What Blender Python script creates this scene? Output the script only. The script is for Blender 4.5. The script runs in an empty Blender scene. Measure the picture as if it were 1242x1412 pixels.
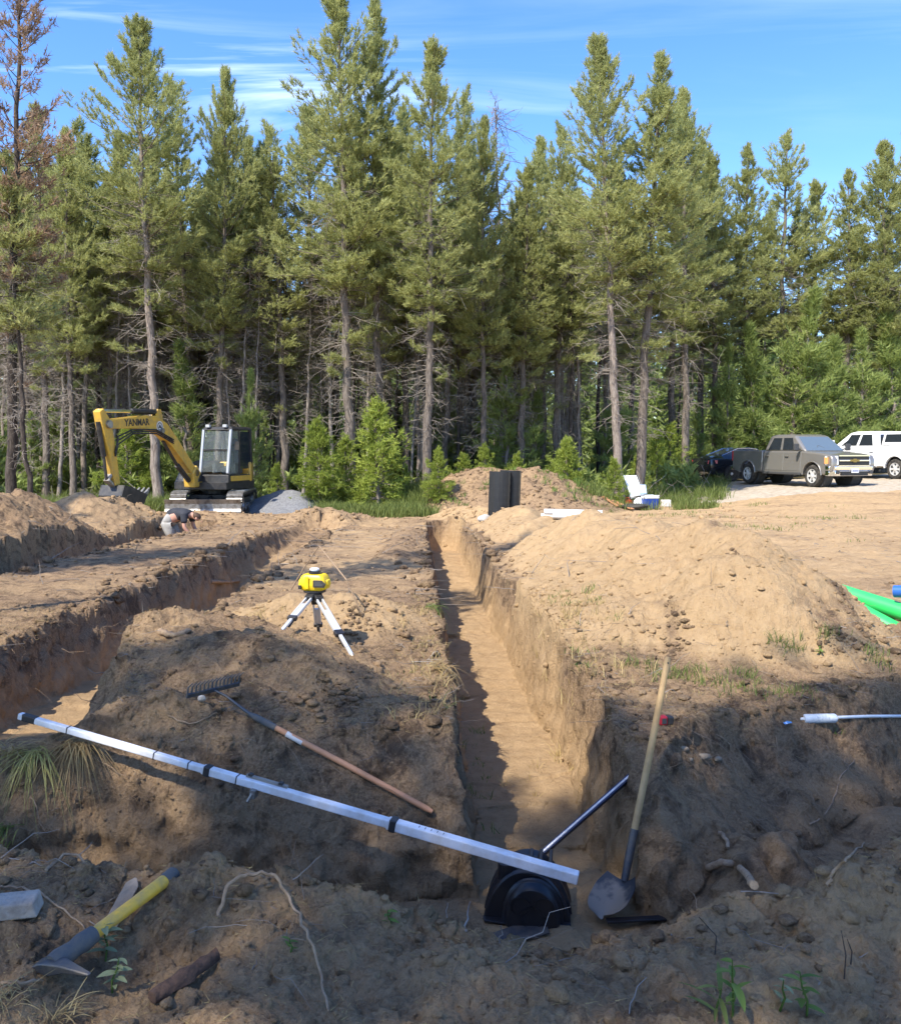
import bpy, bmesh, math, random
import numpy as np
from mathutils import Vector, Matrix, Euler
from math import sin, cos, tan, pi, radians, sqrt, atan2, hypot

random.seed(7)
SC = bpy.context.scene
COL = SC.collection

# ------------------------------------------------------------------ camera
CAM_Z = 1.55
PITCH = radians(4.0)
FPX = 1240.0
cam_d = bpy.data.cameras.new('camera')
cam = bpy.data.objects.new('camera', cam_d)
COL.objects.link(cam)
cam.location = (0, 0, CAM_Z)
cam.rotation_euler = (pi/2 - PITCH, 0, 0)
cam_d.sensor_fit = 'HORIZONTAL'
cam_d.sensor_width = 36.0
cam_d.lens = 36.0 * FPX / 1242.0
cam_d.clip_start = 0.05
cam_d.clip_end = 2000
SC.camera = cam

# ------------------------------------------------------------------ light
SUN_EL = radians(51)
SUN_H = Vector((-0.64, -0.77)).normalized()          # horizontal direction towards the sun
sun_vec = Vector((SUN_H.x*cos(SUN_EL), SUN_H.y*cos(SUN_EL), sin(SUN_EL)))
sd = bpy.data.lights.new('sun', 'SUN')
sd.energy = 2.9
sd.angle = radians(0.55)
sd.color = (1.0, 0.94, 0.83)
sun = bpy.data.objects.new('sun', sd)
COL.objects.link(sun)
sun.rotation_euler = sun_vec.to_track_quat('Z', 'Y').to_euler()
sun.location = (-20, -20, 40)

world = bpy.data.worlds.new('World')
SC.world = world
world.use_nodes = True
wt = world.node_tree
for n in list(wt.nodes):
    wt.nodes.remove(n)

def wn(t, **k):
    n = wt.nodes.new(t)
    for a, b in k.items():
        setattr(n, a, b)
    return n
def wl(a, b):
    wt.links.new(a, b)
w_out = wn('ShaderNodeOutputWorld')
w_bg = wn('ShaderNodeBackground')
w_bg.inputs['Strength'].default_value = 0.15
sky = wn('ShaderNodeTexSky', sky_type='NISHITA')
sky.sun_disc = False
sky.sun_elevation = SUN_EL
sky.sun_rotation = atan2(SUN_H.x, SUN_H.y)
sky.altitude = 700
sky.air_density = 1.0
sky.dust_density = 0.4
sky.ozone_density = 2.0
hs = wn('ShaderNodeHueSaturation')
hs.inputs['Saturation'].default_value = 1.28
hs.inputs['Hue'].default_value = 0.511
hs.inputs['Value'].default_value = 0.82
wl(sky.outputs[0], hs.inputs['Color'])
# wispy cirrus: noise on the cloud plane
geo = wn('ShaderNodeTexCoord')
sep = wn('ShaderNodeSeparateXYZ'); wl(geo.outputs['Generated'], sep.inputs[0])
zc = wn('ShaderNodeMath', operation='MAXIMUM'); wl(sep.outputs[2], zc.inputs[0]); zc.inputs[1].default_value = 0.05
dx = wn('ShaderNodeMath', operation='DIVIDE'); wl(sep.outputs[0], dx.inputs[0]); wl(zc.outputs[0], dx.inputs[1])
dy = wn('ShaderNodeMath', operation='DIVIDE'); wl(sep.outputs[1], dy.inputs[0]); wl(zc.outputs[0], dy.inputs[1])
cmb = wn('ShaderNodeCombineXYZ'); wl(dx.outputs[0], cmb.inputs[0]); wl(dy.outputs[0], cmb.inputs[1])
mp = wn('ShaderNodeMapping'); wl(cmb.outputs[0], mp.inputs[0])
mp.inputs['Rotation'].default_value = (0, 0, radians(48))
mp.inputs['Scale'].default_value = (0.55, 2.1, 1.0)
mp.inputs['Location'].default_value = (1.3, 0.55, 0)
n1 = wn('ShaderNodeTexNoise'); wl(mp.outputs[0], n1.inputs['Vector'])
n1.inputs['Scale'].default_value = 1.1; n1.inputs['Detail'].default_value = 7; n1.inputs['Roughness'].default_value = 0.55
n1.inputs['Distortion'].default_value = 0.9
n2 = wn('ShaderNodeTexNoise'); wl(cmb.outputs[0], n2.inputs['Vector'])
n2.inputs['Scale'].default_value = 0.55; n2.inputs['Detail'].default_value = 2
r1 = wn('ShaderNodeMapRange'); wl(n1.outputs[0], r1.inputs[0])
r1.inputs[1].default_value = 0.47; r1.inputs[2].default_value = 0.74
r2 = wn('ShaderNodeMapRange'); wl(n2.outputs[0], r2.inputs[0])
r2.inputs[1].default_value = 0.42; r2.inputs[2].default_value = 0.60
mu = wn('ShaderNodeMath', operation='MULTIPLY'); wl(r1.outputs[0], mu.inputs[0]); wl(r2.outputs[0], mu.inputs[1])
rw = wn('ShaderNodeMapRange'); wl(dx.outputs[0], rw.inputs[0])        # more cirrus towards the west
rw.inputs[1].default_value = 0.05; rw.inputs[2].default_value = -0.45; rw.inputs[3].default_value = 0.10; rw.inputs[4].default_value = 1.0
mu2 = wn('ShaderNodeMath', operation='MULTIPLY'); wl(mu.outputs[0], mu2.inputs[0]); wl(rw.outputs[0], mu2.inputs[1])
mx = wn('ShaderNodeMixRGB'); wl(mu2.outputs[0], mx.inputs[0]); wl(hs.outputs[0], mx.inputs[1])
mx.inputs[2].default_value = (7.2, 7.6, 8.2, 1)
wl(mx.outputs[0], w_bg.inputs['Color'])
wl(w_bg.outputs[0], w_out.inputs['Surface'])

SC.view_settings.view_transform = 'Standard'
SC.view_settings.look = 'None'
SC.view_settings.exposure = 1.60
SC.view_settings.gamma = 1.0
SC.view_settings.use_curve_mapping = False
SC.render.engine = 'CYCLES'
SC.cycles.max_bounces = 6
SC.cycles.diffuse_bounces = 4
SC.cycles.glossy_bounces = 3
SC.cycles.transmission_bounces = 4
SC.cycles.transparent_max_bounces = 6
SC.cycles.use_denoising = True

# ------------------------------------------------------------------ helpers
def P(px, py, Y):
    """world point on the ray through photo pixel (px,py) at world distance Y"""
    a = (px - 621.0)/FPX; b = (706.0 - py)/FPX
    d = Vector((a, cos(PITCH) + b*sin(PITCH), -sin(PITCH) + b*cos(PITCH)))
    s = Y/d.y
    return Vector((d.x*s, Y, CAM_Z + d.z*s))

class MB:
    def __init__(self):
        self.v = []; self.f = []; self.m = []
    def add(self, vs, fs, mi=0):
        o = len(self.v)
        self.v.extend([tuple(p) for p in vs])
        self.f.extend([tuple(i+o for i in q) for q in fs])
        self.m.extend([mi]*len(fs))
        return self
    def hexa(self, p, mi=0):
        """8 points: bottom ring ccw then top ring ccw"""
        return self.add(p, [(3,2,1,0),(4,5,6,7),(0,1,5,4),(1,2,6,5),(2,3,7,6),(3,0,4,7)], mi)
    def box(self, c, s, R=None, mi=0):
        hx, hy, hz = s[0]/2, s[1]/2, s[2]/2
        ps = [Vector(q) for q in ((-hx,-hy,-hz),(hx,-hy,-hz),(hx,hy,-hz),(-hx,hy,-hz),(-hx,-hy,hz),(hx,-hy,hz),(hx,hy,hz),(-hx,hy,hz))]
        if R is not None:
            ps = [R @ q for q in ps]
        c = Vector(c)
        return self.hexa([q + c for q in ps], mi)
    def beam(self, a, b, w, h, up=(0,0,1), mi=0, w2=None, h2=None):
        a = Vector(a); b = Vector(b); d = (b-a).normalized(); u = Vector(up)
        s = d.cross(u)
        if s.length < 1e-4: s = d.cross(Vector((1,0,0)))
        s.normalize(); u = s.cross(d)
        w2 = w if w2 is None else w2; h2 = h if h2 is None else h2
        ps = []
        for p, ww, hh in ((a,w,h),(b,w2,h2)):
            ps.append([p - s*ww/2 - u*hh/2, p + s*ww/2 - u*hh/2, p + s*ww/2 + u*hh/2, p - s*ww/2 + u*hh/2])
        return self.hexa(ps[0]+ps[1], mi)
    def prism(self, pts, y0, y1, mi=0, ax='y'):
        """polygon in (x,z) swept along y (ax='y'); in (y,z) along x (ax='x'); in (x,y) along z (ax='z')"""
        n = len(pts)
        def mk(p, t):
            return (p[0], t, p[1]) if ax == 'y' else ((t, p[0], p[1]) if ax == 'x' else (p[0], p[1], t))
        vs = [mk(p, y0) for p in pts] + [mk(p, y1) for p in pts]
        fs = [tuple(range(n)), tuple(range(2*n-1, n-1, -1))]
        for i in range(n):
            j = (i+1) % n
            fs.append((i, i+n, j+n, j))
        return self.add(vs, fs, mi)
    def tube(self, pts, r, n=8, mi=0, cap=True):
        pts = [Vector(p) for p in pts]; k = len(pts)
        rs = [r]*k if not hasattr(r, '__len__') else list(r)
        t0 = (pts[1]-pts[0]).normalized()
        nrm = t0.orthogonal().normalized()
        vs = []; fs = []
        for i in range(k):
            t = (pts[min(i+1,k-1)] - pts[max(i-1,0)]).normalized()
            nrm = (nrm - t*nrm.dot(t))
            nrm = nrm.normalized() if nrm.length > 1e-6 else t.orthogonal().normalized()
            b = t.cross(nrm)
            for j in range(n):
                a = 2*pi*j/n
                vs.append(pts[i] + (nrm*cos(a) + b*sin(a))*rs[i])
        for i in range(k-1):
            for j in range(n):
                j2 = (j+1) % n
                fs.append((i*n+j, i*n+j2, (i+1)*n+j2, (i+1)*n+j))
        if cap:
            fs.append(tuple(range(n-1, -1, -1))); fs.append(tuple((k-1)*n+j for j in range(n)))
        return self.add(vs, fs, mi)
    def lathe(self, prof, n=16, M=None, mi=0, a0=0, a1=2*pi, cap=True):
        """profile of (r, h) turned about local z; M places it"""
        M = M or Matrix.Identity(4)
        full = abs(a1-a0-2*pi) < 1e-6
        k = n if full else n+1
        vs = []; fs = []
        for r, h in prof:
            for j in range(k):
                a = a0 + (a1-a0)*j/n
                vs.append(M @ Vector((r*cos(a), r*sin(a), h)))
        for i in range(len(prof)-1):
            for j in range(n):
                j2 = (j+1) % k
                fs.append((i*k+j, i*k+j2, (i+1)*k+j2, (i+1)*k+j))
        if cap and full:
            if prof[0][0] > 1e-5: fs.append(tuple(range(k-1, -1, -1)))
            if prof[-1][0] > 1e-5: fs.append(tuple((len(prof)-1)*k+j for j in range(k)))
        return self.add(vs, fs, mi)
    def ell(self, c, r, n=12, m=8, M=None, mi=0):
        c = Vector(c); vs = []; fs = []
        for i in range(m+1):
            th = pi*i/m
            for j in range(n):
                a = 2*pi*j/n
                q = Vector((r[0]*sin(th)*cos(a), r[1]*sin(th)*sin(a), r[2]*cos(th)))
                vs.append((M @ q if M else q) + c)
        for i in range(m):
            for j in range(n):
                j2 = (j+1) % n
                fs.append((i*n+j, (i+1)*n+j, (i+1)*n+j2, i*n+j2))
        return self.add(vs, fs, mi)
    def loft(self, rings, mi=0, cap=True):
        k = len(rings[0]); vs = []; fs = []
        for r in rings: vs.extend(r)
        for i in range(len(rings)-1):
            for j in range(k):
                j2 = (j+1) % k
                fs.append((i*k+j, i*k+j2, (i+1)*k+j2, (i+1)*k+j))
        if cap:
            fs.append(tuple(range(k-1,-1,-1))); fs.append(tuple((len(rings)-1)*k+j for j in range(k)))
        return self.add(vs, fs, mi)
    def xf(self, M):
        self.v = [tuple(M @ Vector(p)) for p in self.v]
        return self
    def build(self, name, mats, parent=None, smooth=None, bevel=0, seg=2, M=None):
        if M is not None: self.xf(M)
        me = bpy.data.meshes.new(name)
        me.from_pydata(self.v, [], self.f)
        if not isinstance(mats, (list, tuple)): mats = [mats]
        for mt in mats: me.materials.append(mt)
        if len(mats) > 1:
            me.polygons.foreach_set('material_index', self.m)
        bm = bmesh.new(); bm.from_mesh(me)
        bmesh.ops.recalc_face_normals(bm, faces=bm.faces)
        bm.to_mesh(me); bm.free()
        if smooth is not None:
            me.polygons.foreach_set('use_smooth', [True]*len(me.polygons))
            me.set_sharp_from_angle(angle=radians(smooth))
        me.update()
        o = bpy.data.objects.new(name, me)
        COL.objects.link(o)
        if parent is not None: o.parent = parent
        if bevel:
            b = o.modifiers.new('edge', 'BEVEL'); b.width = bevel; b.segments = seg; b.limit_method = 'ANGLE'; b.angle_limit = radians(35)
            b.harden_normals = False
        return o

def tag(o, label=None, cat=None, group=None, kind=None):
    if label: o['label'] = label
    if cat: o['category'] = cat
    if group: o['group'] = group
    if kind: o['kind'] = kind
    return o
def thing(name, label, cat, loc=(0,0,0), rot=(0,0,0), group=None):
    o = bpy.data.objects.new(name, None)
    o.empty_display_size = 0.2
    COL.objects.link(o)
    o.location = loc
    o.rotation_euler = rot
    return tag(o, label, cat, group)
def dup(root, loc, rot=None, scale=None, label=None, group=None):
    r = root.copy(); COL.objects.link(r); r.location = loc
    if rot is not None: r.rotation_euler = rot
    if scale is not None: r.scale = scale
    if label: r['label'] = label
    if group: r['group'] = group
    for ch in list(root.children):
        c = ch.copy(); COL.objects.link(c); c.parent = r
        for g in list(ch.children):
            d = g.copy(); COL.objects.link(d); d.parent = c
    return r
def frame(o, a, b, c=None):
    """matrix with local x along a->b and origin a"""
    a = Vector(a); b = Vector(b)
    x = (b-a).normalized(); up = Vector(c) if c is not None else Vector((0,0,1))
    y = up.cross(x).normalized(); z = x.cross(y)
    return Matrix((x, y, z)).transposed().to_4x4()

def tri_mesh(name, V, F, mats, parent=None, tint=None, mi=None, smooth=False, attr='tint'):
    """fast numpy mesh (all triangles or all quads)"""
    V = np.asarray(V, dtype=np.float32); F = np.asarray(F, dtype=np.int32)
    me = bpy.data.meshes.new(name)
    k = F.shape[1]
    me.vertices.add(len(V)); me.vertices.foreach_set('co', V.ravel())
    me.loops.add(F.size); me.loops.foreach_set('vertex_index', F.ravel())
    me.polygons.add(len(F))
    me.polygons.foreach_set('loop_start', np.arange(0, F.size, k, dtype=np.int32))
    if not isinstance(mats, (list, tuple)): mats = [mats]
    for mt in mats: me.materials.append(mt)
    if mi is not None: me.polygons.foreach_set('material_index', np.asarray(mi, dtype=np.int32))
    if smooth: me.polygons.foreach_set('use_smooth', np.ones(len(F), dtype=bool))
    me.update(calc_edges=True)
    if tint is not None:
        tint = np.asarray(tint, dtype=np.float32)
        if tint.ndim == 1:
            at = me.attributes.new(attr, 'FLOAT', 'POINT'); at.data.foreach_set('value', tint)
        else:
            at = me.attributes.new(attr, 'FLOAT_COLOR', 'POINT')
            c = np.ones((len(V), 4), dtype=np.float32); c[:, :tint.shape[1]] = tint
            at.data.foreach_set('color', c.ravel())
    o = bpy.data.objects.new(name, me)
    COL.objects.link(o)
    if parent is not None: o.parent = parent
    return o

# numpy perlin noise
_rs = np.random.RandomState(11)
_perm = _rs.permutation(256).astype(np.int32)
_perm = np.concatenate([_perm, _perm, _perm])
_ga = _rs.rand(256)*2*pi
_gx, _gy = np.cos(_ga).astype(np.float32), np.sin(_ga).astype(np.float32)
_g3 = _rs.randn(256, 3); _g3 /= np.linalg.norm(_g3, axis=1)[:, None]; _g3 = _g3.astype(np.float32)
def pn(x, y, s=0):
    x = np.asarray(x, dtype=np.float64) + s*17.31; y = np.asarray(y, dtype=np.float64) - s*9.77
    xi = np.floor(x); yi = np.floor(y)
    fx = (x-xi).astype(np.float32); fy = (y-yi).astype(np.float32)
    X = xi.astype(np.int64) & 255; Y = yi.astype(np.int64) & 255
    u = fx*fx*fx*(fx*(fx*6-15)+10); v = fy*fy*fy*(fy*(fy*6-15)+10)
    def g(ix, iy, ax, ay):
        h = _perm[_perm[ix] + iy]
        return _gx[h]*ax + _gy[h]*ay
    X1 = (X+1) & 255; Y1 = (Y+1) & 255
    a = g(X, Y, fx, fy); b = g(X1, Y, fx-1, fy)
    c = g(X, Y1, fx, fy-1); d = g(X1, Y1, fx-1, fy-1)
    a = a + u*(b-a); c = c + u*(d-c)
    return (a + v*(c-a))*1.5
def pn3(x, y, z, s=0):
    x = np.asarray(x, dtype=np.float64) + s*13.1; y = np.asarray(y, dtype=np.float64) + s*7.7; z = np.asarray(z, dtype=np.float64) - s*5.3
    xi = np.floor(x); yi = np.floor(y); zi = np.floor(z)
    fx = (x-xi).astype(np.float32); fy = (y-yi).astype(np.float32); fz = (z-zi).astype(np.float32)
    X = xi.astype(np.int64) & 255; Y = yi.astype(np.int64) & 255; Z = zi.astype(np.int64) & 255
    u = fx*fx*(3-2*fx); v = fy*fy*(3-2*fy); w = fz*fz*(3-2*fz)
    def g(i, j, k):
        h = _perm[_perm[_perm[(X+i) & 255] + ((Y+j) & 255)] + ((Z+k) & 255)]
        q = _g3[h]
        return q[..., 0]*(fx-i) + q[..., 1]*(fy-j) + q[..., 2]*(fz-k)
    x00 = g(0,0,0); x00 = x00 + u*(g(1,0,0)-x00)
    x10 = g(0,1,0); x10 = x10 + u*(g(1,1,0)-x10)
    x01 = g(0,0,1); x01 = x01 + u*(g(1,0,1)-x01)
    x11 = g(0,1,1); x11 = x11 + u*(g(1,1,1)-x11)
    y0 = x00 + v*(x10-x00); y1 = x01 + v*(x11-x01)
    return (y0 + w*(y1-y0))*1.6
def fbm(x, y, o=4, s=0, g=0.5, l=2.03):
    r = 0; a = 1.0; f = 1.0
    for i in range(o):
        r = r + a*pn(x*f, y*f, s+i); a *= g; f *= l
    return r
def sst(a, b, x):
    t = np.clip((x-a)/(b-a), 0, 1)
    return t*t*(3-2*t)

# ------------------------------------------------------------------ materials
def mat(name, col=(0.5,0.5,0.5), rough=0.6, metal=0.0, spec=0.5, noise=None, bump=0, bscale=60, coat=0, trans=0, alpha=None, ior=1.45):
    """principled surface whose colour is varied by object-space noise: noise = (scale, second colour, amount)"""
    m = bpy.data.materials.new(name); m.use_nodes = True
    nt = m.node_tree; b = nt.nodes['Principled BSDF']
    b.inputs['Base Color'].default_value = (*col, 1)
    b.inputs['Roughness'].default_value = rough
    b.inputs['Metallic'].default_value = metal
    b.inputs['Specular IOR Level'].default_value = spec
    b.inputs['Coat Weight'].default_value = coat
    b.inputs['Coat Roughness'].default_value = 0.08
    b.inputs['Transmission Weight'].default_value = trans
    b.inputs['IOR'].default_value = ior
    tc = nt.nodes.new('ShaderNodeTexCoord')
    if noise:
        sc, c2, amt = noise
        n = nt.nodes.new('ShaderNodeTexNoise'); n.inputs['Scale'].default_value = sc; n.inputs['Detail'].default_value = 6
        n.inputs['Roughness'].default_value = 0.65
        nt.links.new(tc.outputs['Object'], n.inputs['Vector'])
        r = nt.nodes.new('ShaderNodeMapRange'); r.inputs[1].default_value = 0.42; r.inputs[2].default_value = 0.66; r.inputs[4].default_value = amt
        nt.links.new(n.outputs[0], r.inputs[0])
        mxx = nt.nodes.new('ShaderNodeMixRGB'); mxx.inputs[1].default_value = (*col,1); mxx.inputs[2].default_value = (*c2,1)
        nt.links.new(r.outputs[0], mxx.inputs[0]); nt.links.new(mxx.outputs[0], b.inputs['Base Color'])
        rr = nt.nodes.new('ShaderNodeMapRange'); rr.inputs[3].default_value = max(0.02, rough-0.08); rr.inputs[4].default_value = min(1, rough+0.2)
        nt.links.new(n.outputs[0], rr.inputs[0]); nt.links.new(rr.outputs[0], b.inputs['Roughness'])
    if bump:
        n = nt.nodes.new('ShaderNodeTexNoise'); n.inputs['Scale'].default_value = bscale; n.inputs['Detail'].default_value = 5
        nt.links.new(tc.outputs['Object'], n.inputs['Vector'])
        bp = nt.nodes.new('ShaderNodeBump'); bp.inputs['Strength'].default_value = bump; bp.inputs['Distance'].default_value = 0.01
        nt.links.new(n.outputs[0], bp.inputs['Height']); nt.links.new(bp.outputs[0], b.inputs['Normal'])
    return m

def soil_material(name, gravel=False):
    m = bpy.data.materials.new(name); m.use_nodes = True
    nt = m.node_tree; L = nt.links.new; b = nt.nodes['Principled BSDF']
    b.inputs['Roughness'].default_value = 0.95
    b.inputs['Specular IOR Level'].default_value = 0.15
    at = nt.nodes.new('ShaderNodeAttribute'); at.attribute_name = 'soil'
    sp = nt.nodes.new('ShaderNodeSeparateColor'); L(at.outputs['Color'], sp.inputs[0])
    tc = nt.nodes.new('ShaderNodeTexCoord')
    def noise(sc, det=5, ro=0.6, dist=0):
        n = nt.nodes.new('ShaderNodeTexNoise'); n.inputs['Scale'].default_value = sc; n.inputs['Detail'].default_value = det
        n.inputs['Roughness'].default_value = ro; n.inputs['Distortion'].default_value = dist
        L(tc.outputs['Object'], n.inputs['Vector']); return n
    def mr(src, a, bb, c=0, d=1):
        r = nt.nodes.new('ShaderNodeMapRange'); L(src, r.inputs[0])
        r.inputs[1].default_value = a; r.inputs[2].default_value = bb; r.inputs[3].default_value = c; r.inputs[4].default_value = d
        return r.outputs[0]
    def math(op, x, y=None, v=None):
        n = nt.nodes.new('ShaderNodeMath'); n.operation = op; L(x, n.inputs[0])
        if y is not None: L(y, n.inputs[1])
        if v is not None: n.inputs[1].default_value = v
        return n.outputs[0]
    def mix(f, c1, c2, typ='MIX'):
        n = nt.nodes.new('ShaderNodeMixRGB'); n.blend_type = typ
        if isinstance(f, float): n.inputs[0].default_value = f
        else: L(f, n.inputs[0])
        for i, c in ((1, c1), (2, c2)):
            if isinstance(c, tuple): n.inputs[i].default_value = (*c, 1)
            else: L(c, n.inputs[i])
        return n.outputs[0]
    big = noise(1.6, 6, 0.6); mid = noise(9, 7, 0.68); fin = noise(70, 6, 0.72); grit = noise(260, 3, 0.7)
    # sand amount perturbed by noise so borders are ragged
    s0 = math('ADD', sp.outputs[0], math('MULTIPLY', math('ADD', mid.outputs[0], v=-0.5), v=0.75))
    s1 = math('ADD', s0, math('MULTIPLY', math('ADD', big.outputs[0], v=-0.5), v=0.45))
    s2 = math('ADD', s1, math('MULTIPLY', math('ADD', fin.outputs[0], v=-0.5), v=0.35))
    sf = mr(s2, 0.08, 0.92)
    dark = mix(mr(fin.outputs[0], 0.35, 0.68), (0.195,0.122,0.068), (0.395,0.272,0.165))
    sand = mix(mr(mid.outputs[0], 0.3, 0.72), (0.43,0.284,0.146), (0.53,0.368,0.206))
    c = mix(sf, dark, sand)
    orange = mix(mr(mid.outputs[0], 0.3, 0.7), (0.29,0.182,0.094), (0.39,0.262,0.146))
    c = mix(math('MULTIPLY', sp.outputs[1], v=0.85), c, orange)
    duff = mix(mr(fin.outputs[0], 0.35, 0.65), (0.060,0.055,0.025), (0.15,0.115,0.06))
    c = mix(mr(math('ADD', sp.outputs[2], math('MULTIPLY', math('ADD', mid.outputs[0], v=-0.5), v=0.8)), 0.3, 0.7), c, duff)
    # small dark organic flecks and pale grains
    fl = mr(noise(34, 4, 0.75, 0.6).outputs[0], 0.60, 0.70, 0, 0.45)
    c = mix(fl, c, (0.105,0.075,0.052))
    pt = mr(noise(5.5, 6, 0.7, 0.8).outputs[0], 0.50, 0.60, 0, 0.88)
    iv = nt.nodes.new('ShaderNodeMath'); iv.operation = 'SUBTRACT'; iv.inputs[0].default_value = 1.0; L(sf, iv.inputs[1])
    c = mix(math('MULTIPLY', pt, iv.outputs[0]), c, (0.100,0.066,0.043))
    gr = mr(grit.outputs[0], 0.64, 0.74, 0, 0.30)
    c = mix(gr, c, (0.52,0.43,0.32))
    L(c, b.inputs['Base Color'])
    # fine relief
    h = math('ADD', math('MULTIPLY', fin.outputs[0], v=0.75), math('MULTIPLY', grit.outputs[0], v=0.22))
    h = math('ADD', h, math('MULTIPLY', mid.outputs[0], v=1.2))
    bp = nt.nodes.new('ShaderNodeBump'); bp.inputs['Strength'].default_value = 0.9; bp.inputs['Distance'].default_value = 0.045
    L(h, bp.inputs['Height']); L(bp.outputs[0], b.inputs['Normal'])
    return m

def leaf_material(name, c1, c2, trans=0.35, rough=0.6):
    m = bpy.data.materials.new(name); m.use_nodes = True
    nt = m.node_tree; L = nt.links.new
    b = nt.nodes['Principled BSDF']; out = nt.nodes['Material Output']
    b.inputs['Roughness'].default_value = rough
    b.inputs['Specular IOR Level'].default_value = 0.25
    at = nt.nodes.new('ShaderNodeAttribute'); at.attribute_name = 'tint'
    oi = nt.nodes.new('ShaderNodeObjectInfo')
    ad = nt.nodes.new('ShaderNodeMath'); ad.operation = 'MULTIPLY_ADD'; L(oi.outputs['Random'], ad.inputs[0]); ad.inputs[1].default_value = 0.5; L(at.outputs['Fac'], ad.inputs[2])
    r = nt.nodes.new('ShaderNodeMapRange'); L(ad.outputs[0], r.inputs[0]); r.inputs[1].default_value = 0.0; r.inputs[2].default_value = 1.5
    mxx = nt.nodes.new('ShaderNodeMixRGB'); L(r.outputs[0], mxx.inputs[0]); mxx.inputs[1].default_value = (*c1,1); mxx.inputs[2].default_value = (*c2,1)
    L(mxx.outputs[0], b.inputs['Base Color'])
    t = nt.nodes.new('ShaderNodeBsdfTranslucent'); L(mxx.outputs[0], t.inputs['Color'])
    ms = nt.nodes.new('ShaderNodeMixShader'); ms.inputs[0].default_value = trans
    L(b.outputs[0], ms.inputs[1]); L(t.outputs[0], ms.inputs[2]); L(ms.outputs[0], out.inputs['Surface'])
    return m

def bark_material(name, c1, c2, zs=0.25):
    m = bpy.data.materials.new(name); m.use_nodes = True
    nt = m.node_tree; L = nt.links.new; b = nt.nodes['Principled BSDF']
    b.inputs['Roughness'].default_value = 0.9; b.inputs['Specular IOR Level'].default_value = 0.2
    tc = nt.nodes.new('ShaderNodeTexCoord')
    mpn = nt.nodes.new('ShaderNodeMapping'); mpn.inputs['Scale'].default_value = (1,1,zs); L(tc.outputs['Object'], mpn.inputs[0])
    n = nt.nodes.new('ShaderNodeTexNoise'); n.inputs['Scale'].default_value = 14; n.inputs['Detail'].default_value = 8; n.inputs['Roughness'].default_value = 0.7
    L(mpn.outputs[0], n.inputs['Vector'])
    r = nt.nodes.new('ShaderNodeMapRange'); L(n.outputs[0], r.inputs[0]); r.inputs[1].default_value = 0.35; r.inputs[2].default_value = 0.65
    mxx = nt.nodes.new('ShaderNodeMixRGB'); L(r.outputs[0], mxx.inputs[0]); mxx.inputs[1].default_value = (*c1,1); mxx.inputs[2].default_value = (*c2,1)
    L(mxx.outputs[0], b.inputs['Base Color'])
    bp = nt.nodes.new('ShaderNodeBump'); bp.inputs['Strength'].default_value = 0.9; bp.inputs['Distance'].default_value = 0.03
    L(n.outputs[0], bp.inputs['Height']); L(bp.outputs[0], b.inputs['Normal'])
    return m

SOIL = soil_material('soil')
M = {}
M['bark'] = bark_material('pine_bark', (0.080,0.064,0.053), (0.23,0.19,0.155))
M['bark_pale'] = bark_material('pale_bark', (0.13,0.10,0.082), (0.33,0.275,0.23))
M['bark_dark'] = bark_material('dark_bark', (0.035,0.028,0.024), (0.10,0.08,0.065))
M['twig'] = mat('dead_twig', (0.30,0.26,0.22), 0.9, spec=0.2, noise=(3, (0.17,0.14,0.115), 0.9))
M['root'] = mat('root_bark', (0.33,0.235,0.15), 0.85, spec=0.2, noise=(25, (0.20,0.135,0.085), 0.9), bump=0.5, bscale=90)
M['rootpale'] = mat('pale_root', (0.36,0.255,0.16), 0.85, spec=0.2, noise=(25, (0.20,0.13,0.08), 0.9), bump=0.5, bscale=90)
M['needle'] = leaf_material('pine_needles', (0.275,0.295,0.100), (0.510,0.520,0.215), 0.50)
M['needle_far'] = leaf_material('pine_needles_dull', (0.265,0.285,0.100), (0.490,0.500,0.210), 0.50)
M['needle_brown'] = leaf_material('dead_needles', (0.24,0.150,0.095), (0.40,0.28,0.18), 0.4)
M['fir'] = leaf_material('fir_needles', (0.20,0.26,0.045), (0.42,0.48,0.10), 0.48)
M['young'] = leaf_material('young_pine_needles', (0.19,0.25,0.070), (0.38,0.44,0.140), 0.50)
M['grass'] = leaf_material('grass_blades', (0.10,0.145,0.030), (0.24,0.27,0.080), 0.42)
M['weed'] = leaf_material('weed_leaves', (0.085,0.15,0.030), (0.20,0.28,0.065), 0.4)
M['sage'] = leaf_material('grey_green_leaves', (0.20,0.24,0.13), (0.32,0.36,0.20), 0.4)
M['yellowgrass'] = leaf_material('yellow_grass', (0.33,0.30,0.08), (0.58,0.52,0.20), 0.4)
M['straw'] = leaf_material('dry_grass', (0.28,0.18,0.08), (0.56,0.44,0.20), 0.4)
# ================================================================== GROUND
def seg_dist(x, y, pts):
    """distance to a polyline, and the parameter (index + t)"""
    best = np.full(np.shape(x), 1e9); par = np.zeros(np.shape(x))
    for i in range(len(pts)-1):
        ax, ay = pts[i][:2]; bx, by = pts[i+1][:2]
        dx_, dy_ = bx-ax, by-ay; L2 = dx_*dx_+dy_*dy_
        t = np.clip(((x-ax)*dx_+(y-ay)*dy_)/L2, 0, 1)
        d = np.hypot(x-ax-t*dx_, y-ay-t*dy_)
        k = d < best
        best = np.where(k, d, best); par = np.where(k, i+t, par)
    return best, par
def interp_par(par, vals):
    return np.interp(par, np.arange(len(vals)), vals)

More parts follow.
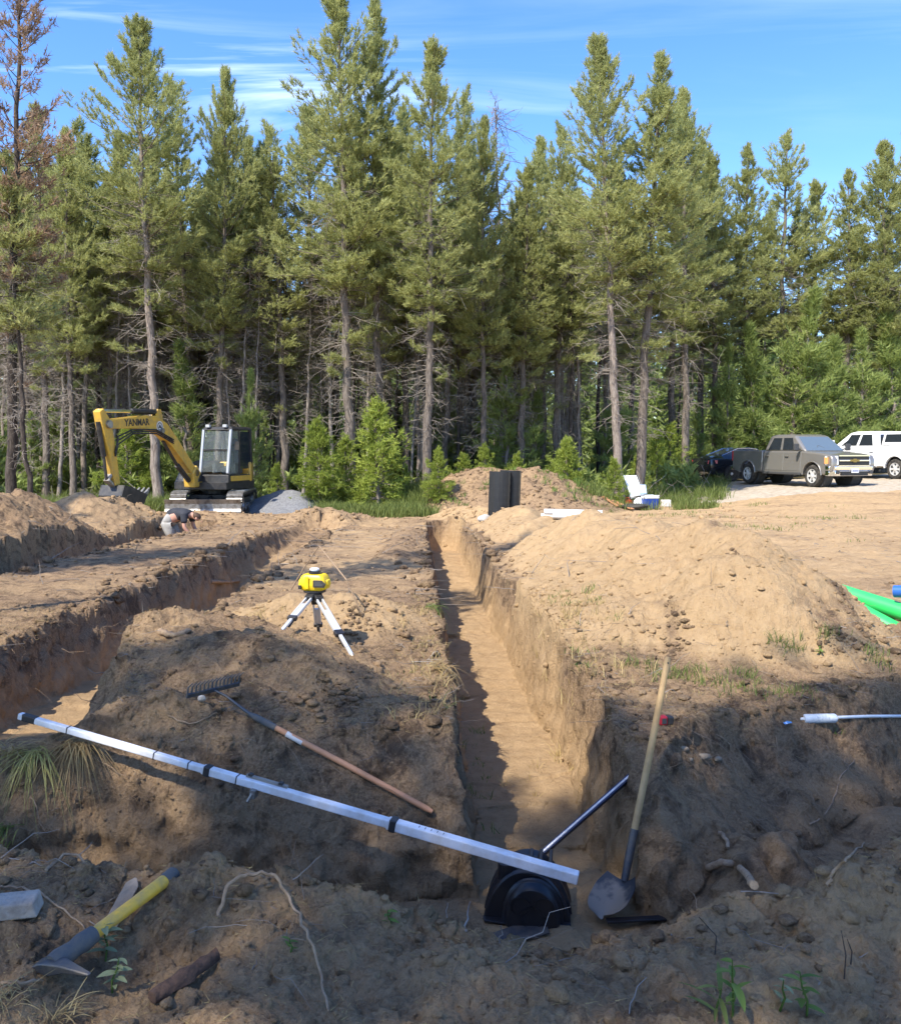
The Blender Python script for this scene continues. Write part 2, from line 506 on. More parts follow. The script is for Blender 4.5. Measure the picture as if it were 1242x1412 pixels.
def base_h(x, y):
    r = sst(1.5, 9.5, x)
    left = -0.020*np.maximum(0, y-8) * (1 - sst(30, 34, y)*0.25)
    left = np.maximum(left, -0.50)
    right = -0.012*np.maximum(0, y-9)
    right = np.maximum(right, -0.28) + 0.42*sst(8.0, 13.0, x)*sst(18, 33, y) + 0.25*sst(13.0, 20.0, x)*sst(18, 36, y)
    h = left*(1-r) + right*r
    h = h + 0.05*pn(x*0.23, y*0.23, 3)*sst(3, 9, y)
    return h

# trench axes: points, half width, depth, wall width
MAIN = [(0.535, 3.7), (0.09, 15.0), (-0.15, 22.5)]
CROSS_L = [(0.52, 3.74), (-0.9, 3.80), (-1.7, 3.85), (-3.2, 3.72)]
CROSS_R = [(0.55, 3.70), (0.95, 3.55), (1.85, 4.18), (5.2, 6.6)]
LEFT = [(-2.55, 4.9), (-2.95, 6.4), (-3.02, 9.0), (-3.25, 15.0), (-3.2, 21.5)]
FAR = [(-6.25, 4.0), (-6.25, 22.3)]

def trench_sdf(x, y):
    wob = 0.075*pn(x*1.3, y*1.3, 21) + 0.022*pn(x*3.6, y*3.6, 22) + 0.005*pn(x*11, y*11, 23)
    out = {}
    d, p = seg_dist(x, y, MAIN); out['main'] = (d - 0.335 + wob*0.75, 0.70 + 0*x, np.interp(y, [3.5,5.0,7,22], [0.10,0.12,0.13,0.15]))
    d, p = seg_dist(x, y, CROSS_L); out['crossl'] = (d - interp_par(p, [0.60,0.56,0.46,0.32]) + wob, interp_par(p, [0.70,0.68,0.64,0.50]), np.where(y > 3.9, 0.50, 0.22))
    d, p = seg_dist(x, y, CROSS_R); out['crossr'] = (d - interp_par(p, [0.3,0.36,0.40,0.4]) + wob*1.2, interp_par(p, [0.70,0.68,0.66,0.66]), np.where((x > 1.0) & (y > 3.55+0.75*(x-0.95)), 0.30 + 0.25*np.exp(-((x-1.55)/0.5)**2), 0.24))
    d, p = seg_dist(x, y, LEFT); out['left'] = (d - 0.32 + wob*1.3, interp_par(p, [0.10,0.48,0.66,0.66,0.12]), np.where(x < interp_par(p, [-2.55,-2.95,-3.02,-3.25,-3.2]), 0.24, 0.36))
    d, p = seg_dist(x, y, FAR); out['far'] = (d - 0.34 + wob*1.3, 0.62 + 0*x, 0.20 + 0*x)
    return out

# heaps: name -> function giving height above the ground
def ridge(x, y, pts, hs, slope, ss=0.22):
    """heap with a rounded crest along a polyline: height falls by slope per metre"""
    d, p = seg_dist(x, y, pts)
    h = interp_par(p, hs) + ss*0.45 - slope*np.sqrt(d*d + ss*ss)
    return h
def softpos(h, k=0.06):
    return np.where(h > k, h, np.where(h < -k, 0, (h+k)**2/(4*k)))

def heap_sand(x, y):
    n = 0.11*pn(x*1.1, y*1.1, 31) + 0.06*pn(x*2.7, y*2.7, 32) + 0.035*np.abs(pn(x*6.3, y*6.3, 33)) + 0.016*np.abs(pn(x*15, y*15, 29))
    xc_ = np.interp(y, [7.35, 9.0, 11.0, 13.0, 14.6], [2.55, 2.42, 2.28, 2.1, 1.95])
    x0_ = x; x = np.where(x > xc_, xc_+(x-xc_)*1.4, x)
    h = ridge(x, y, [(2.55,7.45),(2.42,9.0),(2.28,11.0),(2.1,13.0),(1.95,14.6)], [0.80,0.82,0.77,0.70,0.54], 0.60)
    x = x0_
    h2 = ridge(x, y, [(1.55,7.3),(1.45,9.5)], [0.30,0.36], 0.42)
    h = np.maximum(h, h2) + n*np.clip(h*2+0.35, 0.15, 1)
    return softpos(h)
def heap_sand_far(x, y):
    n = 0.10*pn(x*1.2, y*1.2, 34) + 0.05*pn(x*3.1, y*3.1, 35)
    h = ridge(x, y, [(1.55,16.4),(1.50,19.8)], [0.36,0.62], 0.62)
    h = np.maximum(h, ridge(x, y, [(1.7,16.7),(3.2,16.8)], [0.42,0.30], 0.5))
    h2 = ridge(x, y, [(0.2,24.2),(1.5,21.5)], [0.34,0.42], 0.5)
    h = np.maximum(h, h2) + n*np.clip(h*2+0.3, 0.1, 1)
    return softpos(h)
def heap_earth_far(x, y):
    n = 0.16*pn(x*0.9, y*0.9, 36) + 0.09*pn(x*2.3, y*2.3, 37)
    h = ridge(x, y, [(0.6,29.0),(2.6,28.4)], [1.26,1.28], 0.50, 0.5)
    h2 = ridge(x, y, [(2.8,28.2),(4.3,27.6)], [0.85,0.35], 0.42)
    h = np.maximum(h, h2) + n*np.clip(h*2, 0, 1)
    return softpos(h)
def heap_gravel(x, y):
    n = 0.05*pn(x*1.5, y*1.5, 38)
    return softpos(ridge(x, y, [(-5.25,28.2),(-4.9,27.8)], [0.72,0.68], 0.52, 0.3) + n)
def heap_left(x, y):
    n = 0.16*pn(x*0.8, y*0.8, 41) + 0.11*pn(x*2.2, y*2.2, 42) + 0.07*np.abs(pn(x*4.5, y*4.5, 43)) + 0.03*pn(x*11, y*11, 44)
    h = ridge(x, y, [(-7.9,6.0),(-7.9,12.0),(-7.85,16.5),(-7.9,17.8)], [0.85,0.80,0.86,0.5], 0.58)
    return softpos(h + n*np.clip(h*2+0.2, 0, 1))
def heap_left_far(x, y):
    n = 0.13*pn(x*0.9, y*0.9, 44) + 0.09*pn(x*2.4, y*2.4, 45) + 0.05*np.abs(pn(x*5.5, y*5.5, 46))
    h = ridge(x, y, [(-8.0,19.6),(-7.7,21.5)], [0.78,0.55], 0.50)
    return softpos(h + n*np.clip(h*2+0.2, 0, 1))
def heap_mound(x, y):
    n = 0.06*pn(x*1.6, y*1.6, 46) + 0.035*pn(x*4.2, y*4.2, 47) + 0.016*pn(x*10, y*10, 48)
    h = ridge(x, y, [(-1.80,6.15),(-1.25,5.75),(-0.85,5.45),(-0.45,5.2)], [0.36,0.32,0.20,0.04], 0.36, 0.28)
    h2 = ridge(x, y, [(-2.3,4.62),(-1.6,4.85)], [0.10,0.15], 0.32, 0.3)
    h = np.maximum(h, h2) + n*np.clip(h*3+0.3, 0, 1)
    return softpos(h, 0.05)
def heap_small(x, y):
    n = 0.06*pn(x*2.2, y*2.2, 51) + 0.03*pn(x*5.5, y*5.5, 52)
    h = ridge(x, y, [(-1.35,7.75),(-0.85,7.7)], [0.25,0.26], 0.45, 0.2)
    return softpos(h + n*np.clip(h*3+0.2, 0, 1), 0.05)
def heap_mid(x, y):
    n = 0.10*pn(x*1.5, y*1.5, 53) + 0.05*pn(x*4, y*4, 54)
    h = ridge(x, y, [(-3.6,22.4),(-2.9,22.4),(-2.4,22.8)], [0.36,0.40,0.2], 0.45)
    return softpos(h + n*np.clip(h*2, 0, 1), 0.05)
def heap_mid2(x, y):
    n = 0.10*pn(x*1.5, y*1.5, 55) + 0.05*pn(x*4, y*4, 56)
    h = ridge(x, y, [(-7.2,23.2),(-6.2,23.4),(-5.0,23.6)], [0.22,0.2,0.12], 0.4)
    return softpos(h + n*np.clip(h*2, 0, 1), 0.05)
def heap_lip(x, y):
    n = 0.05*pn(x*3, y*3, 57)
    h3 = ridge(x, y, [(-0.86,13.6),(-0.80,17.5)], [0.10,0.17], 0.4, 0.15)
    return softpos(h3 + n*np.clip(h3*3, 0, 1), 0.04)

HEAPS = [
 ('sand_heap', heap_sand, 'long heap of bright tan sand along the right of the main trench', 1.0),
 ('sand_heap', heap_sand_far, 'low orange sand heap in front of the standing black chambers', 0.86),
 ('earth_heap', heap_earth_far, 'weathered brown earth heap with grass tufts behind the black chambers', 0.22),
 ('gravel_heap', heap_gravel, 'smooth grey gravel heap beside the tracked digger', -1),
 ('earth_heap', heap_left, 'tall brown earth heap beyond the farthest trench under the leaning trunk', 0.20),
 ('earth_heap', heap_left_far, 'small tan earth heap in front of the digger bucket', 0.48),
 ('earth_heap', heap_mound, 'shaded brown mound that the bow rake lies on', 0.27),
 ('sand_heap', heap_small, 'small sunlit sand heap behind the survey tripod', 0.92),
 ('earth_heap', heap_mid, 'low heap of dark spoil in front of the gravel heap', 0.45),
 ('earth_heap', heap_mid2, 'low dark spoil ridge in front of the digger blade', 0.40),
 ('earth_heap', heap_lip, 'narrow bank of rooty dark spoil on the left lip of the main trench', 0.22),
]

def fine_rough(x, y):
    near = 1 - sst(6, 16, y)
    r = 0.030*fbm(x*2.1, y*2.1, 3, 61) + near*(0.020*np.abs(fbm(x*7, y*7, 3, 65))
        + 0.012*np.abs(fbm(x*21, y*21, 3, 69)) + 0.005*pn(x*70, y*70, 70))
    # scattered lumps
    c = pn(x*13, y*13, 71); c2 = pn(x*27, y*27, 72)
    r = r + near*(0.030*np.clip(c-0.35, 0, 1) + 0.018*np.clip(c2-0.4, 0, 1))
    # blade streaks on the graded strip between the trenches
    st = (x > -3.6) & (x < -0.2)
    r = r + 0.022*pn(x*0.9, y*3.4, 75)*sst(8, 11, y)*np.where(st, 1, 0.4)
    return r

def surface(x, y, full=False):
    x = np.asarray(x, dtype=np.float64); y = np.asarray(y, dtype=np.float64)
    b = base_h(x, y)
    rough = fine_rough(x, y)
    # near rim and foreground lumps
    fg = 1 - sst(2.7, 3.4, y - 0.12*np.clip(x-0.5, 0, 3))
    b = b + fg*(0.07*pn(x*1.7, y*1.7, 81) + 0.045*pn(x*3.9, y*3.9, 82) + 0.03*np.abs(pn(x*8, y*8, 83)) - 0.02)
    b = b + 0.12*np.exp(-((x+0.78)/0.28)**2-((y-2.98)/0.22)**2)          # lumps on the near rim
    b = b + 0.10*np.exp(-((x+1.55)/0.35)**2-((y-3.02)/0.25)**2)
    b = b + 0.10*np.exp(-((x-1.75)/0.6)**2-((y-3.15)/0.35)**2)
    b = b - 0.07*np.exp(-((x-0.45)/0.55)**2-((y-2.9)/0.25)**2)
    heaps = [h(x, y) for _, h, _, _ in HEAPS]
    tot = np.zeros_like(x)
    for h in heaps: tot = np.maximum(tot, h)
    z0 = b + tot + rough
    T = trench_sdf(x, y)
    # lip of rooty clods beside each trench
    carve = np.zeros_like(x); dm = np.full(x.shape, 9.0); wid = np.zeros_like(x); dep = np.zeros_like(x)
    tid = np.zeros(x.shape, dtype=np.int8)
    for i, (k, (d, D, w)) in enumerate(T.items()):
        D = np.where(tot > 0, D + tot*0.9, D)
        ex_ = np.where((y > 3.9) & (k == 'crossl'), 0.62, np.where((k == 'crossr') & (x > 1.0), 0.9, 1.35))
        c = D*(1 - np.clip(d/w, 0, 1)**ex_)
        c = np.where(d < 0, D, c)
        kk = c > carve
        tid = np.where(kk, i+1, tid)
        carve = np.maximum(carve, c)
        kd = (d - w) < dm
        wid = np.where(kd, w, wid); dep = np.where(kd, D, dep)
        dm = np.minimum(dm, d - w)
    lip = np.exp(-np.clip(dm, 0, 9)/0.16)*(dm > -0.02)
    lipn = 0.05*pn(x*3.2, y*3.2, 91) + 0.035*np.abs(pn(x*8.5, y*8.5, 92))
    lipside = np.where((tid == 0), 1.0, 1.0)
    rim = z0 + lip*np.clip(lipn, -0.02, 0.12)
    floor_rough = 0.02*pn(x*2.5, y*2.5, 95) + 0.020*pn(x*2.0, y*5.5, 96) + 0.010*np.abs(pn(x*9, y*9, 99)) + 0.05*np.floor(0.9*pn(x*0.3, y*0.55, 100)*3)/3
    frac = np.clip(carve/np.maximum(dep, 0.05), 0, 1)
    z = rim - carve + frac*(floor_rough - rough*0.8)
    # slumped clods at the foot of the right bank and the left bank of the main trench
    sl = np.exp(-((x-1.55)/0.42)**2-((y-4.32)/0.30)**2)*(0.30+0.10*pn(x*5, y*5, 97)+0.06*pn(x*12, y*12, 98))
    sl = sl + np.exp(-((x-2.6)/0.5)**2-((y-4.95)/0.22)**2)*0.16
    z = z + sl*np.clip(frac*1.4, 0, 1)
    if full:
        return z, dict(b=b, tot=tot, heaps=heaps, carve=carve, frac=frac, tid=tid, dm=dm, lip=lip, rough=rough)
    return z

def H(x, y):
    return float(surface(np.array([x]), np.array([y]))[0])

# ---- grid
def rows():
    r = list(np.linspace(-160, -12, 12)) + list(np.linspace(-10, 1.4, 20))
    r += list(np.arange(1.5, 2.25, 0.018))
    r += list(np.arange(2.25, 5.5, 0.0068))
    y = 5.5; s = 0.0075
    while y < 32:
        r.append(y); s = min(s*1.012, 0.0042*y+0.0005); y += s
    while y < 70:
        r.append(y); y += 0.3 + (y-32)*0.03
    while y < 900:
        r.append(y); y *= 1.15
    return np.array(r)
RY = rows()
NI = 820
u = np.linspace(-1, 1, NI)
edge = np.array([1.25, 1.7, 2.6, 4.5, 9, 20])
U = np.concatenate([-edge[::-1], u, edge])
W = np.where(RY < 60, 0.55*np.maximum(RY, 2.0) + 0.75, 0.55*60+0.75 + (RY-60)*0.4)
GX = U[None, :]*W[:, None]
GY = np.repeat(RY[:, None], len(U), axis=1)
GZ, INF = surface(GX, GY, True)
# sideways displacement: lumpy, slightly overhanging walls
dzy, dzx = np.gradient(GZ)
gx = dzx/np.maximum(np.gradient(GX, axis=1), 1e-6); gy = dzy/np.maximum(np.gradient(GY, axis=0), 1e-6)
nl = np.sqrt(gx*gx+gy*gy+1)
steep = np.clip((nl-1.15)/1.2, 0, 1)*(GY > 2)*(GY < 24)
q = 0.045*pn3(GX*6, GY*6, GZ*7, 1) + 0.028*pn3(GX*14, GY*14, GZ*14, 2) + 0.018*np.abs(pn3(GX*32, GY*32, GZ*32, 3)) + 0.008*pn3(GX*70, GY*70, GZ*70, 4)
q = q*steep
VX = GX - q*gx/nl; VY = GY - q*gy/nl; VZ = GZ + q/nl

# ---- soil zones
sand = 0.34 + 0.30*pn(GX*0.8, GY*0.8, 101) + 0.16*pn(GX*2.6, GY*2.6, 102)
sand = sand + 0.18*pn(GX*0.5, GY*2.8, 103)*sst(7, 10, GY)
sand = sand + 0.52*sst(3.4, 5.2, GX)*sst(6.2, 7.6, GY)*(GY < 40)            # open sandy yard to the right
sand = np.where(GY < 3.6, 0.42 + 0.30*pn(GX*1.4, GY*1.4, 104) + 0.22*np.exp(-((GX+0.1)/0.8)**2-((GY-2.7)/0.4)**2)
                + 0.35*np.exp(-((GX-1.5)/0.7)**2-((GY-2.95)/0.5)**2), sand)
sand = sand + 0.25*sst(9, 12, GY)*(GX > -3.0)*(GX < 1.0)
sand = sand - 0.45*np.clip(INF['lip']*1.3, 0, 1)*np.clip(0.5+1.2*pn(GX*2.2, GY*2.2, 110), 0, 1)*(GY > 3.3)
for (nm, _, _, sv), hh in zip(HEAPS, INF['heaps']):
    k = np.clip(hh/0.10, 0, 1)*(hh >= INF['tot']-1e-6)
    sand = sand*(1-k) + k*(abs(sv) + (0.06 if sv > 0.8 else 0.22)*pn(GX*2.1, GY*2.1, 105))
for px0, py0, sx0, sy0 in ((1.66,6.75,0.09,0.35),(1.60,6.25,0.16,0.16),(2.80,6.55,0.22,0.20),(3.05,6.9,0.12,0.5),(2.5,8.4,0.10,0.15)):
    sand = sand - 1.1*np.exp(-((GX-px0)/sx0)**2-((GY-py0)/sy0)**2)*np.clip(0.6+1.2*pn(GX*6, GY*6, 109), 0, 1)      # dark topsoil caught in the sand
rimz = GZ + INF['carve']
dpt = INF['carve']
orange = np.clip(INF['frac']*1.0, 0, 1)*sst(0.12, 0.34, dpt)*0.65
inm = np.isin(INF['tid'], (1,))
wall_dark = (dpt > 0.015)*(1 - sst(0.16, 0.36, dpt + 0.10*pn(GX*4, GY*4, 106)))
heapwall = np.clip(INF['tot']/0.1, 0, 1)
sand = np.where(dpt > 0.01, sand*(1-wall_dark*(1-heapwall)) + 0.10*wall_dark*(1-heapwall), sand)
fl = sst(0.25, 0.5, dpt)
sand = sand*(1-fl) + fl*np.where(np.isin(INF['tid'], (1, 4)), 0.92, 0.42)
orange = np.where(np.isin(INF['tid'], (2, 3)), orange*0.55, orange)
floorm = np.clip(INF['frac'], 0, 1)**6
orange = orange*(1 - 0.45*floorm*(GY < 20))
duff = sst(29.5, 32.5, GY + 1.2*pn(GX*0.4, GY*0.4, 107))*(1-sst(8.2, 9.6, GX)*(1-sst(39, 41, GY)))
duff = np.maximum(duff, 0.45*np.clip(INF['lip'], 0, 1)*(GY < 24)*(INF['tot'] < 0.02)*np.clip(0.5+pn(GX*2, GY*2, 108), 0, 1))
SOILC = np.stack([np.clip(sand, 0, 1), np.clip(orange, 0, 1), np.clip(duff, 0, 1)], axis=-1).astype(np.float32)

# ---- split the one surface among its owners
nr, nc = GX.shape
idx = np.arange(nr*nc, dtype=np.int32).reshape(nr, nc)
quads = np.stack([idx[:-1,:-1], idx[:-1,1:], idx[1:,1:], idx[1:,:-1]], axis=-1).reshape(-1, 4)
def qmean(a): return (0.25*(a[:-1,:-1]+a[:-1,1:]+a[1:,1:]+a[1:,:-1])).ravel()
owner = np.zeros(len(quads), dtype=np.int32)
hq = [qmean(h) for h in INF['heaps']]
tq = qmean(INF['tot']); cq = qmean(INF['carve'])
for i, h in enumerate(hq):
    owner[(h > 0.035) & (h >= tq-1e-5)] = 10+i
tidq = INF['tid'][:-1,:-1].ravel()
gyq = qmean(GY); gxq = qmean(GX)
tm = cq > 0.05
owner[tm] = tidq[tm]
owner[tm & (tidq == 3)] = 2
lot = (gxq > 8.6 + 0.5*pn(gxq*0.6, gyq*0.6, 111)) & (gyq > 30.2 + 0.4*pn(gxq*0.7, gyq*0.7, 112)) & (gyq < 40.5) & (owner == 0)
owner[lot] = 30

GRAVEL = mat('grey_gravel', (0.20,0.20,0.205), 0.9, spec=0.2, noise=(16, (0.11,0.11,0.115), 0.9), bump=0.8, bscale=40)
LOT = mat('pale_gravel', (0.42,0.36,0.275), 0.95, spec=0.2, noise=(6, (0.30,0.235,0.165), 0.9), bump=0.6, bscale=30)
PV = np.stack([VX.ravel(), VY.ravel(), VZ.ravel()], axis=1).astype(np.float32)
SCF = SOILC.reshape(-1, 3)
def own_mesh(name, mask, mt):
    f = quads[mask]
    if len(f) == 0: return None
    uq, inv = np.unique(f.ravel(), return_inverse=True)
    return tri_mesh(name, PV[uq], inv.reshape(-1, 4), mt, tint=SCF[uq], smooth=True, attr='soil')
o = own_mesh('ground', owner == 0, SOIL); tag(o, 'churned brown and tan soil of the building plot', 'ground', kind='structure')
o = own_mesh('gravel_drive', owner == 30, LOT); tag(o, 'pale gravel parking strip under the pickups', 'gravel drive', kind='structure')
TL = {1: 'long straight main trench running away to the earth heap', 2: 'shaded cross trench in front of the mound',
      4: 'curving trench between the graded strip and the shaded mound', 5: 'farthest trench that the crouching person works in'}
for k in (1, 2, 4, 5):
    o = own_mesh('trench', owner == k, SOIL); tag(o, TL[k], 'trench', kind='structure')
for i, (nm, _, lab, sv) in enumerate(HEAPS):
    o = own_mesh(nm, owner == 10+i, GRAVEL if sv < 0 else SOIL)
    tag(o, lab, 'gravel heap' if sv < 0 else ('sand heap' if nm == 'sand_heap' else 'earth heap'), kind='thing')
# ================================================================== TREES
def tubes_np(paths, radii, n=3):
    """many polylines (N,k,3) with radii (N,k) -> triangle arrays"""
    paths = np.asarray(paths, dtype=np.float32); radii = np.asarray(radii, dtype=np.float32)
    N, k, _ = paths.shape
    t = np.gradient(paths, axis=1); t /= np.linalg.norm(t, axis=2, keepdims=True) + 1e-9
    ref = np.zeros_like(t); ref[..., 2] = 1
    flat = np.abs(t[..., 2]) > 0.9
    ref[flat] = (1, 0, 0)
    a = np.cross(t, ref); a /= np.linalg.norm(a, axis=2, keepdims=True) + 1e-9
    b = np.cross(t, a)
    vs = []
    for j in range(n):
        w = 2*pi*j/n
        vs.append(paths + (a*cos(w) + b*sin(w))*radii[..., None])
    V = np.stack(vs, axis=2).reshape(-1, 3)          # N,k,n
    base = (np.arange(N)[:, None]*k + np.arange(k-1)[None, :]).reshape(-1)*n
    F = []
    for j in range(n):
        j2 = (j+1) % n
        F.append(np.stack([base+j, base+j2, base+n+j2], axis=1)); F.append(np.stack([base+j, base+n+j2, base+n+j], axis=1))
    return V, np.concatenate(F)

def unit(v): return v/(np.linalg.norm(v, axis=-1, keepdims=True)+1e-9)

def blades_np(C, A, K, ln, wd, spread, rs, along=0.25):
    """K needle blades round each tuft centre C (N,3) with axis A (N,3)"""
    N = len(C)
    C = np.repeat(C, K, axis=0); A = np.repeat(A, K, axis=0)
    D = unit(A + rs.randn(N*K, 3)*spread)
    S = unit(np.cross(D, rs.randn(N*K, 3)))
    st = C + A*(rs.rand(N*K, 1)-0.5)*along
    L = ln*(0.6+0.7*rs.rand(N*K, 1)); w = wd*(0.7+0.6*rs.rand(N*K, 1))
    V = np.stack([st - S*w*0.5, st + S*w*0.5, st + D*L], axis=1).reshape(-1, 3)
    F = np.arange(N*K*3).reshape(-1, 3)
    return V, F

def make_tree(name, seed, Ht, cb, R, nb, tuft, K=13, ln=0.26, wd=0.034, spread=0.55, dead=105, r0=None, mats=('bark','needle','twig'),
              up=0.55, top=0.8, shape=0.8, dead_lo=0.14, bend=0.12, gap=0.38, curve=0.35, sides=10, deadlen=1.25):
    """three meshes: trunk, crown, dead branches; origin at the foot"""
    rs = np.random.RandomState(seed)
    r0 = r0 or Ht*0.0092
    k = 22
    hz = np.linspace(-0.25, Ht, k)
    bx = bend*np.sin(hz/Ht*3.1+rs.rand()*6)*hz/Ht*1.5 + 0.03*rs.randn(k)*(hz > 1); by = bend*np.sin(hz/Ht*2.3+rs.rand()*6)*hz/Ht*1.5 + 0.03*rs.randn(k)*(hz > 1)
    rad = r0*(1-np.clip(hz, 0, Ht)/Ht)**0.85 + 0.012
    rad = rad*(1 + 0.55*np.exp(-np.clip(hz+0.25, 0, 9)/0.35))
    tp = np.stack([bx, by, hz], axis=1)
    TV, TF = tubes_np(tp[None], rad[None], sides)
    def trunk_at(h):
        return np.stack([np.interp(h, hz, bx), np.interp(h, hz, by), h], axis=-1), np.interp(h, hz, rad)
    # live branches
    t = np.sort(rs.rand(nb)**1.3)
    t = t*0.985
    if cb > 0.2:                                             # a few live boughs hang below the crown
        nl_ = nb//18; t[:nl_] = -0.30*rs.rand(nl_)**1.3
    ph = 2.399963*np.arange(nb) + rs.randn(nb)*0.5
    prof = np.minimum(1, (1-t)**shape*1.12)*(0.62+0.38*np.clip(t*4, 0, 1))*np.where(t < 0, 0.8, 1)
    Lb = R*prof*(0.40+0.8*rs.rand(nb))
    lob = 1 + gap*np.sin(3*ph+seed) * (0.5+0.5*np.sin(t*9+seed))
    Lb = np.maximum(Lb*lob, 0.16)
    el = np.radians(-14 + 80*np.clip(t, 0, 1)**1.25*up/0.55 + rs.randn(nb)*9)
    h0 = Ht*(cb + (1-cb)*t)
    p0, _ = trunk_at(h0)
    dh = np.stack([np.cos(ph), np.sin(ph), 0*ph], axis=1)
    s = np.linspace(0, 1, 5)
    def at(i, q):
        """point and tangent on branch i at fraction q"""
        L = Lb[i]; e = el[i]
        d = dh[i]*np.cos(e)[:, None]
        pos = p0[i] + d*(L*q)[:, None]
        pos[:, 2] += L*(np.sin(e)*q + curve*q*q)
        tan_ = d.copy(); tan_[:, 2] = np.sin(e) + 2*curve*q
        return pos, unit(tan_)
    bi = np.repeat(np.arange(nb), 5)
    bp, _ = at(bi, np.tile(s, nb))
    bp = bp.reshape(nb, 5, 3) + rs.randn(nb, 5, 3)*0.02*s[None, :, None]
    br = (0.010 + 0.016*np.minimum(Lb, 2)/2)[:, None]*(1.05 - s[None, :])
    BV, BF = tubes_np(bp, br, 3)
    # tufts
    nt = np.maximum(2, (tuft*(0.35+Lb/R)*rs.uniform(0.6, 1.3, nb))).astype(int)
    ti = np.repeat(np.arange(nb), nt)
    q = 1 - rs.rand(len(ti))**1.35*0.72
    pos, tn = at(ti, q)
    side = np.cross(tn, np.array([0, 0, 1.0])); side = unit(side)
    lat = rs.uniform(-1, 1, len(ti))*(0.34*Lb[ti]*(1.15-q*0.75) + 0.08)
    pos = pos + side*lat[:, None]
    pos[:, 2] += rs.uniform(-0.06, 0.16, len(ti)) + 0.10*np.abs(lat)
    ax = unit(tn*1.0 + side*(np.sign(lat)*np.minimum(np.abs(lat)*2, 0.9))[:, None] + np.array([0, 0, top*0.5]) + rs.randn(len(ti), 3)*0.18)
    # leader
    m = 6
    lp = np.stack([np.interp(np.linspace(0.955, 0.995, m)*Ht, hz, bx), np.interp(np.linspace(0.955, 0.995, m)*Ht, hz, by), np.linspace(0.955, 0.995, m)*Ht], axis=1)
    pos = np.concatenate([pos, lp]); ax = np.concatenate([ax, np.tile([[0, 0, 1.0]], (m, 1)) + rs.randn(m, 3)*0.12])
    NV, NF = blades_np(pos, unit(ax), K, ln, wd, spread, rs, along=ln*1.1)
    tu = np.clip(0.5 + 0.28*rs.randn(len(pos)), 0, 1)
    tu = np.clip(tu + 0.35*pn3(pos[:,0]*0.9, pos[:,1]*0.9, pos[:,2]*0.9, seed), 0, 1)
    tint = np.concatenate([np.full(len(BV), 0.3), np.repeat(tu, K*3)])
    CV = np.concatenate([BV, NV]); CF = np.concatenate([BF, NF+len(BV)])
    mi = np.concatenate([np.zeros(len(BF), int), np.ones(len(NF), int)])
    tr = thing(name, '', 'tree')
    a = tri_mesh('trunk', TV, TF, M[mats[0]], tr, smooth=True)
    b = tri_mesh('crown', CV, CF, [M[mats[0]], M[mats[1]]], tr, tint=tint, mi=mi)
    if dead:
        hh = Ht*rs.uniform(dead_lo, cb+0.22, dead)
        ph = rs.rand(dead)*2*pi
        Ld = (0.35 + deadlen*rs.rand(dead)**1.5)*np.clip(hh/(Ht*cb+0.1)+0.15, 0.35, 1)
        p0d, rd = trunk_at(hh)
        dd = np.stack([np.cos(ph), np.sin(ph), rs.uniform(-0.45, 0.25, dead)], axis=1)
        s6 = np.linspace(0, 1, 6)
        pts = p0d[:, None, :] + dd[:, None, :]*(Ld[:, None]*s6[None])[..., None]
        pts[..., 2] += (rs.uniform(-0.5, 0.25, dead)[:, None]*Ld[:, None])*s6[None]**2
        pts += np.cumsum(rs.randn(dead, 6, 3)*0.05, axis=1)*s6[None, :, None]
        V1, F1 = tubes_np(pts, (0.010+0.005*rs.rand(dead))[:, None]*(1.1-s6[None]*0.75), 3)
        ns = dead*6
        ii = rs.randint(0, dead, ns); qq = rs.uniform(0.25, 1, ns)
        j = np.clip((qq*5).astype(int), 0, 4); fr = (qq*5-j)[:, None]
        st = pts[ii, j]*(1-fr) + pts[ii, j+1]*fr
        d2 = unit(dd[ii] + rs.randn(ns, 3)*0.7); l2 = (0.2+0.5*rs.rand(ns))*np.minimum(Ld[ii], 1.2)
        s4 = np.linspace(0, 1, 4)
        p2 = st[:, None, :] + d2[:, None, :]*(l2[:, None]*s4[None])[..., None]
        p2[..., 2] += (rs.uniform(-0.35, 0.2, ns)*l2)[:, None]*s4[None]**2
        V2, F2 = tubes_np(p2, np.full((ns, 4), 0.006)*(1.15-s4[None]*0.5), 3)
        tri_mesh('dead_branches', np.concatenate([V1, V2]), np.concatenate([F1, F2+len(V1)]), M[mats[2]], tr)
    return tr

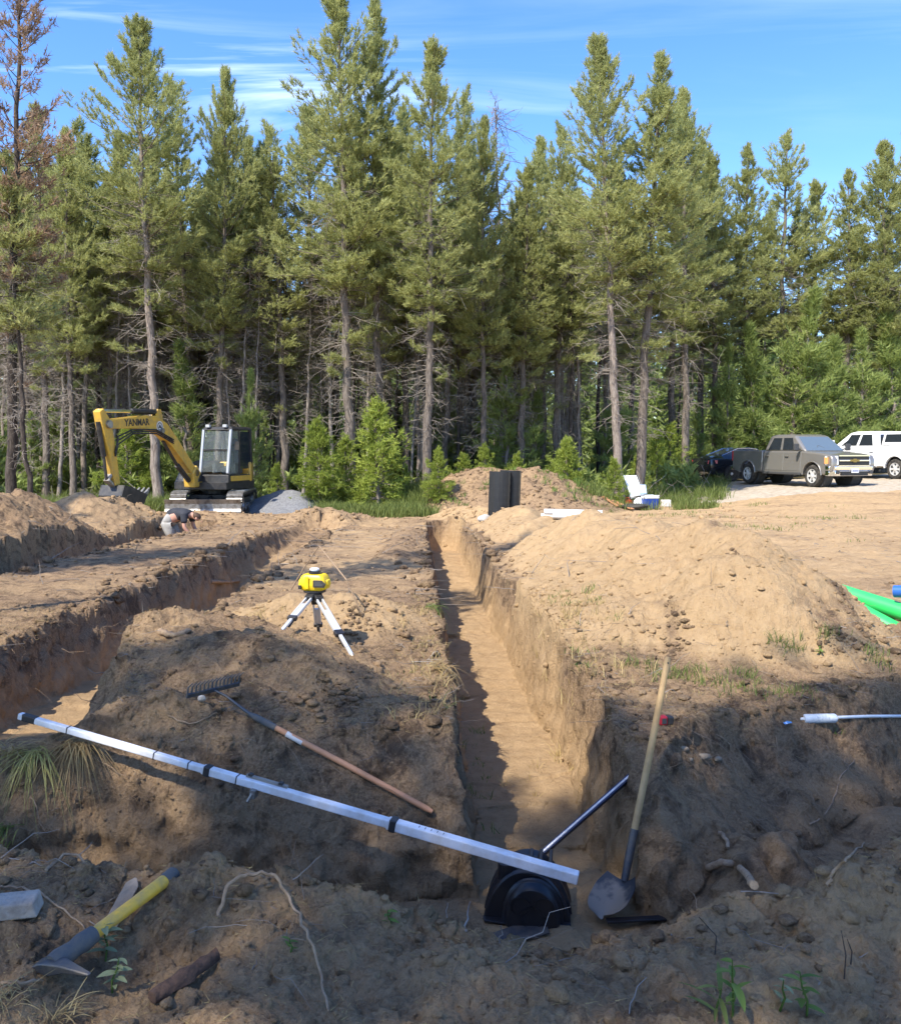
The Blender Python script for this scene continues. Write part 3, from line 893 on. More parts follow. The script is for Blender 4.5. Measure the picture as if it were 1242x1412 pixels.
# prototypes -------------------------------------------------------
PINE = [make_tree('pine_tree', 1, 18.0, 0.42, 2.2, 170, 30, K=15, ln=0.175, wd=0.026, shape=0.64, dead=140),
        make_tree('pine_tree', 2, 17.0, 0.46, 1.9, 155, 29, K=15, ln=0.175, wd=0.026, shape=0.72, dead=150),
        make_tree('pine_tree', 3, 16.5, 0.40, 2.0, 160, 30, K=15, ln=0.175, wd=0.026, shape=0.56, up=0.7, dead=120),
        make_tree('pine_tree', 4, 17.5, 0.48, 2.25, 150, 31, K=15, ln=0.175, wd=0.026, shape=0.62, dead=160, mats=('bark_pale','needle','twig')),
        make_tree('pine_tree', 7, 17.0, 0.40, 2.1, 115, 26, K=15, ln=0.18, wd=0.026, shape=0.74, dead=170, gap=0.55, mats=('bark','needle','twig'))]
DIM = [make_tree('pine_tree', 5, 15.0, 0.56, 1.65, 85, 21, K=11, wd=0.038, ln=0.22, dead=90, mats=('bark_pale','needle_far','twig'), r0=0.105),
       make_tree('pine_tree', 6, 14.0, 0.52, 1.6, 80, 21, K=11, wd=0.038, ln=0.22, dead=110, mats=('bark_dark','needle_far','twig'), r0=0.09),
       make_tree('pine_tree', 9, 15.5, 0.50, 1.7, 95, 21, K=11, wd=0.038, ln=0.22, dead=90, mats=('bark_pale','needle_far','twig'), r0=0.10)]
YOUNG = [make_tree('young_pine', 12, 6.0, 0.10, 1.15, 90, 15, K=12, ln=0.22, wd=0.032, dead=0, mats=('bark_pale','young','twig'), r0=0.06, up=0.75, shape=0.85, bend=0.06, sides=7),
         make_tree('young_pine', 13, 5.0, 0.12, 1.00, 80, 15, K=12, ln=0.22, wd=0.032, dead=0, mats=('bark_pale','young','twig'), r0=0.05, up=0.75, shape=0.85, bend=0.08, sides=7)]
FIR = [make_tree('fir_sapling', 21, 3.4, 0.04, 1.20, 110, 15, K=11, ln=0.15, wd=0.030, spread=0.75, dead=0, mats=('bark_pale','fir','twig'), r0=0.045, up=0.45, top=0.1, shape=0.9, curve=0.12, bend=0.03, sides=7),
       make_tree('fir_sapling', 22, 2.2, 0.04, 0.90, 80, 13, K=11, ln=0.13, wd=0.028, spread=0.75, dead=0, mats=('bark_pale','fir','twig'), r0=0.03, up=0.45, top=0.1, shape=0.9, curve=0.12, bend=0.03, sides=7)]
HIGH = make_tree('pine_tree', 41, 17.0, 0.74, 1.8, 50, 20, K=15, ln=0.175, wd=0.026, shape=0.6, dead=80)
DYING = make_tree('dying_pine', 31, 19.0, 0.40, 1.9, 120, 15, K=11, spread=0.75, ln=0.22, dead=165, mats=('bark_dark','needle_brown','twig'), shape=0.55)
SNAG = make_tree('dead_tree', 33, 15.0, 0.80, 0.6, 20, 2, K=2, dead=225, mats=('twig','needle_brown','twig'), r0=0.10, dead_lo=0.3)
PROTO_H = {}
for lst, hs_ in ((PINE, (18.0,17.0,16.5,17.5,17.0)), (DIM, (15.0,14.0,15.5)), (YOUNG, (6.0,5.0)), (FIR, (3.4,2.2))):
    for t_, h_ in zip(lst, hs_): PROTO_H[t_] = h_
PROTO_H[DYING] = 19.0; PROTO_H[SNAG] = 15.0
USED = set()
def plant(proto, px_base, Y, tip, wide=1.0, label='', group=None, rz=None, X=None):
    """set a copy at the column px_base, depth Y, with its tip at photo pixel tip=(px,py)"""
    base = P(px_base, 640, Y); x = base.x if X is None else X
    z = H(x, Y) - 0.03
    tp = P(tip[0], tip[1], Y)
    h = max(0.5, tp.z - z)
    lean = atan2(tp.x-x, h)
    rz = random.uniform(0, 6.28) if rz is None else rz
    s = h/PROTO_H[proto]
    E = (Matrix.Rotation(lean, 3, 'Y') @ Matrix.Rotation(rz, 3, 'Z')).to_euler()
    if proto not in USED:
        USED.add(proto); o = proto
        o.location = (x, Y, z); o.rotation_euler = E; o.scale = (s*wide, s*wide, s)
    else:
        o = dup(proto, (x, Y, z), E, (s*wide, s*wide, s))
    o['label'] = label
    if group: o['group'] = group
    elif 'group' in o: del o['group']
    return o
G1 = 'tall pines along the edge of the clearing'
EDGE = [  # proto, base px, Y, tip, width, label
 (PINE[3], 218, 31.5, (193,30), 1.12, 'tall pine rising straight behind the digger boom'),
 (PINE[4], 262, 34.5, (238,108), 1.0, 'shorter pine close against the tall one over the digger'),
 (PINE[2], 297, 33.0, (312,100), 0.92, 'narrow dark pine above the digger cab'),
 (PINE[4], 392, 34.0, (372,168), 1.15, 'broad pine left of the tallest twin pines'),
 (PINE[0], 484, 31.0, (459,-12), 1.15, 'tallest pine of all with a thick bare trunk behind the fir saplings'),
 (PINE[1], 523, 32.0, (516,5), 1.0, 'tall pine with a pale thin trunk just right of the tallest pine'),
 (PINE[0], 588, 30.5, (603,58), 1.10, 'tall pine with a pale trunk above the bright fir by the earth heap'),
 (PINE[4], 612, 35.0, (640,120), 0.9, 'pine with a sparse crown half hidden behind a pale-trunked pine'),
 (PINE[2], 668, 33.0, (668,170), 0.9, 'slim leaning pine behind the back earth heap'),
 (PINE[0], 716, 34.0, (726,232), 1.15, 'rounded bright pine over the standing black chambers'),
 (PINE[4], 762, 35.5, (775,170), 1.0, 'pine with a yellowish crown left of the leaning pale trunk'),
 (PINE[3], 856, 30.5, (824,52), 1.08, 'tall pine with a leaning pale trunk beside the camp chair'),
 (PINE[1], 880, 31.5, (906,78), 1.25, 'tall pine with a forked pale trunk right behind the camp chair'),
 (PINE[2], 945, 41.0, (945,130), 1.1, 'dense pine right of the forked pale trunk'),
 (PINE[0], 985, 44.0, (985,215), 1.1, 'pine with a ragged top above the dark parked car'),
 (PINE[1], 1030, 45.0, (1032,203), 1.1, 'pointed pine behind the cab of the grey pickup'),
 (PINE[4], 1082, 45.0, (1082,180), 1.2, 'pine with an airy open top over the grey pickup'),
 (PINE[0], 1122, 46.0, (1128,250), 1.15, 'lower pine between the two pickups'),
 (PINE[1], 1165, 45.0, (1166,236), 1.2, 'pine with a blunt top over the front of the white pickup'),
 (PINE[2], 1212, 44.5, (1216,200), 1.3, 'broad pine over the canopy of the white pickup'),
 (PINE[0], 1260, 45.0, (1262,180), 1.3, 'pine at the end of the row beyond the white pickup'),
 (PINE[2], 100, 32.0, (92,185), 1.0, 'pine with a green crown behind the browning pine'),
 (PINE[1], 150, 34.5, (148,240), 1.05, 'lower pine between the browning pine and the digger boom'),
 (PINE[2], 338, 36.0, (340,196), 1.1, 'pine filling the gap right of the narrow dark pine over the digger cab'),
 (PINE[0], 172, 37.0, (170,198), 1.1, 'pine half hidden left of the tall pine over the digger boom'),
 (PINE[3], 428, 36.5, (424,150), 1.1, 'pine half hidden by the left flank of the tallest pine'),
 (PINE[1], 560, 36.0, (556,150), 1.1, 'pine filling the gap between the twin pines and the pale-trunked pine'),
 (PINE[2], 748, 38.0, (748,196), 1.1, 'pine behind the rounded bright pine'),
 (PINE[3], 640, 37.5, (648,205), 1.1, 'low pine in the dip of the tree line by the dead tree'),
 (PINE[0], 925, 44.0, (930,150), 1.15, 'pine half hidden behind the forked pale trunk'),
 (PINE[1], 965, 45.0, (965,195), 1.15, 'bushy pine where the tree line steps down to the vehicles'),
 (PINE[0], 62, 33.0, (52,150), 1.05, 'green pine close behind the leaning dark trunk'),
]
for pr, bx_, Y_, tip_, w_, lab_ in EDGE:
    plant(pr, bx_, Y_, tip_, w_, lab_, G1)
plant(DYING, 14, 24.0, (20,-95), 1.0, 'browning pine with dead rusty needles and a dark trunk', None)
plant(DIM[1], 42, 23.5, (-2,210), 1.15, 'dark leaning pine trunk beside the browning pine', None)
plant(SNAG, 690, 36.0, (690,148), 1.0, 'dead leafless tree with a thin grey top between green pines', None)

# young pines and fir saplings at the edge
G2 = 'young pines behind the parked vehicles'
for i, (bx_, Y_, tip_, w_, lab_) in enumerate([
 (1003, 43.0, (1003,475), 0.9, 'slender young pine behind the back of the dark car'),
 (1040, 43.0, (1040,455), 1.1, 'young pine above the bed of the grey pickup'),
 (1085, 43.0, (1122,398), 1.3, 'tallest young pine behind the cab of the grey pickup'),
 (1148, 42.5, (1150,470), 1.3, 'bushy young pine over the hood of the grey pickup'),
 (1190, 43.0, (1190,455), 1.2, 'yellow-green young pine over the roof of the white pickup'),
 (1232, 43.5, (1230,440), 1.4, 'wide young pine behind the white pickup canopy'),
 (348, 29.5, (343,512), 0.8, 'young pine with bare lower whorls right of the digger cab'),
 (965, 42.5, (962,560), 1.0, 'small young pine left of the dark car'),
 (1065, 43.5, (1062,520), 1.1, 'young pine half hidden above the grey pickup roof')]):
    plant(YOUNG[i % 2], bx_, Y_, tip_, w_, lab_, G2)
G3 = 'bright green fir saplings at the edge of the wood'
for i, (bx_, Y_, tip_, w_, lab_) in enumerate([
 (440, 27.5, (437,578), 1.0, 'bright fir sapling behind the gravel heap, left one of the pair'),
 (522, 27.8, (520,562), 1.0, 'tallest bright fir sapling under the tallest pine'),
 (605, 27.0, (603,618), 0.95, 'small yellow-green fir sapling left of the back earth heap'),
 (383, 29.0, (382,642), 1.0, 'little fir sapling between the digger and the gravel heap'),
 (478, 28.6, (476,600), 0.9, 'fir sapling squeezed between two taller fir saplings'),
 (848, 28.8, (846,636), 0.9, 'bright fir sapling at the foot of the leaning pale trunk'),
 (560, 29.2, (560,640), 0.8, 'low fir sapling half hidden behind the small yellow-green fir'),
 (780, 31.0, (782,610), 1.0, 'dark little fir sapling behind the slope of the back earth heap'),
 (712, 32.0, (712,625), 1.0, 'fir sapling behind the black chambers and the back heap'),
 (925, 41.0, (925,590), 1.0, 'fir sapling between the camp chair and the dark car'),
 (668, 30.8, (668,612), 0.9, 'fir sapling peeking over the crest of the back earth heap'),
 (905, 38.0, (907,600), 0.9, 'shaded fir sapling right behind the camp chair')]):
    plant(FIR[i % 2], bx_, Y_, tip_, w_, lab_, G3)

# the wood behind
rs = np.random.RandomState(5)
G4 = 'slender pines deep in the wood'
cnt = 0; pts_ = []
tries = 0
while cnt < 135 and tries < 9000:
    tries += 1
    Y = 34.5 + 13.0*rs.rand()**1.1; px = rs.uniform(-80, 1320)
    X = (px-621)/FPX*Y
    if (X > 8.5 and Y < 46) or (5.3 < X < 10 and Y < 39): continue
    if any((X-a)**2+(Y-b)**2 < 1.35**2 for a, b in pts_): continue
    # leave two thin places where the sky shows through
    if any(abs(px-c) < w for c, w in ((398, 11), (568, 4))) : continue
    pts_.append((X, Y))
    pr = DIM[rs.randint(3)]
    h = rs.uniform(10.0, 14.8)
    if 360 < px < 440: h *= 0.62
    z = H(X, Y)
    tipz = z + h
    py = 706 - FPX*tan(atan2(tipz-CAM_Z, Y)+PITCH)
    plant(pr, px, Y, (px+rs.uniform(-14, 14), py), rs.uniform(0.9, 1.25), 'slender pine standing deep in the shaded wood', G4)
    cnt += 1
G5 = 'low green saplings under the trees'
cnt = 0
while cnt < 64:
    Y = rs.uniform(32, 42); px = rs.uniform(-40, 880)
    if 210 < px < 360 and Y < 33: continue
    s_ = 1.2 + 4.6*rs.rand()**1.6
    X = (px-621)/FPX*Y
    z = H(X, Y)
    py = 706 - FPX*tan(atan2(z+s_-CAM_Z, Y)+PITCH)
    plant(FIR[0] if (s_ < 3.2 and rs.rand() < 0.6) else (FIR[1] if s_ < 2.0 else YOUNG[rs.randint(2)]), px, Y, (px, py), rs.uniform(0.9, 1.3), 'green sapling in the understory of the wood', G5)
    cnt += 1
G7 = 'thin dead poles among the pines'
cnt = 0
while cnt < 70:
    Y = rs.uniform(33, 46); px = rs.uniform(-40, 900); h = rs.uniform(6.5, 12.5)
    X = (px-621)/FPX*Y; z = H(X, Y)
    if 5.3 < X < 10 and Y < 39: continue
    py = 706 - FPX*tan(atan2(z+h-CAM_Z, Y)+PITCH)
    plant(SNAG, px, Y, (px+rs.uniform(-22, 22), py), rs.uniform(0.8, 1.2), 'thin dead pole with bare twigs inside the wood', G7)
    cnt += 1
# trees behind and beside the viewer that shade the near ground
G6 = 'pines beside the plot that shade the near ground'
SH = []
KS = 1/tan(SUN_EL)
for i, (sx, sy) in enumerate([(-2.1,5.9),(-1.2,6.0),(-0.3,5.3),(0.7,4.6),(1.8,4.9),(2.8,5.4),(3.9,5.6),(5.2,5.9),
                              (-3.9,4.6),(3.3,4.7),(4.4,4.9)]):
    h = 15.0
    SH.append((sx + SUN_H.x*KS*h*0.97, sy + SUN_H.y*KS*h*0.97, h))
SH += [(-5.3, 7.6, 14.0), (-9.4, 8.4, 13.5), (-11.5, 5.4, 14.0), (-14.0, 12.5, 13.0)]
for i, (x, y, h) in enumerate(SH):
    z = H(x, y)
    src_ = HIGH if i in (3, 4, 5, 6, 7, 9, 10) else PINE[4]
    if i == 3: o = src_; o.location = (x, y, z-0.05); o.rotation_euler = (0, 0, i*1.7); o.scale = (h/17.2, h/17.2, h/17.2); tag(o, 'pine at the near side of the plot shading the trench', None, G6); continue
    o = dup(src_, (x, y, z-0.05), (0, 0, i*1.7), (h/17.2*(0.62 if x > -5.5 and y > 7 else 0.95), h/17.2*(0.62 if x > -5.5 and y > 7 else 0.95), h/17.2), 'pine at the near side of the plot shading the trench', G6)

# the farthest trees read as one mass
rs = np.random.RandomState(8)
n = 0; Cs = []; As = []; TP = []; TR = []
for i in range(230):
    Y = rs.uniform(70, 92); X = rs.uniform(-0.62, 0.62)*Y; h = rs.uniform(9, 15); z = H(X, Y)
    m = 130
    t = rs.rand(m)**0.9
    r = 2.4*(1-t)**0.7*np.sqrt(rs.rand(m)); a = rs.rand(m)*6.283
    Cs.append(np.stack([X+r*np.cos(a), Y+r*np.sin(a), z+h*(0.02+0.98*t)], axis=1))
    As.append(unit(np.stack([np.cos(a), np.sin(a), 0.6+0*a], axis=1)))
    TP.append([[X, Y, z-0.2], [X, Y, z+h*0.5], [X, Y, z+h]]); TR.append([0.16, 0.10, 0.02])
for i in range(150):                                   # sunny young growth in the opening behind the pines
    Y = rs.uniform(57, 68); X = rs.uniform(-0.60, 0.60)*Y; h = rs.uniform(2.5, 7.5); z = H(X, Y)
    m = 90
    t = rs.rand(m)
    r = 1.6*(1-t)**0.8*np.sqrt(rs.rand(m)); a = rs.rand(m)*6.283
    Cs.append(np.stack([X+r*np.cos(a), Y+r*np.sin(a), z+h*(0.02+0.98*t)], axis=1))
    As.append(unit(np.stack([np.cos(a), np.sin(a), 0.6+0*a], axis=1)))
    TP.append([[X, Y, z-0.2], [X, Y, z+h*0.5], [X, Y, z+h]]); TR.append([0.07, 0.05, 0.01])
Cs = np.concatenate(Cs); As = np.concatenate(As)
NV, NF = blades_np(Cs, As, 6, 0.75, 0.22, 0.7, rs, 0.4)
TV, TF = tubes_np(TP, TR, 5)
tint = np.concatenate([np.full(len(TV), 0.3), np.repeat(np.clip(0.55+0.3*rs.randn(len(Cs)), 0, 1), 18)])
o = tri_mesh('far_wood', np.concatenate([TV, NV]), np.concatenate([TF, NF+len(TV)]), [M['bark'], M['young']], tint=tint,
             mi=np.concatenate([np.zeros(len(TF), int), np.ones(len(NF), int)]))
tag(o, 'distant green trees filling the gaps between the trunks', 'wood', kind='stuff')
# ================================================================== MACHINES AND PEOPLE
YEL = mat('yellow_paint', (0.62,0.37,0.045), 0.38, coat=0.25, noise=(6, (0.36,0.235,0.075), 0.75))
BLK = mat('black_paint', (0.016,0.016,0.018), 0.42, coat=0.1, noise=(7, (0.06,0.052,0.043), 0.7))
RUB = mat('rubber', (0.020,0.019,0.018), 0.8, noise=(9, (0.10,0.085,0.066), 0.8))
STEEL = mat('worn_steel', (0.34,0.325,0.30), 0.42, metal=0.75, noise=(8, (0.14,0.115,0.09), 0.9))
CHROME = mat('chrome', (0.80,0.80,0.82), 0.10, metal=1.0)
SILVER = mat('silver_paint', (0.46,0.47,0.48), 0.35, metal=0.4)
GLASS = mat('cab_glass', (0.80,0.88,0.86), 0.03, trans=0.95, ior=1.15)
DGLASS = mat('dark_glass', (0.020,0.025,0.030), 0.04, spec=0.8)
WGLASS = mat('windscreen_glass', (0.10,0.135,0.165), 0.05, spec=0.9)
PLASTIC = mat('black_plastic', (0.014,0.014,0.017), 0.27, noise=(5, (0.028,0.026,0.025), 0.6))
ALLOY = mat('alloy_wheel', (0.62,0.61,0.58), 0.32, metal=0.25)
TRIM = mat('grey_trim', (0.055,0.055,0.055), 0.6)

# ---------------------------------------------------------------- digger
EX, EY = -7.06, 27.0
EZ = H(EX, EY) + 0.02
ex = thing('excavator', 'yellow tracked digger with a black cab reaching left over the spoil', 'excavator', (EX, EY, EZ))
RU = Matrix.Rotation(atan2(-0.997, 0.05), 4, 'Z')       # undercarriage heading
RT = Matrix.Rotation(atan2(-0.958, -0.286), 4, 'Z')        # upper structure heading
def stadium(l, h, n=7, x0=0, z0=0):
    r = h/2; pts = []
    for i in range(n+1):
        a = -pi/2 + pi*i/n; pts.append((x0 + l/2 - r + r*cos(a), z0 + r + r*sin(a)))
    for i in range(n+1):
        a = pi/2 + pi*i/n; pts.append((x0 - l/2 + r + r*cos(a), z0 + r + r*sin(a)))
    return pts
for sd_ in (-1, 1):
    yc = 0.80*sd_
    m = MB(); out = stadium(2.62, 0.62); inn = stadium(2.50, 0.50, z0=0.06)
    n = len(out)
    vs = [(p[0], yc-0.22, p[1]) for p in out] + [(p[0], yc+0.22, p[1]) for p in out] + [(p[0], yc-0.22, p[1]) for p in inn] + [(p[0], yc+0.22, p[1]) for p in inn]
    fs = []
    for i in range(n):
        j = (i+1) % n
        fs += [(i, j, n+j, n+i), (2*n+i, 3*n+i, 3*n+j, 2*n+j), (i, 2*n+i, 2*n+j, j), (n+i, n+j, 3*n+j, 3*n+i)]
    m.add(vs, fs)
    tk = m.build('track', RUB, ex, M=RU)
    # shoes: plates proud of the belt
    per = []; L_ = 0
    for i in range(n):
        a = Vector((out[i][0], 0, out[i][1])); b = Vector((out[(i+1) % n][0], 0, out[(i+1) % n][1])); per.append((L_, a, b)); L_ += (b-a).length
    ns = 40
    for k in range(ns):
        s = L_*k/ns
        for (l0, a, b) in per:
            if l0 <= s <= l0+(b-a).length+1e-6:
                t_ = (s-l0)/max((b-a).length, 1e-6); c = a.lerp(b, t_); d = (b-a).normalized(); break
        nrm = Vector((d.z, 0, -d.x)); cz = Vector((0, 0, 0.31)); 
        if nrm.dot(c-cz) < 0: nrm = -nrm
        mm = MB(); c = c + Vector((0, yc, 0)) + nrm*0.022
        mm.beam(c - Vector((0, 0.225, 0)), c + Vector((0, 0.225, 0)), 0.115, 0.035, up=nrm)
        mm.beam(c - Vector((0, 0.215, 0)) + nrm*0.028, c + Vector((0, 0.215, 0)) + nrm*0.028, 0.03, 0.03, up=nrm)
        mm.build('track_shoe', STEEL, tk, M=RU)
    m = MB(); m.box((0, yc, 0.31), (1.75, 0.24, 0.26))
    m.build('track_frame', BLK, ex, M=RU)
    for wx, wr in ((1.0, 0.24), (-1.0, 0.24), (-0.5, 0.12), (0, 0.12), (0.5, 0.12)):
        m = MB(); zc_ = 0.31 if wr > 0.2 else 0.18
        m.lathe([(0.02, -0.20), (wr, -0.19), (wr, 0.19), (wr*0.6, 0.20), (wr*0.55, 0.16), (0.02, 0.16)] if sd_ > 0 else [(0.02, -0.16), (wr*0.55, -0.16), (wr*0.6, -0.20), (wr, -0.19), (wr, 0.19), (0.02, 0.20)], 14,
                Matrix.Translation((wx, yc, zc_)) @ Matrix.Rotation(-pi/2, 4, 'X'))
        m.build('roller', STEEL, tk, smooth=40, M=RU)
m = MB(); m.box((0, 0, 0.42), (1.3, 1.25, 0.26)); m.lathe([(0.48, 0.55), (0.48, 0.72)], 24)
m.build('undercarriage', BLK, ex, M=RU, bevel=0.02)
# dozer blade
m = MB()
prof = [(1.72,0.05),(1.66,0.20),(1.66,0.34),(1.74,0.47),(1.78,0.47),(1.72,0.34),(1.72,0.20),(1.79,0.05)]
m.prism(prof, -1.06, 1.06)
bl = m.build('blade', STEEL, ex, M=RU)
m = MB(); m.box((1.765, 0, 0.06), (0.035, 2.1, 0.12)); m.build('cutting_edge', STEEL, bl, M=RU)
for s in (-1, 1):
    m = MB(); m.beam((0.55, 0.38*s, 0.38), (1.68, 0.46*s, 0.24), 0.10, 0.16); m.build('blade_arm', BLK, ex, M=RU)
m = MB(); m.tube([(0.6, 0, 0.46), (1.1, 0, 0.40)], 0.07, 10); m.tube([(1.05, 0, 0.41), (1.66, 0, 0.30)], 0.04, 10); m.build('blade_cylinder', BLK, ex, smooth=40, M=RU)
# upper structure
m = MB()
deck = [(0.92,-0.80),(1.02,-0.5),(1.02,0.55),(0.92,0.92),(-0.55,0.98)]
for i in range(9):
    a = pi/2 + pi*i/8; deck.append((-0.42 + 0.80*cos(a), 0.98*sin(a)))
deck += [(-0.55,-0.98)]
m.prism(deck, 0.72, 0.92, ax='z'); m.build('deck', BLK, ex, bevel=0.03, M=RT)
m = MB(); cw = [(-0.35 + 0.82*cos(a), 0.99*sin(a)) for a in [pi/2 + pi*i/12 for i in range(13)]]
m.prism(cw, 0.90, 1.50, ax='z'); m.build('counterweight', YEL, ex, smooth=40, bevel=0.05, M=RT)
m = MB(); m.hexa([(-0.5,-0.97,0.9),(0.75,-0.93,0.9),(0.75,-0.12,0.9),(-0.5,-0.02,0.9),(-0.5,-0.95,1.55),(0.45,-0.90,1.32),(0.45,-0.14,1.32),(-0.5,-0.02,1.55)])
m.build('engine_hood', BLK, ex, bevel=0.05, M=RT)
m = MB(); m.hexa([(0.72,-0.55,0.93),(1.12,-0.45,0.93),(1.12,0.12,0.93),(0.72,0.1,0.93),(0.72,-0.55,1.28),(1.0,-0.45,1.16),(1.0,0.1,1.16),(0.72,0.1,1.28)])
m.build('front_cover', BLK, ex, bevel=0.03, M=RT)
# cab: frame of pillars, glass, roof
cx0, cx1, cy0, cy1, cz0, czm, cz1 = -0.55, 0.88, 0.0, 0.96, 0.90, 1.30, 2.52
def pil(a, b, w=0.07, mt=BLK, nm='cab_pillar'):
    m = MB(); m.beam(a, b, w, w, up=(0,1,0)); return m.build(nm, mt, ex, bevel=0.015, M=RT)
for y in (cy0+0.035, cy1-0.035):
    pil((cx1-0.03, y, czm-0.12), (cx1-0.26, y, cz1-0.06), 0.075, SILVER)
    pil((cx0+0.05, y, cz0), (cx0+0.10, y, cz1-0.06), 0.09)
pil((0.20, cy1-0.03, cz0), (0.20, cy1-0.03, cz1-0.06), 0.06)
m = MB(); m.hexa([(cx0,cy0,cz0),(cx1,cy0,cz0),(cx1,cy1,cz0),(cx0,cy1,cz0),(cx0+0.01,cy0,cz0+0.24),(cx1-0.02,cy0,cz0+0.24),(cx1-0.02,cy1,cz0+0.24),(cx0+0.01,cy1,cz0+0.24)])
cb_ = m.build('cab_base', BLK, ex, bevel=0.02, M=RT)
m = MB(); m.box((0.17, cy1+0.006, cz0+0.13), (1.15, 0.02, 0.15)); m.build('cab_stripe', YEL, cb_, bevel=0.006, M=RT)
m = MB(); m.hexa([(cx0+0.02,cy0-0.02,cz1-0.08),(cx1-0.2,cy0-0.02,cz1-0.08),(cx1-0.2,cy1+0.02,cz1-0.08),(cx0+0.02,cy1+0.02,cz1-0.08),(cx0+0.08,cy0+0.04,cz1+0.02),(cx1-0.3,cy0+0.04,cz1+0.02),(cx1-0.3,cy1-0.04,cz1+0.02),(cx0+0.08,cy1-0.04,cz1+0.02)])
rf = m.build('cab_roof', BLK, ex, bevel=0.03, M=RT)
for y in (0.2, 0.76):
    m = MB(); m.box((cx1-0.22, y, cz1+0.03), (0.09, 0.13, 0.08)); m.build('work_light', SILVER, rf, bevel=0.01, M=RT)
m = MB(); m.hexa([(cx1-0.055,cy0+0.08,czm-0.08),(cx1-0.045,cy0+0.08,czm-0.08),(cx1-0.045,cy1-0.08,czm-0.08),(cx1-0.055,cy1-0.08,czm-0.08),(cx1-0.265,cy0+0.08,cz1-0.1),(cx1-0.255,cy0+0.08,cz1-0.1),(cx1-0.255,cy1-0.08,cz1-0.1),(cx1-0.265,cy1-0.08,cz1-0.1)])
m.build('windscreen', GLASS, ex, M=RT)
m = MB(); m.box((cx1-0.145, 0.48, 1.86), (0.05, 0.82, 0.04)); m.build('screen_bar', BLK, ex, M=RT)
m = MB(); m.hexa([(0.25,cy1-0.04,cz0+0.27),(0.80,cy1-0.04,cz0+0.27),(0.80,cy1-0.03,cz0+0.27),(0.25,cy1-0.03,cz0+0.27),(0.25,cy1-0.04,cz1-0.1),(0.60,cy1-0.04,cz1-0.1),(0.60,cy1-0.03,cz1-0.1),(0.25,cy1-0.03,cz1-0.1)])
m.build('door_glass', GLASS, ex, M=RT)
m = MB(); m.box((-0.16, cy1-0.035, 1.85), (0.56, 0.01, 1.1)); m.build('rear_side_glass', DGLASS, ex, M=RT)
m = MB(); m.box((cx0+0.07, 0.48, 1.9), (0.012, 0.8, 1.0)); m.build('rear_glass', GLASS, ex, M=RT)
m = MB(); m.box((-0.05, 0.48, 1.30), (0.5, 0.5, 0.14)); m.hexa([(-0.32,0.24,1.3),(-0.18,0.24,1.3),(-0.18,0.72,1.3),(-0.32,0.72,1.3),(-0.42,0.28,2.0),(-0.30,0.28,2.0),(-0.30,0.68,2.0),(-0.42,0.68,2.0)]); m.box((-0.37, 0.48, 2.1), (0.10, 0.26, 0.2)); m.box((-0.05,0.48,1.1),(0.4,0.4,0.3))
m.build('operator_seat', TRIM, ex, bevel=0.04, M=RT)
for y in (0.18, 0.80):
    m = MB(); m.box((0.12, y, 1.32), (0.42, 0.14, 0.3)); m.tube([(0.3, y, 1.45), (0.34, y, 1.72)], 0.02, 6); m.ell((0.35, y, 1.75), (0.035, 0.035, 0.05), 8, 6); m.build('control_lever', TRIM, ex, M=RT)
for y in (cy1+0.16,):
    m = MB(); m.tube([(0.55, cy1, 2.0), (0.62, y, 2.05)], 0.012, 6); m.box((0.63, y, 1.98), (0.03, 0.14, 0.24)); m.build('mirror', BLK, ex, M=RT)
# swing bracket
m = MB(); m.prism([(0.80,0.80),(1.25,0.78),(1.32,1.20),(1.12,1.42),(0.92,1.20)], -0.26, 0.10); m.build('swing_bracket', YEL, ex, bevel=0.03, M=RT)
# boom: curved box section
by_ = -0.08
def boxsec(path, wid, hei, nm, mt, yc=by_, bev=0.02):
    """closed plate box along (x,z) path with height per station"""
    m = MB(); top = []; bot = []
    for i, (x, z) in enumerate(path):
        a = Vector(path[max(i-1, 0)]); b = Vector(path[min(i+1, len(path)-1)])
        d = (b-a).normalized(); nn = Vector((-d.y, d.x))
        h = hei[i]/2
        top.append((x+nn.x*h, z+nn.y*h)); bot.append((x-nn.x*h, z-nn.y*h))
    rings = []
    for t_, b_ in zip(top, bot):
        rings.append([(t_[0], yc-wid/2, t_[1]), (t_[0], yc+wid/2, t_[1]), (b_[0], yc+wid/2, b_[1]), (b_[0], yc-wid/2, b_[1])])
    m.loft(rings)
    return m.build(nm, mt, ex, bevel=bev, M=RT)
BP = [(1.10,1.18),(1.60,1.63),(2.15,2.11),(2.55,2.41),(2.95,2.56),(3.40,2.59),(4.10,2.55),(4.92,2.49)]
boom = boxsec(BP, 0.24, [0.26,0.30,0.35,0.41,0.42,0.36,0.29,0.22], 'boom', YEL)
for nm_, pt, r_ in (('pivot_pin', (1.12,1.2), 0.10), ('pivot_pin', (4.92,2.49), 0.10), ('pivot_pin', (2.72,2.38), 0.07)):
    m = MB(); m.lathe([(r_, -0.18), (r_, 0.18)], 14, Matrix.Translation((pt[0], by_, pt[1])) @ Matrix.Rotation(pi/2, 4, 'X')); m.build(nm_, STEEL, ex, smooth=40, M=RT)
# stick
SP = [(5.14,2.84),(4.98,2.55),(4.86,2.15),(4.72,1.60),(4.60,0.98)]
boxsec(SP, 0.22, [0.16,0.34,0.33,0.26,0.20], 'stick', YEL)
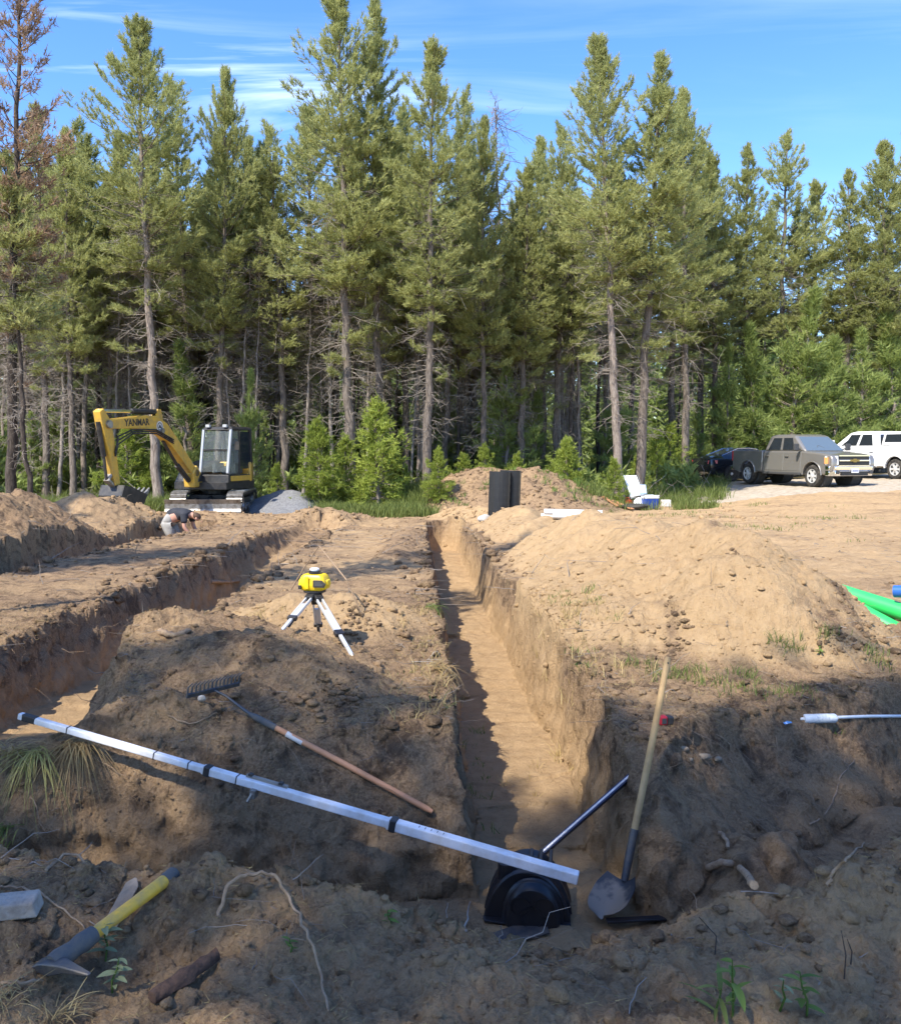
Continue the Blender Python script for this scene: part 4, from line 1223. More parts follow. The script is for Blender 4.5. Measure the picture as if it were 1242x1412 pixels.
# hydraulic cylinders
m = MB(); m.tube([(2.70, by_, 2.88), (3.85, by_, 2.86)], 0.075, 12); ac = m.build('arm_cylinder', BLK, ex, smooth=40, M=RT)
m = MB(); m.tube([(3.83, by_, 2.86), (5.12, by_, 2.82)], 0.045, 12); m.build('cylinder_rod', CHROME, ac, smooth=40, M=RT)
for y in (by_-0.06, by_+0.06):
    m = MB(); m.prism([(2.55,2.58),(2.95,2.68),(2.80,2.96),(2.66,2.96)], y-0.015, y+0.015); m.build('cylinder_lug', YEL, boom, M=RT)
m = MB(); m.tube([(1.28, by_, 0.98), (1.85, by_, 1.43)], 0.075, 12); m.tube([(1.83, by_, 1.41), (2.50, by_, 2.10)], 0.045, 12); m.build('boom_cylinder', BLK, ex, smooth=40, M=RT)
m = MB(); m.tube([(5.16, by_, 2.55), (4.98, by_, 1.70)], 0.062, 12); m.tube([(4.98, by_, 1.72), (4.90, by_, 1.12)], 0.038, 12); m.build('bucket_cylinder', BLK, ex, smooth=40, M=RT)
for k in range(3):
    m = MB(); o_ = 0.05*k
    m.tube([(2.2, by_+0.14, 2.14-o_), (3.0, by_+0.15, 2.40-o_), (4.0, by_+0.15, 2.38-o_), (4.62, by_+0.16, 2.20-o_*2), (4.72, by_+0.14, 1.80-o_)], 0.02, 6); m.build('hydraulic_hose', RUB, ex, smooth=60, M=RT)
m = MB(); m.beam((4.90, by_, 1.12), (4.52, by_, 0.86), 0.16, 0.07); m.beam((4.74, by_, 1.25), (4.92, by_, 1.08), 0.14, 0.06); m.build('bucket_link', STEEL, ex, bevel=0.01, M=RT)
# bucket: curled shell, open towards the machine
m = MB()
shell = [(4.66,0.98),(4.78,0.72),(4.74,0.44),(4.52,0.24),(4.22,0.20),(3.94,0.38),(3.72,0.70)]
vs = []
for p_ in shell: vs += [(p_[0], by_-0.33, p_[1]), (p_[0], by_+0.33, p_[1])]
c_ = Vector((4.30, 0.70))
for p_ in shell:
    q_ = Vector(p_) + (c_-Vector(p_)).normalized()*0.035
    vs += [(q_.x, by_-0.33, q_.y), (q_.x, by_+0.33, q_.y)]
k = len(shell); fs = []
for i in range(k-1):
    fs += [(2*i, 2*i+1, 2*i+3, 2*i+2), (2*k+2*i, 2*k+2*i+2, 2*k+2*i+3, 2*k+2*i+1)]
m.add(vs, fs + [(0, 2*k, 2*k+1, 1), (2*k-2, 2*k-1, 4*k-1, 4*k-2)])
for y in (by_-0.345, by_+0.315):
    m.prism(shell + [(4.35, 0.92)], y, y+0.03)
bk = m.build('bucket', BLK, ex, M=RT)
for i in range(5):
    y = by_ - 0.29 + 0.145*i
    m = MB(); m.hexa([(3.72,y-0.04,0.66),(3.78,y-0.04,0.74),(3.78,y+0.04,0.74),(3.72,y+0.04,0.66),(3.56,y-0.02,0.86),(3.58,y-0.02,0.88),(3.58,y+0.02,0.88),(3.56,y+0.02,0.86)]); m.build('bucket_tooth', STEEL, bk, M=RT)
# lettering and badge on the boom
def letters(txt, size, name, mt, parent, Mx, depth=0.004, weight=0.0):
    cu = bpy.data.curves.new(name, 'FONT'); cu.body = txt; cu.size = size; cu.align_x = 'CENTER'; cu.align_y = 'CENTER'; cu.extrude = depth; cu.offset = weight
    tmp = bpy.data.objects.new('tmp', cu); COL.objects.link(tmp)
    dg = bpy.context.evaluated_depsgraph_get(); me = bpy.data.meshes.new_from_object(tmp.evaluated_get(dg))
    bpy.data.objects.remove(tmp); bpy.data.curves.remove(cu)
    me.transform(Mx); me.materials.clear(); me.materials.append(mt); me.name = name
    o = bpy.data.objects.new(name, me); COL.objects.link(o)
    if parent: o.parent = parent
    return o
ang = atan2(-0.035, 0.65)
TX = RT @ Matrix.Translation((3.78, by_+0.124, 2.565)) @ Matrix.Rotation(ang, 4, 'Y').inverted() @ Matrix(((-1,0,0,0),(0,0,1,0),(0,1,0,0),(0,0,0,1)))
letters('YANMAR', 0.25, 'lettering', BLK, boom, TX, 0.004, 0.004)
m = MB(); m.lathe([(0.001,0.006),(0.145,0.006),(0.145,0.0),(0.001,0.0)], 24, RT @ Matrix.Translation((2.80, by_+0.122, 2.49)) @ Matrix.Rotation(-pi/2, 4, 'X'))
bd = m.build('badge', mat('pale_decal', (0.62,0.60,0.54), 0.5), boom)
m = MB(); m.lathe([(0.085,0.009),(0.11,0.009),(0.11,0.005),(0.085,0.005)], 24, RT @ Matrix.Translation((2.80, by_+0.122, 2.49)) @ Matrix.Rotation(-pi/2, 4, 'X'), cap=False); m.prism([(2.72,2.45),(2.88,2.45),(2.80,2.55)], by_+0.128, by_+0.131); m.v[-6:] = [tuple(RT @ Vector(p_)) for p_ in m.v[-6:]]
m.build('badge_ring', TRIM, bd)
# pale boulder and small heap by the bucket
def rock(name, label, loc, r, seed, mt, cat='stone', group=None, parent=None, rot=0, sub=3, amp=0.22):
    bm = bmesh.new(); bmesh.ops.create_icosphere(bm, subdivisions=sub, radius=1.0)
    co = np.array([v.co[:] for v in bm.verts])
    d = 1 + amp*pn3(co[:,0]*1.3, co[:,1]*1.3, co[:,2]*1.3, seed) + amp*0.4*pn3(co[:,0]*3.5, co[:,1]*3.5, co[:,2]*3.5, seed+3)
    for v, k_ in zip(bm.verts, d): v.co = Vector((v.co.x*r[0], v.co.y*r[1], v.co.z*r[2]))*float(k_)
    me = bpy.data.meshes.new(name); bm.to_mesh(me); bm.free(); me.materials.append(mt)
    me.polygons.foreach_set('use_smooth', [True]*len(me.polygons))
    o = bpy.data.objects.new(name, me); COL.objects.link(o); o.location = loc; o.rotation_euler = (0, 0, rot)
    if label: tag(o, label, cat, group)
    if parent: o.parent = parent
    return o
STONE = mat('pale_stone', (0.42,0.39,0.35), 0.85, spec=0.3, noise=(9, (0.26,0.235,0.205), 0.9), bump=0.5, bscale=30)
p_ = P(122, 684, 21.8)
rock('boulder', 'rounded pale grey boulder beside the digger bucket', (p_.x, p_.y, H(p_.x, p_.y)+0.16), (0.50, 0.38, 0.34), 5, STONE)

# ---------------------------------------------------------------- vehicles
def wheel(parent, c, r, w, side, rimmat, spokes=6, tyre=RUB):
    """wheel with its outer face towards side*y"""
    R = Matrix.Translation(c) @ Matrix.Rotation(-pi/2*side, 4, 'X')
    wobj = bpy.data.objects.new('wheel', None); COL.objects.link(wobj); wobj.parent = parent; wobj.location = (0,0,0)
    m = MB(); h = w/2
    m.lathe([(r*0.62,-h*0.9),(r*0.80,-h),(r*0.95,-h*0.85),(r,-h*0.5),(r,h*0.5),(r*0.95,h*0.85),(r*0.80,h),(r*0.66,h*0.92),(r*0.62,h*0.7)], 28, R, cap=False); m.build('tyre', tyre, wobj, smooth=35)
    m = MB()
    m.lathe([(r*0.62,-h*0.9),(r*0.60,h*0.2),(r*0.60,h*0.75),(r*0.66,h*0.95),(r*0.645,h*0.6)], 28, R, cap=False)
    m.lathe([(0.001,h*0.30),(r*0.58,h*0.25),(r*0.58,h*0.18),(0.001,h*0.2)], 28, R)
    m.build('rim', TRIM, wobj, smooth=35)
    m = MB()
    for i in range(spokes):
        a = 2*pi*i/spokes
        d = Vector((cos(a), sin(a), 0)); s = Vector((-sin(a), cos(a), 0))
        p = [d*r*0.12 - s*r*0.09 + Vector((0,0,h*0.3)), d*r*0.62 - s*r*0.12 + Vector((0,0,h*0.3)), d*r*0.62 + s*r*0.12 + Vector((0,0,h*0.3)), d*r*0.12 + s*r*0.09 + Vector((0,0,h*0.3))]
        q = [v_ + Vector((0,0,h*0.45)) for v_ in p]
        m.hexa([R @ v_ for v_ in p] + [R @ v_ for v_ in q])
    m.lathe([(r*0.20,h*0.3),(r*0.20,h*0.85),(r*0.12,h*0.95),(0.001,h*0.95)], 16, R)
    m.lathe([(r*0.56,h*0.62),(r*0.56,h*0.82),(r*0.645,h*0.86),(r*0.645,h*0.62)], 28, R, cap=False)
    m.build('spokes', rimmat, wobj, smooth=35)
    return wobj

def quad_panel(corner, poly, off, nrm, thick=0.006):
    """polygon in (s,t) on the bilinear patch corner=(p00,p10,p11,p01), lifted off along nrm"""
    a, b, c, d = [Vector(q) for q in corner]; nrm = Vector(nrm).normalized()
    pts = [(a*(1-s)+b*s)*(1-t) + (d*(1-s)+c*s)*t + nrm*off for s, t in poly]
    m = MB(); n = len(pts)
    m.add(pts + [p - nrm*thick for p in pts], [tuple(range(n)), tuple(range(2*n-1, n-1, -1))] + [(i, (i+1) % n, n+(i+1) % n, n+i) for i in range(n)])
    return m

def arch(xc, zc, r, a0=190, a1=-10, n=12):
    return [(xc + r*cos(radians(a0+(a1-a0)*i/n)), zc + r*sin(radians(a0+(a1-a0)*i/n))) for i in range(n+1)]

def pickup(loc, rz, label, paint, chrome, canopy=False, badge=True):
    t = thing('pickup_truck', label, 'pickup', loc, (0, 0, rz))
    fx, rx, zc, wr = 1.92, -1.98, 0.41, 0.41
    W = 1.0
    # cab and front body
    low = [(2.62,0.50),(2.88,0.56),(2.93,0.75),(2.93,1.02),(2.84,1.17),(2.30,1.245),(1.42,1.32),(0.2,1.33),(-1.02,1.33),(-1.02,0.46)] + [(fx-0.62,0.46)] + arch(fx, zc+0.02, 0.50, 180, 0)
    m = MB(); m.prism(low, -W, W)
    m.v = [(x, y*(0.93 if z > 1.2 else (0.985 if z > 0.98 else 1.0))*(1-0.055*max(0, (x-2.2))/0.7), z) for x, y, z in m.v]
    m.build('body', paint, t, smooth=35, bevel=0.07, seg=4)
    # bed: two sides, floor, bulkhead, tailgate
    bedp = [(-1.05,1.34),(-1.05,0.50),(rx+0.60,0.50)] + arch(rx, zc+0.02, 0.50, 0, 180) + [(-2.95,0.58),(-3.02,0.70),(-3.02,1.36),(-2.0,1.36)]
    for s in (-1, 1):
        m = MB(); m.prism(bedp, min(s*0.86, s*0.995), max(s*0.86, s*0.995))
        m.v = [(x, y*(0.965 if z > 1.2 else 1.0), z) for x, y, z in m.v]
        m.build('bed_side', paint, t, smooth=35, bevel=0.045, seg=3)
        for xc in (fx, rx):
            m = MB(); ar = arch(xc, zc+0.02, 0.515, 178, 2, 16); m.tube([(a_[0], s*0.992, a_[1]) for a_ in ar], 0.030, 8); m.build('wheel_flare', paint, t, smooth=50)
        for xc in (fx, rx):                                     # dark inner wheel well
            m = MB(); m.lathe([(0.01,0),(0.49,0),(0.49,0.34),(0.01,0.34)], 20, Matrix.Translation((xc, s*0.60-0.17, zc+0.02)) @ Matrix.Rotation(-pi/2, 4, 'X')); m.build('wheel_well', TRIM, t)
    m = MB(); m.box((-2.02, 0, 0.74), (1.92, 1.71, 0.06)); m.box((-1.09, 0, 1.05), (0.06, 1.71, 0.55)); m.build('bed_floor', TRIM, t)
    m = MB(); m.box((-3.02, 0, 1.05), (0.07, 1.70, 0.60)); tg = m.build('tailgate', paint, t, bevel=0.02)
    m = MB(); m.box((-3.07, 0, 1.2), (0.03, 0.25, 0.06)); m.build('tailgate_handle', TRIM, tg)
    m = MB(); m.box((-3.12, 0, 0.62), (0.16, 1.92, 0.20)); m.build('rear_bumper', chrome, t, bevel=0.03)
    for s in (-1, 1):
        m = MB(); m.box((-3.02, s*0.925, 1.12), (0.07, 0.12, 0.40)); m.build('tail_light', mat('tail_lamp', (0.45,0.02,0.02), 0.2), t, bevel=0.01)
    # chassis
    m = MB(); m.box((-0.1, 0, 0.50), (5.2, 1.1, 0.16)); m.build('chassis', TRIM, t)
    for xx in (fx, rx):
        m = MB(); m.tube([(xx, -0.8, zc), (xx, 0.8, zc)], 0.06, 8); m.ell((xx, 0.1, zc), (0.16,0.16,0.14), 10, 8); m.build('axle', TRIM, t)
    # greenhouse
    zb, zt = 1.31, 1.94
    xb0, xb1, xt0, xt1 = 1.46, -1.00, 0.66, -0.82
    hb, ht = 0.925, 0.745
    m = MB(); m.hexa([(xb1,-hb,zb),(xb0,-hb,zb),(xb0,hb,zb),(xb1,hb,zb),(xt1,-ht,zt-0.02),(xt0,-ht,zt-0.02),(xt0,ht,zt-0.02),(xt1,ht,zt-0.02)])
    m.build('cabin', paint, t, smooth=35, bevel=0.09, seg=4)
    m = MB(); m.hexa([(xt1+0.02,-ht+0.05,zt-0.03),(xt0-0.03,-ht+0.05,zt-0.03),(xt0-0.03,ht-0.05,zt-0.03),(xt1+0.02,ht-0.05,zt-0.03),(xt1+0.15,-ht+0.14,zt+0.02),(xt0-0.25,-ht+0.14,zt+0.02),(xt0-0.25,ht-0.14,zt+0.02),(xt1+0.15,ht-0.14,zt+0.02)])
    m.build('roof', paint, t, bevel=0.03)
    for s in (-1, 1):
        c = [(xb1, s*hb, zb), (xb0, s*hb, zb), (xt0, s*ht, zt-0.02), (xt1, s*ht, zt-0.02)]
        nv = (0, s*(zt-zb), (hb-ht))
        quad_panel(c, [(0.10,0.10),(0.415,0.10),(0.475,0.84),(0.17,0.84)], 0.004, nv).build('rear_door_window', DGLASS, t)
        quad_panel(c, [(0.475,0.10),(0.835,0.10),(0.80,0.45),(0.86,0.84),(0.545,0.84)], 0.004, nv).build('front_door_window', DGLASS, t)
    c = [(xb0,-hb,zb),(xb0,hb,zb),(xt0,ht,zt-0.02),(xt0,-ht,zt-0.02)]
    quad_panel(c, [(0.06,0.06),(0.94,0.06),(0.93,0.90),(0.07,0.90)], 0.004, (zt-zb,0,xb0-xt0)).build('windscreen', WGLASS, t)
    c = [(xb1,-hb,zb),(xb1,hb,zb),(xt1,ht,zt-0.02),(xt1,-ht,zt-0.02)]
    quad_panel(c, [(0.10,0.14),(0.90,0.14),(0.90,0.84),(0.10,0.84)], 0.004, (-1,0,0.3)).build('rear_window', DGLASS, t)
    for s in (-1, 1):
        m = MB(); m.beam((1.40, s*0.30, 1.335), (1.18, s*0.02-0.15, 1.53), 0.02, 0.015); m.build('wiper', TRIM, t)
    # doors: recessed seams, handles
    for s in (-1, 1):
        dn = Vector((0, s, 0))
        for x0, x1 in ((0.30, 1.28), (-0.90, 0.26)):
            m = MB(); m.prism([(x0,0.58),(x1,0.58),(x1-0.02,1.26),(x0,1.26)], min(s*0.99, s*1.006), max(s*0.99, s*1.006))
            m.v = [(x, y*(0.935 if z > 1.2 else 1.0), z) for x, y, z in m.v]
            dr = m.build('door', paint, t, bevel=0.008)
            m = MB(); m.box((x0+0.16, s*0.99, 1.13), (0.20, 0.035, 0.045)); m.build('door_handle', paint, dr, bevel=0.01)
        m = MB(); m.box((0.15, s*0.99, 0.47), (2.3, 0.06, 0.09)); m.build('sill', TRIM, t, bevel=0.02)
        m = MB(); m.beam((1.22, s*0.93, 1.38), (1.24, s*1.10, 1.42), 0.05, 0.05); m.box((1.25, s*1.17, 1.47), (0.10, 0.20, 0.26)); m.build('side_mirror', TRIM if badge else paint, t, bevel=0.03)
    # front
    m = MB(); m.box((2.925, 0, 0.98), (0.05, 1.30, 0.34)); gr = m.build('grille', PLASTIC, t, bevel=0.01)
    m = MB(); m.box((2.96, 0, 0.985), (0.04, 1.30, 0.055)); m.build('grille_bar', chrome, gr, bevel=0.01)
    m = MB(); m.box((2.945, 0, 1.155), (0.04, 1.34, 0.03)); m.box((2.945, 0, 0.80), (0.04, 1.34, 0.03)); m.build('grille_surround', chrome, gr)
    for k_ in range(4):
        m = MB(); m.box((2.952, 0, 0.855+0.032*k_ + (0.07 if k_ > 1 else 0)), (0.015, 1.28, 0.010)); m.build('grille_slat', TRIM, gr)
    if badge:
        m = MB(); m.prism([(-0.20,-0.035),(-0.075,-0.035),(-0.065,-0.065),(0.075,-0.065),(0.065,-0.035),(0.19,-0.035),(0.20,0.035),(0.075,0.035),(0.065,0.065),(-0.075,0.065),(-0.065,0.035),(-0.19,0.035)], 2.98, 2.995, ax='x', mi=0)
        m.v = [(x, y, z+0.985) for x, y, z in m.v]; m.build('emblem', mat('gold_badge', (0.30,0.22,0.08), 0.3, metal=0.8), gr)
    HL = mat('headlamp', (0.75,0.76,0.74), 0.08, spec=0.8); AMB = mat('amber_lamp', (0.85,0.36,0.12), 0.15)
    for s in (-1, 1):
        m = MB(); m.hexa([(2.60,s*0.975,0.83),(2.93,s*0.70,0.83),(2.93,s*0.66,0.83),(2.60,s*0.9,0.83),(2.56,s*0.965,1.14),(2.89,s*0.70,1.14),(2.89,s*0.66,1.14),(2.56,s*0.9,1.14)])
        m.xf(Matrix.Translation((0.025, s*0.012, 0))); hl = m.build('headlight', HL, t, bevel=0.012)
        m = MB(); m.box((2.66, s*0.965, 0.98), (0.16, 0.05, 0.24)); m.build('indicator', AMB, hl, bevel=0.01)
        m = MB(); m.lathe([(0.001,0.02),(0.07,0.02),(0.07,0)], 14, Matrix.Translation((2.985, s*0.72, 0.57)) @ Matrix.Rotation(pi/2, 4, 'Y')); m.build('fog_light', TRIM, t)
    bp = [(2.62,-0.99),(2.80,-0.97),(2.96,-0.80),(2.99,0),(2.96,0.80),(2.80,0.97),(2.62,0.99),(2.62,0.9),(2.62,-0.9)]
    m = MB(); m.prism(bp, 0.63, 0.79, ax='z'); fb = m.build('front_bumper', chrome, t, smooth=40, bevel=0.02)
    m = MB(); m.prism([(x-0.01, y*0.985) for x, y in bp], 0.43, 0.625, ax='z'); m.build('bumper_valance', chrome if badge else TRIM, fb, smooth=40, bevel=0.02)
    m = MB(); m.box((2.985, 0, 0.52), (0.03, 1.15, 0.15)); m.build('air_intake', PLASTIC, fb)
    m = MB(); m.box((3.01, 0, 0.62), (0.015, 0.31, 0.155)); pl = m.build('licence_plate', mat('plate_white', (0.70,0.70,0.72), 0.5), fb)
    m = MB()
    for k_ in range(6): m.box((3.02, -0.11+0.044*k_, 0.615), (0.004, 0.026, 0.06))
    m.build('plate_print', mat('plate_blue', (0.05,0.08,0.22), 0.6), pl)
    for xx in (fx, rx):
        for s in (-1, 1):
            wheel(t, (xx, s*0.86, zc), wr, 0.27, s, ALLOY, 6)
    if canopy:
        m = MB(); m.hexa([(-3.0,-0.90,1.37),(-1.16,-0.90,1.37),(-1.16,0.90,1.37),(-3.0,0.90,1.37),(-2.9,-0.74,1.93),(-1.18,-0.74,1.93),(-1.18,0.74,1.93),(-2.9,0.74,1.93)])
        cp = m.build('canopy', paint, t, bevel=0.05, seg=3)
        for s in (-1, 1):
            c = [(-3.0,s*0.90,1.37),(-1.16,s*0.90,1.37),(-1.18,s*0.74,1.93),(-2.9,s*0.74,1.93)]
            quad_panel(c, [(0.10,0.22),(0.92,0.22),(0.92,0.80),(0.10,0.80)], 0.004, (0, s*0.66, 0.13)).build('canopy_window', DGLASS, cp)
        m = MB(); m.box((-2.93, 0, 1.95), (0.06, 0.3, 0.05)); m.build('brake_light', mat('brake_lamp', (0.6,0.03,0.02), 0.2), cp)
    return t
GREY = mat('grey_metallic', (0.25,0.235,0.213), 0.28, metal=0.45, coat=0.6, noise=(2.5, (0.25,0.225,0.19), 0.5))
WHITE = mat('white_paint', (0.78,0.78,0.77), 0.3, coat=0.6, noise=(1.2, (0.60,0.56,0.50), 0.25))
def ground_fit(x, y, hd, half):
    return 0.5*(H(x+hd[0]*half, y+hd[1]*half) + H(x-hd[0]*half, y-hd[1]*half))
th = radians(-73)
gx_, gy_ = 13.65, 35.2
pickup((gx_, gy_, ground_fit(gx_, gy_, (cos(th), sin(th)), 1.9)), th, 'grey crew cab pickup with chrome bumper facing the plot', GREY, CHROME)
th = radians(110)
wx_, wy_ = 18.1, 38.4
pickup((wx_, wy_, ground_fit(wx_, wy_, (cos(th), sin(th)), 1.9)), th, 'white crew cab pickup with a canopy at the edge of the drive', WHITE, SILVER, canopy=True, badge=False)

# dark saloon: body lofted over stations, glass faces kept apart
def saloon(loc, rz, label):
    t = thing('sedan_car', label, 'car', loc, (0, 0, rz))
    BP_ = mat('black_car_paint', (0.012,0.013,0.016), 0.18, coat=0.8)
    # x, sill z, width, belt z, roof z, roof half width
    st = [(2.40,0.40,0.62,0.62,0.64,0.50),(2.25,0.26,0.80,0.72,0.76,0.62),(1.75,0.22,0.90,0.82,0.90,0.70),(0.95,0.20,0.915,0.92,0.99,0.72),(0.85,0.20,0.915,0.93,1.02,0.70),
          (0.10,0.20,0.92,0.95,1.38,0.60),(-0.30,0.20,0.92,0.95,1.44,0.58),(-0.90,0.20,0.92,0.97,1.42,0.57),(-1.75,0.22,0.91,1.00,1.12,0.62),(-2.05,0.26,0.88,1.00,1.07,0.62),(-2.35,0.34,0.80,0.96,0.99,0.58),(-2.42,0.42,0.70,0.70,0.72,0.50)]
    rings = []
    for x, zs, w, zb, zr, rw in st:
        half = [(w*0.90, zs), (w, zs+0.18), (w*1.0, (zs+zb)*0.55+0.08), (w*0.955, zb), (rw, zr), (rw*0.5, zr+0.025)]
        rings.append([(x, y, z) for y, z in half] + [(x, -y, z) for y, z in reversed(half)])
    n = len(rings[0]); body = MB(); gl = MB()
    V = [p for r in rings for p in r]
    bf = []; gf = []
    for i in range(len(rings)-1):
        xa, xb = st[i][0], st[i+1][0]
        for j in range(n):
            j2 = (j+1) % n
            f = (i*n+j, i*n+j2, (i+1)*n+j2, (i+1)*n+j)
            side = j in (3, n-5)
            top = j in (4, 5, 6)
            isg = (side and 4 <= i <= 7) or (top and i in (4, 7))
            (gf if isg else bf).append(f)
    bf.append(tuple(range(n-1, -1, -1))); bf.append(tuple((len(rings)-1)*n+j for j in range(n)))
    body.add(V, bf); gl.add(V, gf)
    body.build('body', BP_, t, smooth=32)
    for s in (-1, 1):
        g2 = MB(); g2.add(V, [f for f in gf if all(V[i][1]*s >= -1e-6 for i in f)]); go = g2.build('side_window', DGLASS, t, smooth=32)
    for e in (-1, 1):
        g2 = MB(); g2.add(V, [f for f in gf if not all(V[i][1] >= -1e-6 for i in f) and not all(V[i][1] <= 1e-6 for i in f) and sum(V[i][0] for i in f)*e + 1.6*e > 0]); g2.build('windscreen' if e > 0 else 'rear_window', DGLASS, t, smooth=32)
    for s in (-1, 1):
        m = MB(); m.beam((-0.95, s*0.585, 1.40), (-0.98, s*0.895, 0.98), 0.06, 0.02, up=(0, s, 0.3)); m.build('rear_pillar', BP_, t)
        m = MB(); m.tube([(0.8, s*0.70, 1.03), (0.10, s*0.615, 1.40), (-0.35, s*0.595, 1.455), (-0.9, s*0.585, 1.435), (-1.70, s*0.63, 1.13)], 0.014, 6); m.build('window_trim', CHROME, t)
        m = MB(); m.box((-0.35, s*0.925, 0.80), (0.2, 0.03, 0.035)); m.build('door_handle', BP_, t)
        m = MB(); m.hexa([(-2.40,s*0.66,0.76),(-2.05,s*0.885,0.78),(-2.05,s*0.87,0.78),(-2.36,s*0.6,0.76),(-2.385,s*0.66,0.92),(-2.05,s*0.875,0.93),(-2.05,s*0.86,0.93),(-2.34,s*0.6,0.92)]); m.xf(Matrix.Translation((-0.02, s*0.012, 0))); m.build('tail_light', mat('tail_lamp', (0.40,0.03,0.03), 0.2), t)
        m = MB(); m.box((0.78, s*1.0, 1.0), (0.16, 0.18, 0.12)); m.build('side_mirror', BP_, t, bevel=0.03)
        for xx in (1.42, -1.38):
            m = MB(); m.lathe([(0.001,0),(0.375,0),(0.375,0.015),(0.001,0.015)], 24, Matrix.Translation((xx, s*0.915, 0.35)) @ Matrix.Rotation(-pi/2*s, 4, 'X')); m.build('wheel_well', PLASTIC, t)
            wheel(t, (xx, s*0.835, 0.335), 0.335, 0.22, s, ALLOY, 10)
    return t
p_ = P(1000, 660, 40.2)
sx_, sy_ = 13.3, 40.4
saloon((sx_, sy_, H(sx_, sy_)), radians(16), 'black saloon car parked behind the grey pickup')

# ---------------------------------------------------------------- person
def skin_mesh(name, joints, edges, mt, parent, sub=2, root=0):
    me = bpy.data.meshes.new(name); me.from_pydata([j[0] for j in joints], edges, [])
    o = bpy.data.objects.new(name, me); COL.objects.link(o)
    md = o.modifiers.new('skin', 'SKIN'); md.use_smooth_shade = True
    ss = o.modifiers.new('sub', 'SUBSURF'); ss.levels = sub; ss.render_levels = sub
    lay = me.skin_vertices[0].data
    for i, j in enumerate(joints):
        r = j[1]; lay[i].radius = (r, r) if not hasattr(r, '__len__') else r
        lay[i].use_root = (i == root)
    dg = bpy.context.evaluated_depsgraph_get()
    m2 = bpy.data.meshes.new_from_object(o.evaluated_get(dg))
    bpy.data.objects.remove(o); bpy.data.meshes.remove(me)
    m2.name = name; m2.materials.clear(); m2.materials.append(mt)
    m2.polygons.foreach_set('use_smooth', [True]*len(m2.polygons))
    o = bpy.data.objects.new(name, m2); COL.objects.link(o)
    if parent: o.parent = parent
    return o
SKIN = mat('skin', (0.50,0.27,0.19), 0.55, noise=(6, (0.42,0.20,0.14), 0.5))
SHIRT = mat('charcoal_cotton', (0.035,0.037,0.045), 0.9, spec=0.2, noise=(9, (0.06,0.06,0.065), 0.7))
SHORTS = mat('light_grey_cotton', (0.34,0.33,0.31), 0.9, spec=0.2, noise=(9, (0.26,0.24,0.21), 0.7))
HAIR = mat('brown_hair', (0.07,0.038,0.022), 0.7)
BOOT = mat('brown_boot', (0.09,0.055,0.03), 0.7)
px_, py_ = -6.28, 20.0
pz_ = H(px_, py_)
per = thing('person', 'person in charcoal t-shirt and pale shorts bending down in the farthest trench', 'person', (px_, py_, pz_), (0, 0, radians(-8)))
J = [((0,0,0.92),(0.13,0.17)), ((0.20,0,1.00),(0.12,0.155)), ((0.42,0,1.03),(0.115,0.17)), ((0.54,0,1.01),(0.06,0.065)), ((0.66,0,0.95),(0.085,0.075)), ((0.73,0,0.90),(0.075,0.07)),
     ((0.0,0.11,0.82),0.095), ((0.16,0.13,0.46),0.062), ((-0.02,0.14,0.10),0.042), ((0.17,0.15,0.05),0.040),
     ((0.0,-0.11,0.82),0.095), ((0.14,-0.13,0.46),0.062), ((-0.04,-0.14,0.10),0.042), ((0.15,-0.15,0.05),0.040),
     ((0.44,0.19,1.0),0.062), ((0.47,0.23,0.74),0.045), ((0.62,0.17,0.54),0.032), ((0.67,0.16,0.47),0.035),
     ((0.44,-0.19,1.0),0.062), ((0.46,-0.23,0.74),0.045), ((0.60,-0.17,0.54),0.032), ((0.65,-0.16,0.47),0.035)]
E_ = [(0,1),(1,2),(2,3),(3,4),(4,5),(0,6),(6,7),(7,8),(8,9),(0,10),(10,11),(11,12),(12,13),(2,14),(14,15),(15,16),(16,17),(2,18),(18,19),(19,20),(20,21)]
bd_ = skin_mesh('body', J, E_, SKIN, per)
# fingers, nose and ears joined into the body
fm = MB()
for s, hx in ((1, 0.67), (-1, 0.65)):
    for k_, (dy_, ln_) in enumerate(((-0.03,0.075),(-0.01,0.085),(0.010,0.08),(0.03,0.065))):
        b0 = Vector((hx, 0.16*s+dy_, 0.45)); fm.tube([b0, b0+Vector((0.02,0,-0.5*ln_)), b0+Vector((0.005,0,-ln_))], [0.010,0.009,0.006], 6)
    b0 = Vector((hx-0.005, 0.16*s-0.03*s, 0.48)); fm.tube([b0, b0+Vector((0.035,-0.01*s,-0.02)), b0+Vector((0.05,-0.005*s,-0.05))], [0.011,0.010,0.007], 6)
fm.ell((0.765,0,0.855),(0.016,0.014,0.022),8,6); fm.ell((0.675,0.082,0.93),(0.022,0.012,0.032),8,6); fm.ell((0.675,-0.082,0.93),(0.022,0.012,0.032),8,6)
o = fm.build('fingers', SKIN, None, smooth=60)
bmj = bmesh.new(); bmj.from_mesh(bd_.data); bmj.from_mesh(o.data); bmj.to_mesh(bd_.data); bmj.free(); bpy.data.objects.remove(o)
em = MB()
for s in (-1, 1): em.ell((0.762, 0.032*s, 0.895), (0.008,0.011,0.008), 8, 6)
em.build('eyes', mat('eye', (0.05,0.04,0.035), 0.2), per, smooth=60)
J2 = [((-0.05,0,0.93),(0.165,0.205)), ((0.20,0,1.01),(0.145,0.18)), ((0.42,0,1.04),(0.135,0.19)), ((0.505,0,1.03),(0.085,0.10)), ((0.445,0.195,1.0),0.085), ((0.465,0.225,0.82),0.075), ((0.445,-0.195,1.0),0.085), ((0.46,-0.225,0.82),0.075)]
